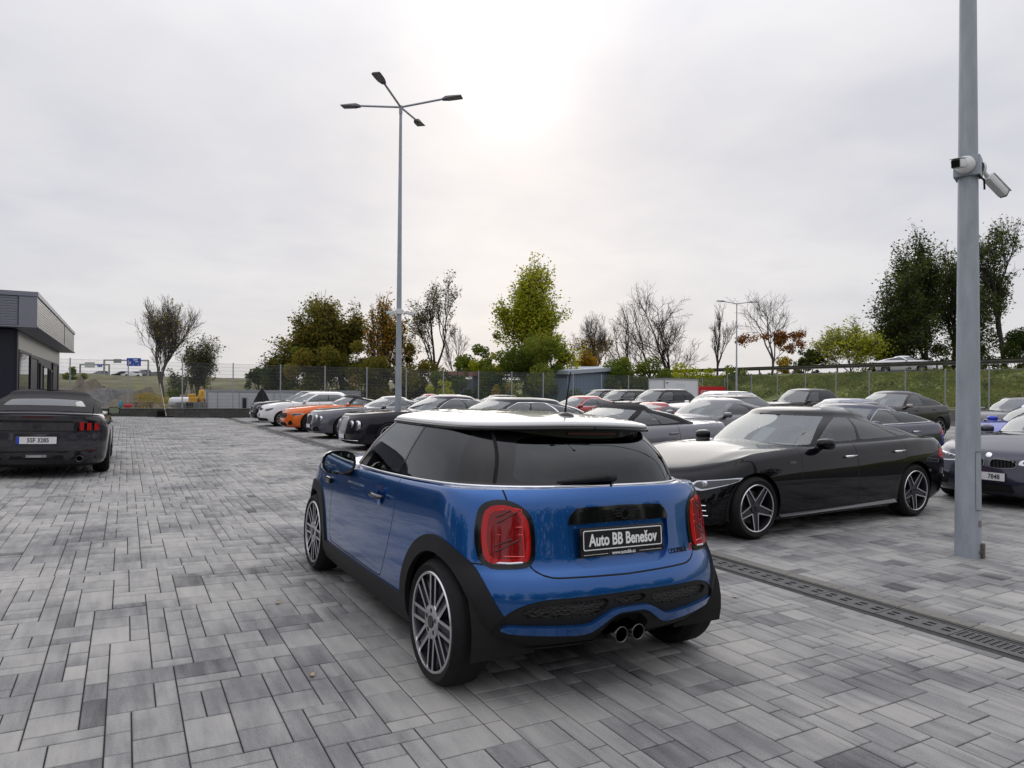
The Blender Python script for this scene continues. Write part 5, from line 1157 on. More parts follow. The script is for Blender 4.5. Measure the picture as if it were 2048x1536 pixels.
# ---- low block wall under the back fence
wl = empty('block_wall', (-7.5, YF, 0)); tag(wl, 'low grey block wall under the back fence at the left', 'wall')
BL = [M('wall_block_%d' % i, c, .9, noisy=.25, nscale=18, bump=.3, bscale=60) for i, c in enumerate(((.085, .082, .075), (.10, .097, .088), (.075, .073, .068)))]
blk = [MB().bbox(0, .492, -.12, .12, 0, .212, .008).mesh('wall_block', m) for m in BL]
cap = MB().bbox(0, .99, -.15, .15, 0, .05, .006).mesh('cap_stone', M('cap_concrete', (.12, .118, .11), .85, noisy=.2, nscale=14))
for i in range(64):
    for r_ in range(2):
        x = i * .5 + (.25 if r_ else 0)
        if x - 7.5 > 24: continue
        g_ = gz(x - 7.5) * .7; link('wall_block', blk[random.randrange(3)], wl, (x, 0, .60 - .007 * x - .05 - .22 * (2 - r_)))
for i in range(32): link('cap_stone', cap, wl, (i, 0, .60 - .007 * i - .05))
MB().add([(0, -.11, -.5), (52, -.11, -.5), (52, -.11, .17), (0, -.11, .13)] + [(0, .11, -1.2), (52, .11, -1.2), (52, .11, .2), (0, .11, .54)], [(0, 1, 2, 3), (7, 6, 5, 4), (3, 2, 6, 7)]).obj('wall_footing', BL[0], wl)
kb2 = MB().box(43.2, 44.9, 8, YF, -.2, .62); kbo = kb2.obj('retaining_wall', M('kerb_concrete', (.17, .165, .15), .85)); tag(kbo, 'low concrete retaining strip under the right fence', 'wall')
# ---- showroom building on the left
bd = empty('showroom', (-2.05, 21.8, 0)); tag(bd, 'flat-roofed dark showroom with grey metal fascia at the left edge', 'building')
NAV = M('navy_cladding', (.012, .013, .024), .45, spec=.4); FAS = M('fascia_metal', (.20, .205, .24), .42, metal=.4, noisy=.06, nscale=5); FAL = M('fascia_side_metal', (.30, .295, .28), .38, metal=.55, noisy=.08, nscale=4); EDGE = M('edge_flashing', (.22, .225, .265), .4, metal=.4); WGL = M('showroom_glass', (.006, .010, .011), .03, spec=.7)
LB, DB = 13.0, 15.0                      # width to the left, length away
MB().box(-LB, -.55, .55, DB - .4, -.5, 3.2).obj('wall', NAV, bd)
ZB, ZT, OV = 3.16, 4.10, 0.0
nb = 11; bh = (ZT - .12 - ZB - .06) / nb
brd = MB().bbox(-LB, -.42, -.0, .03, .003, bh - .004, .004).mesh('cladding_board', FAS)
for k in range(nb): link('cladding_board', brd, bd, (0, .015, ZB + .05 + k * bh))
for (a0, a1) in ((.10, 9.3), (9.42, DB)):
    bs = MB().bbox(-.03, .0, a0, a1, .003, bh - .004, .004).mesh('cladding_board', FAL)
    for k in range(nb): link('cladding_board', bs, bd, (-.015, 0, ZB + .05 + k * bh))
MB().box(-.40, .0, .0, .10, ZB + .04, ZT - .13).obj('corner_panel', EDGE, bd)
MB().box(-.02, .004, 9.31, 9.41, ZB + .04, ZT - .12).obj('joint_cover', EDGE, bd)
MB().box(-LB, .02, -.02, .25, ZT - .12, ZT).box(-.25, .022, .25, DB, ZT - .118, ZT - .002).obj('roof_flashing', EDGE, bd)
MB().box(-LB, .03, -.03, .55, ZB, ZB + .04).box(-.55, .031, .55, DB + .01, ZB + .001, ZB + .041).obj('soffit', EDGE, bd)
MB().box(-LB, -.05, .05, DB, ZB + .05, ZT - .13).obj('roof_deck', NAV, bd)
# front face: columns and glazing; side: doors and windows between columns
for x in (-.95, -4.2, -8.0): MB().bbox(x - .0, x + .42, .40, .56, -.4, ZB - .02, .01).obj('column', NAV, bd)
for (a, b) in ((-4.2 + .43, -.96), (-8.0 + .43, -4.21)):
    w_ = MB().box(a, b, .50, .53, .1, 2.75).obj('window', WGL, bd); MB().box(a, b, .47, .548, 2.75, 2.85).obj('window_head', NAV, w_)
    MB().add([(a + .2, .475, 2.7), (b - .2, .475, 2.7), (b - .75, .475, 2.05)], [(0, 1, 2)]).obj('pennant_decal', M('window_banner', (.06, .075, .11), .5), w_) if a > -4 else None
WINS = [(1.0, 3.6, .3, 2.55, 'glass'), (3.6, 5.6, -.2, 2.5, 'navy'), (6.4, 7.3, -.2, 2.35, 'navy'), (7.4, 9.2, .1, 2.3, 'glass'), (10.0, 10.6, -.2, 2.2, 'navy'), (11.0, 13.2, -.2, 2.5, 'navy')]
SW = MB().box(-.56, -.53, .57, DB - .42, 2.62, ZB - .02).obj('side_cladding', FAL, bd); MB().box(-.56, -.532, .57, DB - .42, -.4, 2.618).obj('side_wall', M('dark_render', (.055, .055, .062), .6), bd)
for (a, b, z0, z1, k) in WINS:
    w_ = MB().bbox(-.53, -.50, a, b, z0, z1, .004).obj('window' if k == 'glass' else 'door', WGL if k == 'glass' else NAV, bd)
    MB().box(-.53, -.47, a - .07, a, z0, z1 + .07).box(-.53, -.47, b, b + .07, z0, z1 + .07).box(-.53, -.47, a, b, z1, z1 + .07).obj('frame', NAV, w_)
MB().bbox(-.62, -.46, .45, .62, -.4, ZB - .02, .01).obj('column', NAV, bd)
# ---- behind the back fence, left: site cabins, worker, materials
CAB = M('cabin_white', (.52, .54, .57), .55, noisy=.06, nscale=3); CABG = M('cabin_grey', (.30, .31, .33), .6)
def site_cabin(x0, x1, y0, y1, z0, z1, label, window=False):
    c = empty('site_cabin', (x0, y0, z0)); tag(c, label, 'cabin', 'white site cabins'); L_, D_, H_ = x1 - x0, y1 - y0, z1 - z0
    MB().box(.0, L_, .02, D_, .1, H_ - .08).obj('wall', CAB, c)
    for (a, b) in ((-.02, .10), (L_ - .10, L_ + .02)): MB().box(a, b, -.0, .12, 0, H_).obj('corner_post', CABG, c)
    MB().box(.1, L_ - .1, .0, .1, H_ - .14, H_).obj('frame_rail', CABG, c); MB().box(.1, L_ - .1, .0, .1, 0, .14).obj('frame_rail', CABG, c); MB().box(-.02, L_ + .02, .12, D_ + .02, H_ - .079, H_ + .01).obj('roof', CABG, c)
    for k in range(int(L_ / 1.2)): MB().box(1.2 * k + .6, 1.2 * k + .63, -.004, .02, .15, H_ - .15).obj('wall_seam', CABG, c)
    if window:
        w = MB().bbox(1.95, 2.25, -.02, .02, 1.35, 2.15, .01).obj('window', CABG, c); MB().box(2.0, 2.2, -.03, -.02, 1.42, 2.08).obj('pane', WGL, w)
site_cabin(4.1, 7.2, 43.5, 46, -1.05, 1.53, 'white site cabin with a small window behind the worker', True)
site_cabin(7.3, 13.3, 43.5, 46, -1.05, 1.50, 'longer white site cabin behind the folded parasol')
pf = MB().box(-8, 9, YF + .15, 42.9, -1.1, .06); po2 = pf.obj('work_platform', earth); tag(po2, kind='structure')
# worker in yellow
def worker(x, y, z):
    w = empty('person', (x, y, z), R(20)); tag(w, 'worker in yellow jacket and orange trousers standing behind the fence', 'person')
    sk = bpy.data.meshes.new('body')
    V_ = [(0, 0, .95), (0, 0, 1.15), (0, 0, 1.38), (0, 0, 1.47), (0, .0, 1.52), (0, 0, 1.66),
          (0, .10, .90), (.02, .11, .50), (0, .12, .08), (-.14, .12, .03), (0, -.10, .90), (.0, -.11, .50), (.02, -.12, .08), (-.12, -.13, .03),
          (0, .20, 1.40), (.02, .27, 1.14), (-.16, .24, .98), (-.24, .22, .96), (0, -.20, 1.40), (.02, -.27, 1.14), (-.12, -.26, .95), (-.19, -.26, .90)]
    E_ = [(0, 1), (1, 2), (2, 3), (3, 4), (4, 5), (0, 6), (6, 7), (7, 8), (8, 9), (0, 10), (10, 11), (11, 12), (12, 13), (2, 14), (14, 15), (15, 16), (16, 17), (2, 18), (18, 19), (19, 20), (20, 21)]
    rad = [.16, .16, .17, .07, .06, .095, .10, .075, .05, .045, .10, .075, .05, .045, .075, .055, .042, .035, .075, .055, .042, .035]
    sk.from_pydata(V_, E_, []); o = bpy.data.objects.new('body', sk); COL.objects.link(o)
    m = o.modifiers.new('s', 'SKIN'); 
    for i, r_ in enumerate(rad): sk.skin_vertices[0].data[i].radius = (r_, r_ * (1.25 if i in (0, 1, 2) else 1))
    sk.skin_vertices[0].data[0].use_root = True
    u = o.modifiers.new('u', 'SUBSURF'); u.levels = 2; u.render_levels = 2
    dg = bpy.context.evaluated_depsgraph_get(); me = bpy.data.meshes.new_from_object(o.evaluated_get(dg)); bpy.data.objects.remove(o); me.materials.clear()
    for m_ in (M('skin', (.45, .27, .19), .5), M('workwear_yellow', (.72, .42, .03), .7), M('workwear_orange', (.75, .30, .03), .7), M('boots', (.04, .03, .025), .7), M('hair', (.05, .035, .025), .8)): me.materials.append(m_)
    for p in me.polygons:
        c_ = p.center; p.use_smooth = True
        p.material_index = 3 if c_.z < .14 else 2 if c_.z < .93 and abs(c_.y) < .21 else 0 if (c_.z > 1.46 or (c_.z < 1.0 and abs(c_.y) > .2 and c_.x < -.14)) else 1
        if c_.z > 1.66 or (c_.z > 1.56 and c_.x > .03): p.material_index = 4
    me.name = 'body'; link('body', me, w)
    for (zz) in (.40, .30): 
        for sy in (.115, -.115): MB().lathe([(.083, zz - .02), (.083, zz + .02)], 14, 'z', (.012, sy, 0)).obj('reflective_band', M('reflective_band', (.25, .05, .04), .4), w)
wx, wy = spot(398, 39.6); worker(wx, YF + 1.3, .06)
YEL = M('machine_yellow', (.70, .38, .02), .5)
mc = empty('mixer', (spot(383, 39.6)[0], YF + 1.6, .06)); tag(mc, 'yellow site machine with dark drum beside the worker', 'machine')
MB().bbox(-.25, .25, -.25, .25, .45, 1.05, .05).bbox(-.30, .1, -.2, .2, 1.05, 1.22, .03).obj('housing', YEL, mc); MB().lathe([(.12, -.3), (.24, -.2), (.26, .1), (.18, .32)], 16, 'y', (.36, 0, .85)).obj('drum', PLA, mc)
for a in (-.2, .2):
    for b in (-.2, .2): MB().tube([(a, b, .45), (a * 1.3, b * 1.3, 0)], .03, 6).obj('leg', PLA, mc)
cbk = M('grey_concrete_block', (.24, .24, .235), .9, noisy=.2, nscale=12)
def pallet_blocks(px, w, label, zt):
    x = spot(px, 39.6)[0]; s_ = empty('block_stack', (x, YF + .9, .06)); tag(s_, label, 'blocks', 'stacks of concrete blocks')
    for i in range(4):
        for k in range(3): MB().bbox(i * w / 4, (i + 1) * w / 4 - .01, 0, .8, k * zt / 3, (k + 1) * zt / 3 - .01, .01).obj('block', cbk, s_)
pallet_blocks(347, .85, 'stack of grey concrete blocks left of the white tank behind the wall', .78); pallet_blocks(366, 1.1, 'wider stack of grey concrete blocks at the feet of the worker', .80)
tk = MB(); tk.lathe([(.001, -.75), (.24, -.72), (.30, -.55), (.30, .55), (.24, .72), (.001, .75)], 20, 'x', (0, 0, 0)); to = tk.obj('water_tank', M('white_plastic', (.72, .73, .75), .4), None, True, loc=(spot(362, 40.5)[0], YF + 2.4, .80)); tag(to, 'white round plastic tank lying behind the block stacks', 'tank')
pa = empty('pallet', (spot(240, 38)[0], YF + .8, .06)); tag(pa, 'wooden pallets stacked behind the wall near the tree', 'pallet')
WOOD = M('weathered_wood', (.28, .21, .13), .8, noisy=.3, nscale=10)
for k in range(4):
    for j in range(5): MB().box(0, 1.6, j * .24, j * .24 + .14, .42 + k * .13, .44 + k * .13).obj('slat', WOOD, pa)
    for j in range(3): MB().box(j * .72, j * .72 + .12, 0, 1.1, .33 + k * .13, .419 + k * .13).obj('bearer', WOOD, pa)
bo = MB().lathe([(.06, 0), (.065, .02), (.065, .24), (.03, .31), (.03, .36), (.001, .36)], 14, 'z').obj('bottle', M('blue_bottle', (.03, .28, .42), .3), None, True, loc=(spot(242, 37.8)[0], YF, .605)); tag(bo, 'small blue spray bottle standing on the wall', 'bottle')
rc = MB().bbox(-.2, .2, -.1, .1, 0, .16, .04).bbox(-.05, .05, -.03, .03, .16, .24, .02).obj('fuel_can', M('red_plastic', (.5, .03, .04), .45), None, loc=(spot(256, 37.9)[0], YF + .02, .595)); tag(rc, 'small red can lying on the wall beside the bottle', 'can')
bx, by = spot(322, 36.6)
bu = MB(); bu.lathe([(.001, 0), (.20, 0), (.24, .36), (.25, .37), (.235, .37), (.19, .03), (.001, .03)], 20, 'z'); b_ = bu.obj('bucket', M('black_bucket', (.015, .015, .016), .6), None, True, loc=(bx, 40.0, gz(bx) * .9 - .01)); tag(b_, 'black bucket standing before the low wall', 'bucket')
bx, by = spot(331, 36.6); br = empty('broom', (bx, 39.75, gz(bx))); tag(br, 'long-handled broom leaning against the fence over the bucket', 'broom'); MB().tube([(0, 0, .03), (-.28, .62, 1.75)], .022, 6).obj('handle', M('pale_wood', (.5, .46, .40), .7), br); MB().bbox(-.5, .35, -.06, .06, 0, .07, .01).obj('brush_head', PLA, br)
# parasol behind the far saloon
ux, uy = spot(524, 38.2); um = empty('parasol', (ux, uy, .0)); tag(um, 'folded black parasol standing behind the farthest saloon', 'parasol')
MB().tube([(0, 0, 0), (0, 0, 1.72)], .02, 6).obj('pole', PLA, um); fo = MB(); n = 12; vs = [(0, 0, 1.68)]
for ring_, (rr_, zz) in enumerate(((.22, 1.30), (.40, .95), (.62, .42))):
    for k in range(n): a = 2 * math.pi * k / n; q = rr_ * (1 if k % 2 else .62); vs.append((q * math.cos(a), q * math.sin(a), zz + (.06 if k % 2 else 0)))
fs = [(0, 1 + k, 1 + (k + 1) % n) for k in range(n)] + [(1 + r_ * n + k, 1 + (r_ + 1) * n + k, 1 + (r_ + 1) * n + (k + 1) % n, 1 + r_ * n + (k + 1) % n) for r_ in range(2) for k in range(n)]
fo.add(vs, fs).obj('canopy', M('parasol_cloth', (.012, .012, .014), .85), um)
# wet soil patches and manhole mats before the wall
SOIL = M('wet_soil', (.012, .010, .008), .45, noisy=.5, nscale=8, bump=.8, bscale=18)
def patch(x, y, rx, ry, label, seed, h=.015, nm='soil_patch'):
    rg = np.random.default_rng(seed); n = 26; a = np.linspace(0, 2 * math.pi, n, endpoint=False); rr_ = 1 + .28 * np.sin(2 * a + rg.random() * 6) + .15 * np.sin(5 * a + rg.random() * 6) + rg.normal(0, .07, n)
    z = gz(x); vs = [(x, y, z + h)] + [(x + .55 * rx * r_ * math.cos(t), y + .55 * ry * r_ * math.sin(t), z + h * (.6 + .5 * rg.random())) for r_, t in zip(rr_, a)] + [(x + rx * r_ * math.cos(t), y + ry * r_ * math.sin(t), gz(x + rx * r_ * math.cos(t)) + .001) for r_, t in zip(rr_, a)]
    fs = [(0, 1 + k, 1 + (k + 1) % n) for k in range(n)] + [(1 + k, 1 + n + k, 1 + n + (k + 1) % n, 1 + (k + 1) % n) for k in range(n)]
    o = MB().add(vs, fs).obj(nm, SOIL); tag(o, label, 'soil'); return o
patch(4.5, 32.0, .62, 1.5, 'larger dark wet soil patch on the paving before the white hatchback', 1); patch(4.78, 29.3, .28, .5, 'small dark soil patch nearer than the larger one', 2)
patch(2.6, 39.5, 1.3, .35, 'dark soil smear along the foot of the wall', 5)
# fallen leaves
LEAF = M('dry_leaf', (.40, .29, .19), .8)
for i, (px_, py_, lab) in enumerate(((624, 1353, 'dry curled leaf on the paving left of the near rear wheel'), (1471, 1195, 'dry leaf on the paving between hatchback and drain'), (555, 1208, 'pale fallen leaf on the paving left of the hatchback'))):
    v = BF + BR * (px_ - 1024) / 1365.33 - BU * (py_ - 768) / 1365.33; nrm = np.array([SL, 0, 1]); t = ((np.array([XD, 0, 0]) - CAMP) @ nrm) / (v @ nrm); P = CAMP + v * t
    n = 7; vs = []
    for k in range(n):
        u = k / (n - 1); w = .018 * math.sin(math.pi * u) ** .7 + .001; vs += [(u * .055 - .027, -w * .6, .004 + .010 * abs(u - .5) * 2), (u * .055 - .027, w * .6, .006 + .018 * (u - .5) ** 2 * 4)]
    o = MB().add(vs, [(2 * k, 2 * k + 2, 2 * k + 3, 2 * k + 1) for k in range(n - 1)]).obj('fallen_leaf', LEAF, None, loc=(P[0], P[1], P[2] + .001), rot=(0, tl, random.random() * 3)); tag(o, lab, 'leaf', 'fallen leaves on the paving')
# ---- trailer, banner, sheds at the back right
tr = empty('box_trailer', (28.8, 31.9, 0)); tag(tr, 'white box trailer parked before the fence beside the red banner', 'trailer')
TW = M('trailer_white', (.66, .67, .68), .4); MB().bbox(.03, 2.87, .03, 1.47, .55, 2.36, .02).obj('box', TW, tr)
for (a, b) in ((0, 0), (2.84, 0), (0, 1.44), (2.84, 1.44)): MB().bbox(a, a + .06, b, b + .06, .5, 2.4, .008).obj('corner_profile', ALS, tr)
MB().bbox(0, 2.9, -.004, .05, 2.34, 2.40, .006).bbox(-.004, .05, .05, 1.5, 2.34, 2.399, .006).obj('top_rail', ALS, tr); MB().box(.1, 2.8, .2, 1.3, .45, .549).obj('chassis', PLA, tr)
for sg in (.02, 1.30): MB().lathe([(.12, 0), (.32, 0), (.33, .04), (.33, .16), (.32, .2), (.12, .2)], 20, 'y', (1.5, sg, .33)).obj('wheel', RUB, tr)
link('lettering', text_mesh('vg', .22, BLKP, bold=.004), tr, (.25, .026, 2.15), (R(90), 0, 0)); MB().box(1.0, 1.75, .024, .029, 1.9, 2.12).obj('hatch', M('trailer_hatch', (.60, .61, .62), .4), tr)
bn = empty('advertising_banner', (40.0, YF - .12, 1.0)); tag(bn, 'red advertising banner with white lettering hung on the back fence', 'banner')
MB().bbox(0, 3.1, -.01, .01, 0, 1.05, .004).obj('sheet', M('banner_red', (.55, .012, .018), .6), bn); link('lettering', text_mesh('GENERALI', .46, WHT, bold=.006), bn, (1.4, -.0115, .55), (R(90), 0, 0))
def shed(px0, px1, d0, d1, ztop, zl, label, col, roofc, depth=5):
    a = Vector((*spot(px0, d0), -1.05)); b = Vector((*spot(px1, d1), -1.05)); e = (b - a); L_ = e.length; s_ = empty('shed', a, math.atan2(e.y, e.x)); tag(s_, label, 'shed', 'sheds behind the back fence')
    mat = M('shed_' + label[:8].strip().replace(' ', '_'), col, .6, noisy=.12, nscale=2)
    rb = MB().bbox(0, .17, -.03, .03, 0, ztop + .7, .01).mesh('corrugated_sheet', mat)
    for k in range(int(L_ / .2)): o = link('corrugated_sheet', rb, s_, (k * .2, 0, 0)); o.scale = (1, 1, lerp(zl, ztop, k * .2 / L_) / ztop)
    MB().box(0, L_, .04, depth, 0, zl + .4).obj('wall', mat, s_)
    MB().add([(-.3, -.35, zl + 1.0), (L_ + .3, -.35, ztop + 1.0), (L_ + .3, depth, ztop + 1.15), (-.3, depth, zl + 1.15), (-.3, -.35, zl + .68), (L_ + .3, -.35, ztop + .68), (L_ + .3, depth, ztop + .8), (-.3, depth, zl + .8)], [(0, 1, 2, 3), (4, 7, 6, 5), (0, 4, 5, 1), (1, 5, 6, 2), (3, 7, 4, 0), (2, 6, 7, 3)]).obj('roof', M('shed_roof_' + label[:5].strip(), roofc, .6, noisy=.1, nscale=2), s_)
shed(1134, 1236, 57, 62, 3.9, 3.35, 'pale blue corrugated shed with sloping roof behind the back fence', (.20, .27, .36), (.36, .40, .45))
shed(945, 1000, 58, 60, 3.35, 3.2, 'small grey shed with rusty roof edge hidden in the bushes', (.17, .20, .24), (.30, .16, .13))
# ---------------- terrain beyond, road bank, trees ----------------
GRS = M('bank_grass', (.17, .195, .05), .95, noisy=.5, nscale=.9, bump=1.0, bscale=9, dirt=(.07, .085, .028))
ASPH = M('asphalt', (.05, .05, .052), .9, noisy=.15, nscale=3)
def ridge(name, path, prof, mat, rg=.15, sub=2.0, kind='structure'):
    """terrain strip: path [(x,y,zscale)], prof [(offset to the right, z)]"""
    pts = []
    for (a, b) in zip(path[:-1], path[1:]):
        n = max(1, int((Vector(b[:2]) - Vector(a[:2])).length / sub))
        for k in range(n): pts.append(tuple(lerp(a[i], b[i], k / n) for i in range(len(a))))
    pts.append(path[-1]); mb = MB(); m = len(prof)
    rgx = np.random.default_rng(3); vs = []
    for i, p in enumerate(pts):
        q = pts[min(i + 1, len(pts) - 1)]; o = pts[max(i - 1, 0)]; d = Vector((q[0] - o[0], q[1] - o[1])).normalized(); nrm = Vector((d.y, -d.x))
        for j, (of, z) in enumerate(prof): vs.append((p[0] + nrm.x * of, p[1] + nrm.y * of, z * (p[2] if z > -1 else 1) + (rgx.normal(0, rg) if 0 < j < m - 1 and (z > -1) else 0)))
    fs = [(i * m + j, (i + 1) * m + j, (i + 1) * m + j + 1, i * m + j + 1) for i in range(len(pts) - 1) for j in range(m - 1)]
    o = mb.add(vs, fs).obj(name, mat, None, True); tag(o, kind=kind); return o
# right bank: from the fence foot up to the road (path runs in -Y so that the right hand is -X, towards the lot)
ridge('grass_bank', [(45.2, 110, 1), (45.2, -20, 1)], [(.6, -1.4), (.3, .62), (-1.5, 1.15), (-3.3, 2.1), (-4.8, 2.9), (-5.6, 3.1), (-6.0, 3.12)], GRS, .07)
rd = MB().add([(51.0, -20, 3.14), (60, -20, 3.14), (60, 110, 3.14), (51.0, 110, 3.14)], [(0, 1, 2, 3)]).obj('road', ASPH); tag(rd, kind='structure')
ridge('far_verge', [(60, 110, 1), (60, -20, 1)], [(0, 3.12), (-3, 3.3), (-14, 2.6), (-60, 2.2)], GRS, .1)
# guard rail
gr = empty('guard_rail', (51.3, 0, 3.12)); tag(gr, 'dark weathered steel guard rail along the raised road', 'guard rail')
GRM = M('weathered_rail', (.10, .095, .075), .7, metal=.3, noisy=.2, nscale=2)
for (a, b) in ((-12, 96),):
    for z0 in (.52,):
        sec = [(-.04, .0), (.03, .06), (.03, .12), (-.04, .16), (-.04, .19), (.03, .23), (.03, .30), (-.04, .34)]; vs = [(x, y, z0 + z) for y in (a, b) for x, z in sec]; n = len(sec)
        MB().add(vs, [(i, i + 1, n + i + 1, n + i) for i in range(n - 1)]).obj('rail_beam', GRM, gr)
    MB().box(-.02, .03, a, b, .02, .16).obj('lower_rail', M('lower_rail', (.24, .24, .25), .6, metal=.4), gr)
pst = MB().box(.03, .12, -.05, .05, -.3, .86).mesh('rail_post', GRM)
for k in range(27): link('rail_post', pst, gr, (0, -12 + k * 4, 0))
# white car passing on the road
c, sh = make_car('passing_car', au, WHP, .6, doors=1, win=[[(.92, .12), (1.60, .12), (1.60, 1.80), (1.05, 1.80)], [(1.64, .14), (1.98, .30), (1.80, 1.4), (1.64, 1.74)]]); c.matrix_world = Matrix.Translation((52.9, 28.6, 3.145)) @ Matrix.Rotation(R(90), 4, 'Z'); tag(c, 'white car driving on the raised road behind the guard rail', 'car')
# left: rough site ground, mounds, far road bank with gantries
SCRUB = M('dull_scrub', (.105, .105, .045), .95, noisy=.5, nscale=.25, bump=1, bscale=3, dirt=(.075, .06, .035)); SITE = M('site_earth', (.15, .125, .095), .95, noisy=.45, nscale=.5, bump=.8, bscale=4); GRAV = M('grey_gravel', (.13, .128, .125), .95, noisy=.4, nscale=3, bump=1, bscale=12)
def mound(name, px, d, rx, ry, h, mat, label, seed=0, z0=-1.1, rough=.12):
    x, y = spot(px, d); rg = np.random.default_rng(seed); n, m = 28, 9; vs = [(0, 0, h)]
    for i in range(1, m + 1):
        u = i / m
        for k in range(n):
            a = 2 * math.pi * k / n; q = 1 + .18 * math.sin(2 * a + seed) + .1 * math.sin(3 * a + seed * 2); hh = h * (1 - u) ** 1.15 * (1 + rg.normal(0, rough)); vs.append((rx * u * q * math.cos(a), ry * u * q * math.sin(a), hh))
    fs = [(0, 1 + k, 1 + (k + 1) % n) for k in range(n)] + [(1 + (i - 1) * n + k, 1 + i * n + k, 1 + i * n + (k + 1) % n, 1 + (i - 1) * n + (k + 1) % n) for i in range(1, m) for k in range(n)]
    o = MB().add(vs, fs).obj(name, mat, None, True, loc=(x, y, z0)); tag(o, label, 'mound', 'earth and rubble heaps beyond the back fence'); return o
mound('gravel_mound', 215, 62, 9, 6, 2.7, GRAV, 'wide grey gravel heap beyond the fence left of the bare tree', 1)
mound('earth_mound', 285, 52, 4.5, 4, 2.6, SITE, 'pointed brown earth heap in front of the bare tree', 2)
mound('earth_mound', 170, 75, 9, 6, 3.4, SITE, 'far brown earth heap beside the showroom corner', 3)
mound('rubble_mound', 382, 50, 2.6, 2.2, 2.45, M('rubble', (.26, .215, .17), .9, noisy=.5, nscale=3, bump=1, bscale=8), 'heap of broken stone rubble behind the white tank', 4, rough=.25)
ridge('grass_slope', [(-70, 66, 1), (-20, 92, 1), (20, 104, 1), (60, 118, 1)], [(9, -1.3), (4, .6), (0, 2.0), (-10, 2.6), (-28, 2.7)], SCRUB, .25, 3)
ridge('motorway_bank', [(-120, 150, 1.15), (-40, 170, 1.1), (10, 186, 1.0), (80, 196, .9)], [(26, -1.3), (16, 1.6), (8, 3.6), (2, 4.4), (0, 4.5), (-14, 4.5), (-30, 4.3)], SCRUB, .15, 4)
BSG = M('road_sign_blue', (.008, .06, .42), .45); SGW = M('sign_white', (.75, .76, .78), .5); GAN = M('gantry_steel', (.28, .29, .30), .5, metal=.4)
def gantry(px0, px1, d, ybeam, signs, label, zb=3.5):
    a = spot(px0, d); b = spot(px1, d); z = zat((px0 + px1) / 2, ybeam, d); g = empty('sign_gantry', (a[0], a[1], zb)); tag(g, label, 'road sign', 'motorway sign gantries'); e = Vector((b[0] - a[0], b[1] - a[1], 0)); ang = math.atan2(e.y, e.x); g.rotation_euler = (0, 0, ang); Lg = e.length; h = z - zb; w = .13 * d / 150
    MB().box(-w, w, -w, w, 0, h).obj('post', GAN, g); MB().box(Lg - w, Lg + w, -w, w, 0, h).obj('post', GAN, g); MB().box(-w, Lg + w, -w * .8, w * .8, h, h + 2.2 * w).obj('beam', GAN, g)
    for (p0, p1, y0, y1, mat) in signs:
        q0, q1 = (p0 - px0) / (px1 - px0) * Lg, (p1 - px0) / (px1 - px0) * Lg; zz0, zz1 = zat(px0, y1, d) - zb, zat(px0, y0, d) - zb
        s_ = MB().box(q0, q1, -w - .12, -w, zz0, zz1).obj('sign_panel', mat, g)
        if mat is BSG:
            W_, H_ = q1 - q0, zz1 - zz0
            for (u, v, w2) in ((.62, .78, .3), (.72, .55, .22), (.2, .48, .24), (.2, .32, .2)): MB().box(q0 + (u - w2 / 2) * W_, q0 + (u + w2 / 2) * W_, -w - .128, -w - .122, zz0 + v * H_ - .05 * H_, zz0 + v * H_ + .05 * H_).obj('sign_line', SGW, s_)
            for u in (.48, .84): MB().add([(q0 + u * W_ - H_ * .07, -w - .13, zz0 + H_ * .16), (q0 + u * W_ + H_ * .07, -w - .13, zz0 + H_ * .16), (q0 + u * W_, -w - .13, zz0 + H_ * .28)], [(0, 1, 2)]).add([(q0 + u * W_ - H_ * .02, -w - .13, zz0 + H_ * .05), (q0 + u * W_ + H_ * .02, -w - .13, zz0 + H_ * .05), (q0 + u * W_ + H_ * .02, -w - .13, zz0 + H_ * .17), (q0 + u * W_ - H_ * .02, -w - .13, zz0 + H_ * .17)], [(0, 1, 2, 3)]).obj('sign_arrow', SGW, s_)
gantry(208, 296, 172, 721, [(254, 282, 715, 731, BSG), (228, 243, 717, 725, GAN)], 'nearer motorway gantry with large blue direction sign')
gantry(160, 218, 260, 730, [(195, 205, 727.5, 733, BSG), (170, 190, 723.5, 734, M('sign_back', (.5, .51, .52), .5))], 'farther motorway gantry with small blue sign', zb=4)
carA = [o for o in bpy.data.objects if o.parent is None and o.get('category') == 'SUV']
far = [(178, 176, 'pale car on the motorway at the far left'), (224, 178, 'dark car on the motorway below the nearer gantry'), (243, 176, 'white car on the motorway under the big blue sign'), (266, 180, 'silver van on the motorway right of the big blue sign'), (290, 180, 'grey car on the motorway beside the right gantry post'), (497, 186, 'silver van on the motorway right of the fence post, before the far trees')]
protoL = {}
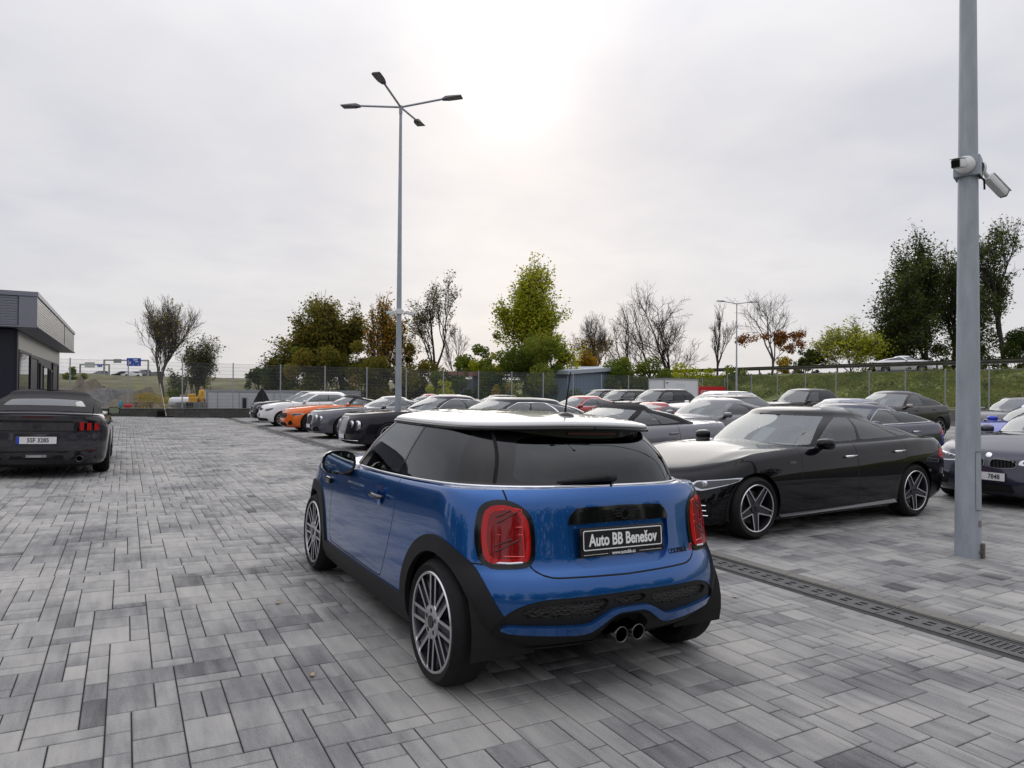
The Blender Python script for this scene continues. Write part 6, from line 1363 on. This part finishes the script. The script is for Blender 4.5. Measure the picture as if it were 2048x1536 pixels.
def far_car(px, d, label, i):
    pm = [SIL, DKG, WHP, SIL, SIW, SIL][i]; mb = MB(); Lc, Wc, Hc = (4.6, 1.8, 1.5) if 'van' not in label else (5.0, 1.95, 2.0)
    P_ = [(0, .3), (0, .75), (1.0, .95), (1.7, Hc - .05), (2.1, Hc), (3.9, Hc), (4.45, 1.0), (Lc, .95), (Lc, .3)]; c = empty('distant_car'); k = len(P_)
    body = MB().add([(x, -Wc / 2 * (1 if z < 1 else .82), z) for x, z in P_] + [(x, Wc / 2 * (1 if z < 1 else .82), z) for x, z in P_], [tuple(range(k)), tuple(range(2 * k - 1, k - 1, -1))] + [(i_, k + i_, k + (i_ + 1) % k, (i_ + 1) % k) for i_ in range(k)]); body.obj('body', pm, c)
    for sg in (-1, 1): MB().add([(1.45, sg * (Wc / 2 * .9), 1.02), (1.95, sg * (Wc / 2 * .84), Hc - .12), (3.8, sg * (Wc / 2 * .84), Hc - .12), (4.1, sg * (Wc / 2 * .9), 1.02)], [(0, 1, 2, 3)]).obj('side_window', WGL, c)
    for x in (.85, 3.6):
        for sg in (-1, 1): MB().lathe([(.001, 0), (.33, 0), (.33, .2), (.001, .2)], 14, 'y', (x, sg * Wc / 2 - .1, .33)).obj('wheel', RUB, c)
    x, y = spot(px, d); c.location = (x, y, 4.55 if px < 400 else 4.35); c.rotation_euler = (0, 0, R(15)); tag(c, label, 'car', 'cars far off on the motorway')
for i, (px, d, lb) in enumerate(far): far_car(px, d, lb, i)
# ---- trees
def leaf_mat(name, cols):
    m = bpy.data.materials.new('leaf_' + name); m.use_nodes = True; t = m.node_tree; t.nodes.clear(); n, l = t.nodes.new, t.links.new
    at = n('ShaderNodeAttribute'); at.attribute_name = 'shade'; r = n('ShaderNodeValToRGB'); l(at.outputs['Fac'], r.inputs[0]); e = r.color_ramp.elements
    e[0].color = (*cols[0], 1); e[1].color = (*cols[-1], 1)
    for i, c_ in enumerate(cols[1:-1]): k = e.new((i + 1) / (len(cols) - 1)); k.color = (*c_, 1)
    d = n('ShaderNodeBsdfDiffuse'); tr_ = n('ShaderNodeBsdfTranslucent'); l(r.outputs[0], d.inputs[0]); l(r.outputs[0], tr_.inputs[0]); mx_ = n('ShaderNodeMixShader'); mx_.inputs[0].default_value = .5; l(d.outputs[0], mx_.inputs[1]); l(tr_.outputs[0], mx_.inputs[2]); o = n('ShaderNodeOutputMaterial'); l(mx_.outputs[0], o.inputs[0]); return m
LM = {k: leaf_mat(k, v) for k, v in dict(olive=[(.075, .08, .02), (.18, .175, .035), (.32, .23, .045)], dark=[(.032, .048, .018), (.072, .098, .028), (.14, .16, .04)], lime=[(.19, .25, .025), (.38, .42, .035), (.56, .50, .05)], orange=[(.16, .13, .022), (.36, .23, .025), (.50, .22, .025)], grey=[(.08, .085, .042), (.14, .145, .065), (.20, .19, .09)], green=[(.065, .10, .02), (.15, .20, .032), (.27, .28, .05)], rust=[(.15, .065, .025), (.28, .12, .035), (.36, .16, .04)], yellow=[(.20, .18, .025), (.38, .31, .03), (.48, .31, .035)]).items()}
BARK = M('bark', (.045, .038, .032), .95, noisy=.4, nscale=6, bump=.8, bscale=25); BARKL = M('pale_bark', (.10, .092, .082), .95, noisy=.3, nscale=6)
def leaves_mesh(P, size, rg, mat, shade, flat=.5):
    n = len(P); a = rg.normal(size=(n, 3)); a[:, 2] *= flat; a /= np.linalg.norm(a, axis=1, keepdims=True); b = rg.normal(size=(n, 3)); b -= (b * a).sum(1, keepdims=True) * a; b /= np.linalg.norm(b, axis=1, keepdims=True); s = size * rg.uniform(.6, 1.35, n)[:, None]
    c_ = np.cross(a, b)
    V = np.stack([P - a * s * .5, P + b * s * .32 + c_ * s * .08, P + a * s * .5, P - b * s * .32 + c_ * s * .08], 1).reshape(-1, 3)
    me = bpy.data.meshes.new('crown'); me.vertices.add(n * 4); me.vertices.foreach_set('co', V.reshape(-1)); me.loops.add(n * 4); me.loops.foreach_set('vertex_index', np.arange(n * 4)); me.polygons.add(n); me.polygons.foreach_set('loop_start', np.arange(n) * 4); me.polygons.foreach_set('loop_total', np.full(n, 4))
    at = me.attributes.new('shade', 'FLOAT', 'POINT'); at.data.foreach_set('value', np.repeat(np.clip(shade, 0, 1), 4).astype(np.float32)); me.update(); me.validate(); me.materials.append(mat); return me
def tree(name, px, d, ytop, halfw, label, leaf=None, nl=3000, size=.26, z0=-1.0, seed=0, spread=.55, up=.5, bark=BARK, levels=5, first=.22, bare_top=0.0, clump=.5, trunks=1, cat='tree', group='trees beyond the fence', lift=0.0, rtrunk=None, kids=(3, 4), clear=.5):
    nl = int(nl * 1.6); size *= .88; rg = np.random.default_rng(seed + int(px)); x, y = spot(px, d); H_ = zat(px, ytop, d) - z0; Wd = halfw / 1365.33 * d; segs = []; tips = []
    r0 = rtrunk or H_ * .018
    def grow(p, dr, L_, r, lv):
        n = 3 if lv < 3 else 2; pts = [p]; q = p; dd = dr
        for i in range(n):
            dd = dd + rg.normal(0, .10 + .03 * lv, 3); dd[2] += up * .10; dd /= np.linalg.norm(dd); q = q + dd * L_ / n; pts.append(q)
        r1 = r * (.62 if lv < levels else .35); segs.append((pts, [lerp(r, r1, i / n) for i in range(n + 1)], lv))
        if lv >= levels - 1:
            for t in np.linspace(.2, 1, 3): tips.append(pts[0] + (pts[-1] - pts[0]) * t)
        if lv >= levels: return
        nk = rg.integers(kids[0], kids[1] + 1)
        for k in range(nk):
            t0_ = clear if lv == 0 else .25; t = t0_ + (1 - t0_) * (k + .3 + rg.random() * .6) / nk; t = min(t, 1.0); i = min(int(t * n), n - 1); bp = pts[i] + (pts[i + 1] - pts[i]) * (t * n - i)
            a = rg.random() * 6.283 if lv else 2 * math.pi * k / nk + rg.random(); s1 = np.cross(dd, [0, 0, 1]); ln = np.linalg.norm(s1); s1 = s1 / ln if ln > .05 else np.array([1., 0, 0]); s2 = np.cross(dd, s1); sd_ = s1 * math.cos(a) + s2 * math.sin(a)
            sp_ = spread * rg.uniform(.7, 1.25); nd = dd * math.cos(sp_) + sd_ * math.sin(sp_); nd[2] += up * .25; nd /= np.linalg.norm(nd); grow(bp, nd, L_ * rg.uniform(.60, .82), r * .56, lv + 1)
        grow(pts[-1], dd, L_ * rg.uniform(.66, .8), r1, lv + 1)
    for k in range(trunks):
        off = np.array([0, 0, 0.]) if trunks == 1 else np.array([rg.normal(0, Wd * .25), rg.normal(0, .5), 0])
        grow(off, np.array([rg.normal(0, .05), rg.normal(0, .05), 1.]), 1.0, r0 / H_ * 3.2, 0)
    allp = np.concatenate([np.array(s[0]) for s in segs]); 
    # fit skeleton into the measured height and spread
    zmx = np.percentile(allp[:, 2], 99.7); rad = np.percentile(np.abs(allp[:, 0] * math.cos(R(YAW)) - allp[:, 1] * math.sin(R(YAW))), 96); sc = np.array([Wd / rad, Wd / rad, H_ / zmx])
    root = empty(name, (x, y, z0)); tag(root, label, cat, group)
    mb = MB(); sr = H_ / 3.4
    for pts, rs, lv in segs:
        if lv > levels: continue
        mb.tube([tuple(p * sc) for p in pts], [max(r * sr, .009 if leaf is None or bark is BARKL else .011) for r in rs], 6 if lv < 2 else 3, 0, False)
    mb.obj('trunk', bark, root, True)
    if leaf and nl:
        T_ = np.array(tips) * sc; T_ = T_[T_[:, 2] > H_ * first]
        if bare_top: T_ = T_[T_[:, 2] < H_ * (1 - bare_top)]
        if len(T_):
            dens = np.where(rg.random(len(T_)) < .55, rg.random(len(T_)) + .3, .0) if nl > 2500 else rg.random(len(T_)) ** 3; dens /= dens.sum(); idx_ = rg.choice(len(T_), nl, p=dens); ub = rg.normal(size=(nl, 3)); ub /= np.linalg.norm(ub, axis=1, keepdims=True); P = T_[idx_] + ub * (clump * 1.35 * rg.random(nl) ** .45)[:, None] * [1, 1, .75]; P[:, 2] = np.maximum(P[:, 2], .15)
            cl = rg.normal(.5, .22, len(T_))[idx_]; sh_ = cl + rg.normal(0, .16, nl)
            link('crown', leaves_mesh(P, size, rg, LM[leaf], sh_), root)
    return root
def bush(px, d, ytop, halfw, label, leaf, nl=2500, size=.24, z0=-1.0, seed=0, name='shrub', group='shrubs beyond the fence', ry=None, stems=True):
    nl = int(nl * 1.5); size *= .85; rg = np.random.default_rng(seed + int(px) + 99); x, y = spot(px, d); H_ = zat(px, ytop, d) - z0; Wd = halfw / 1365.33 * d; root = empty(name, (x, y, z0)); tag(root, label, 'shrub', group)
    nc = 22; C_ = np.stack([rg.uniform(-.85, .85, nc) * Wd, rg.normal(0, (ry or Wd) * .4, nc), H_ * (.15 + .72 * rg.random(nc))], 1); C_[:, 2] *= 1 - .35 * np.clip(np.abs(C_[:, 0]) / Wd, 0, 1) ** 2
    rc_ = rg.uniform(.16, .32, nc) * min(H_, Wd * 1.2); k = rg.choice(nc, nl, p=rc_ ** 2 / (rc_ ** 2).sum()); u = rg.normal(size=(nl, 3)); u /= np.linalg.norm(u, axis=1, keepdims=True); P = C_[k] + u * (rc_[k] * rg.random(nl) ** .33)[:, None]; P[:, 2] = np.clip(P[:, 2], .05, H_)
    sh_ = rg.normal(.5, .2, nc)[k] + rg.normal(0, .16, nl); link('crown', leaves_mesh(P, size, rg, LM[leaf], sh_), root)
    mb = MB()
    for c_ in C_[:9]: mb.tube([(c_[0] * .15, c_[1] * .15, 0), tuple(c_ * [.6, .6, .55]), tuple(c_)], [.05, .03, .012], 4, 0, False)
    mb.obj('trunk', BARK, root)
    return root
tree('bare_tree', 330, 60, 598, 50, 'tall half-bare tree with few yellow-brown leaves at the left', 'yellow', 480, .20, bark=BARKL, seed=3, spread=.42, up=.9, levels=6, first=.35, clump=.25, kids=(3, 3))
tree('leafy_tree', 424, 58, 676, 48, 'small rounded grey-green tree right of the half-bare tree', 'grey', 2600, .20, seed=4, spread=.62, up=.3, clump=.35)
tree('leafy_tree', 622, 62, 634, 58, 'dark olive tree at the left end of the dense group', 'olive', 9000, .28, clear=.18, seed=5, spread=.6, up=.4, clump=.55, first=.08)
tree('leafy_tree', 690, 62, 602, 58, 'tall dark olive tree beside the orange-leaved tree', 'olive', 9500, .28, clear=.18, seed=6, spread=.55, up=.5, clump=.5, first=.08)
tree('leafy_tree', 575, 64, 690, 40, 'low dark green tree at the left foot of the dense group', 'dark', 3500, .24, clear=.18, seed=7, clump=.5, first=.05)
tree('bare_tree', 645, 66, 590, 20, 'thin leafless tree poking above the dense olive group', None, 0, seed=8, spread=.35, up=.9, bark=BARKL, levels=6, kids=(2, 2))
tree('leafy_tree', 765, 60, 594, 52, 'orange and yellow autumn tree left of the middle lamp post', 'orange', 2600, .26, clear=.18, seed=9, spread=.55, up=.5, clump=.42, first=.3)
tree('leafy_tree', 876, 66, 558, 50, 'tall thin-leaved tree right of the middle lamp post', 'grey', 1500, .22, seed=10, spread=.5, up=.6, clump=.28, first=.45, levels=6, kids=(2, 2))
bush(850, 60, 690, 60, 'rusty green undergrowth below the tall thin-leaved tree', 'olive', 4000, seed=2)
tree('bare_tree', 922, 66, 648, 34, 'small leafless tree between two leafy trees', None, 0, seed=11, spread=.5, up=.6, bark=BARKL, levels=6, kids=(2, 2), clear=.2)
tree('leafy_tree', 1042, 61, 524, 72, 'tallest tree, bright yellow-green, right of the middle', 'lime', 11000, .29, clear=.18, seed=12, spread=.55, up=.55, clump=.55, first=.18)
bush(1068, 58, 640, 78, 'large dense green shrub at the foot of the bright tree', 'green', 9000, .24, seed=3); bush(965, 59, 676, 45, 'yellow-green shrub left of the bright tree', 'lime', 4000, seed=4); bush(1125, 59, 690, 36, 'green shrub beside the pale blue shed', 'green', 2800, seed=5)
tree('leafy_tree', 1187, 76, 628, 42, 'half-bare tree with some orange leaves behind the pale blue shed', 'orange', 700, .26, seed=13, spread=.55, up=.6, clump=.4, first=.1, levels=6, kids=(2, 3), bare_top=.25, bark=BARKL)
tree('bare_tree', 1288, 72, 598, 72, 'wide leafless tree left of the tallest leafless one', None, 0, seed=14, spread=.62, up=.45, levels=6, kids=(2, 2), trunks=2, clear=.3)
tree('bare_tree', 1352, 72, 562, 74, 'tallest leafless tree right of the pale blue shed', 'green', 300, .25, seed=15, spread=.6, up=.5, levels=6, kids=(2, 3), first=.02, bare_top=.72, clear=.3)
tree('bare_tree', 1432, 70, 606, 34, 'slim leafless tree left of the far lamp post', None, 0, seed=16, spread=.42, up=.8, levels=6, kids=(2, 2), clear=.3, z0=1)
tree('leafy_tree', 1540, 74, 586, 60, 'half-bare tree with rust-brown leaves right of the far lamp post', 'rust', 1500, .28, seed=17, spread=.5, up=.6, levels=6, kids=(2, 2), bare_top=.42, bark=BARKL, z0=2, clump=.4, first=.08)
bush(1240, 61, 702, 48, 'green shrub overgrowing the right end of the shed', 'green', 5000, seed=6); bush(1310, 61, 708, 56, 'mixed green shrub behind the white box trailer', 'green', 6000, seed=7); bush(1385, 62, 712, 50, 'yellowish shrub behind the red banner', 'lime', 4500, seed=8)
bush(1465, 64, 722, 40, 'low shrub at the left end of the guard rail', 'green', 2200, seed=9, z0=.5)
bush(1612, 68, 690, 32, 'dark green shrub beyond the guard rail', 'dark', 2600, seed=10, z0=2.5); bush(1575, 70, 700, 25, 'yellow shrub left of the dark green one', 'yellow', 1500, seed=18, z0=2.5)
tree('leafy_tree', 1702, 66, 642, 56, 'yellow-green rounded tree beyond the guard rail', 'lime', 3600, .25, seed=18, spread=.65, up=.25, clump=.5, first=.15, z0=2.3)
bush(1770, 66, 684, 40, 'dark shrub at the foot of the large dark tree', 'olive', 3500, seed=11, z0=2.3)
tree('leafy_tree', 1858, 66, 472, 84, 'large dark green tree left of the near lamp post', 'dark', 10500, .28, clear=.18, seed=19, spread=.7, up=.3, clump=.6, first=.06, z0=2.3, levels=5)
tree('leafy_tree', 2012, 62, 432, 70, 'tall half-bare dark tree at the right edge', 'dark', 3600, .26, seed=20, spread=.62, up=.5, levels=6, kids=(2, 3), clump=.4, first=.2, z0=2.3)
bush(1930, 66, 640, 60, 'dark undergrowth behind the near lamp post', 'dark', 5000, .24, seed=12, z0=2.3); bush(2040, 60, 640, 50, 'dark undergrowth at the right edge', 'dark', 4000, .24, seed=13, z0=2.3); bush(1820, 66, 650, 45, 'dark undergrowth left below the large dark tree', 'dark', 4000, .24, seed=14, z0=2.3)
# shrubs and weeds nearer the left fence
bush(150, 120, 728, 20, 'round dark green shrub on the bank beside the showroom', 'green', 1500, .4, z0=1.0, seed=15); bush(305, 46, 772, 32, 'yellow weeds before the earth heap', 'yellow', 1600, .12, seed=16, z0=-.9); bush(380, 57, 735, 45, 'green shrub below the small grey-green tree', 'green', 3000, .2, seed=17); bush(520, 90, 728, 25, 'dark green shrub far off above the site cabins', 'dark', 1800, .3, z0=1.5, seed=18)
bush(560, 60, 716, 40, 'dark shrub left of the dense tree group', 'dark', 2500, .22, seed=19); bush(640, 58, 690, 70, 'brown-green hedge below the left of the dense trees', 'olive', 8000, .24, seed=20, ry=1.6); bush(760, 58, 695, 62, 'dark hedge below the orange tree', 'olive', 7000, .24, seed=24, ry=1.6); bush(905, 58, 712, 46, 'dark green hedge right of the middle lamp post', 'green', 5000, .22, seed=25, ry=1.6); bush(880, 52, 752, 34, 'pale green shrub close behind the fence', 'lime', 2200, .16, seed=21); bush(1010, 54, 748, 26, 'small reddish yellow shrub close behind the fence', 'yellow', 900, .16, seed=22)
# grass blades on the right bank
rg = np.random.default_rng(5); n = 42000; yy = rg.uniform(8, 62, n); u = rg.random(n); xx = 45.4 + u * 5.6; zz = np.interp(xx, [45.2, 46.7, 48.5, 50, 50.8, 51.2], [.68, 1.15, 2.1, 2.9, 3.1, 3.12])
P = np.stack([xx, yy, zz + .05], 1); gm_ = leaves_mesh(P, .19, rg, leaf_mat('grass', [(.09, .12, .022), (.21, .25, .04), (.36, .34, .08)]), np.sin(yy * .7 + xx) * .12 + np.sin(yy * 2.3 - xx * 1.7) * .1 + rg.normal(.5, .13, n), 2.2); go = link('grass', gm_); tag(go, 'short rough grass covering the road bank', 'grass', kind='stuff')

# unseen tree belts, added out of frame so the car paint mirrors a dark horizon
def unseen_tree_belt(name, x0, y0, x1, y1, h, n, label):
    rg = np.random.default_rng(int(abs(x0 * 7 + y1))); L_ = math.hypot(x1 - x0, y1 - y0); nc = int(L_ / 2.2); ct = rg.random(nc); ch = h * rg.uniform(.45, 1.0, nc)
    k = rg.integers(0, nc, n); u = rg.normal(size=(n, 3)); u /= np.linalg.norm(u, axis=1, keepdims=True); u *= rg.random(n)[:, None] ** .4
    P = np.stack([x0 + (x1 - x0) * ct[k] + u[:, 0] * 2.6, y0 + (y1 - y0) * ct[k] + u[:, 1] * 2.6, ch[k] * .52 + u[:, 2] * ch[k] * .5], 1)
    o = link(name, leaves_mesh(P, .9, rg, LM['dark'], rg.normal(.5, .2, n))); tag(o, label, 'trees', kind='stuff')
unseen_tree_belt('unseen_tree_belt', -30, -26, 48, -30, 9, 9000, 'unseen belt of trees added behind the photographer for reflections'); unseen_tree_belt('unseen_tree_belt', -34, -24, -32, 34, 8, 7000, 'unseen belt of trees added left of the showroom for reflections')

for i, (px, d, yt, hw, lf_, lb) in enumerate(((566, 60, 676, 34, 'olive', 'olive shrub at the left end of the hedge'), (602, 59, 660, 36, 'green', 'green shrub in front of the left olive tree'), (722, 59, 664, 40, 'olive', 'tall olive shrub between the olive and orange trees'), (822, 60, 676, 40, 'olive', 'rusty shrub directly right of the middle lamp post'), (930, 60, 684, 40, 'green', 'green shrub left of the yellow-green one'), (992, 58, 640, 46, 'green', 'tall green shrub left under the bright tree'), (1118, 60, 664, 40, 'green', 'tall green shrub right under the bright tree'), (1165, 66, 690, 40, 'orange', 'orange-tinged shrub above the shed roof'))):
    bush(px, d, yt, hw, lb, lf_, 4200, .24, seed=40 + i)
# rough tufts and weeds along the bank
rg = np.random.default_rng(15); n = 3000; nc = 160; cy = rg.uniform(10, 62, nc); cx = 45.5 + 5.6 * rg.random(nc); k = rg.integers(0, nc, n); xx = cx[k] + rg.normal(0, .22, n); yy = cy[k] + rg.normal(0, .35, n); hh = rg.uniform(.1, .5, nc)[k]
zz = np.interp(xx, [45.2, 46.7, 48.5, 50, 50.8, 51.2], [.68, 1.15, 2.1, 2.9, 3.1, 3.12]) + hh * rg.random(n)
sh_ = rg.normal(.5, .25, nc)[k] + rg.normal(0, .1, n); go = link('weeds', leaves_mesh(np.stack([xx, yy, zz], 1), .22, rg, leaf_mat('weed', [(.05, .075, .016), (.15, .185, .03), (.34, .30, .09)]), sh_, 2.0)); tag(go, 'uneven weeds and tufts on the road bank', 'weeds', kind='stuff')

tree('leafy_tree', 1818, 68, 556, 46, 'lower dark tree leaning out left of the large dark tree', 'dark', 5000, .27, clear=.2, seed=61, spread=.75, up=.25, clump=.55, first=.1, z0=2.3)
tree('leafy_tree', 1905, 69, 500, 56, 'dark tree rising directly behind the near lamp post', 'dark', 5000, .27, clear=.2, seed=62, spread=.7, up=.3, clump=.55, first=.1, z0=2.3)
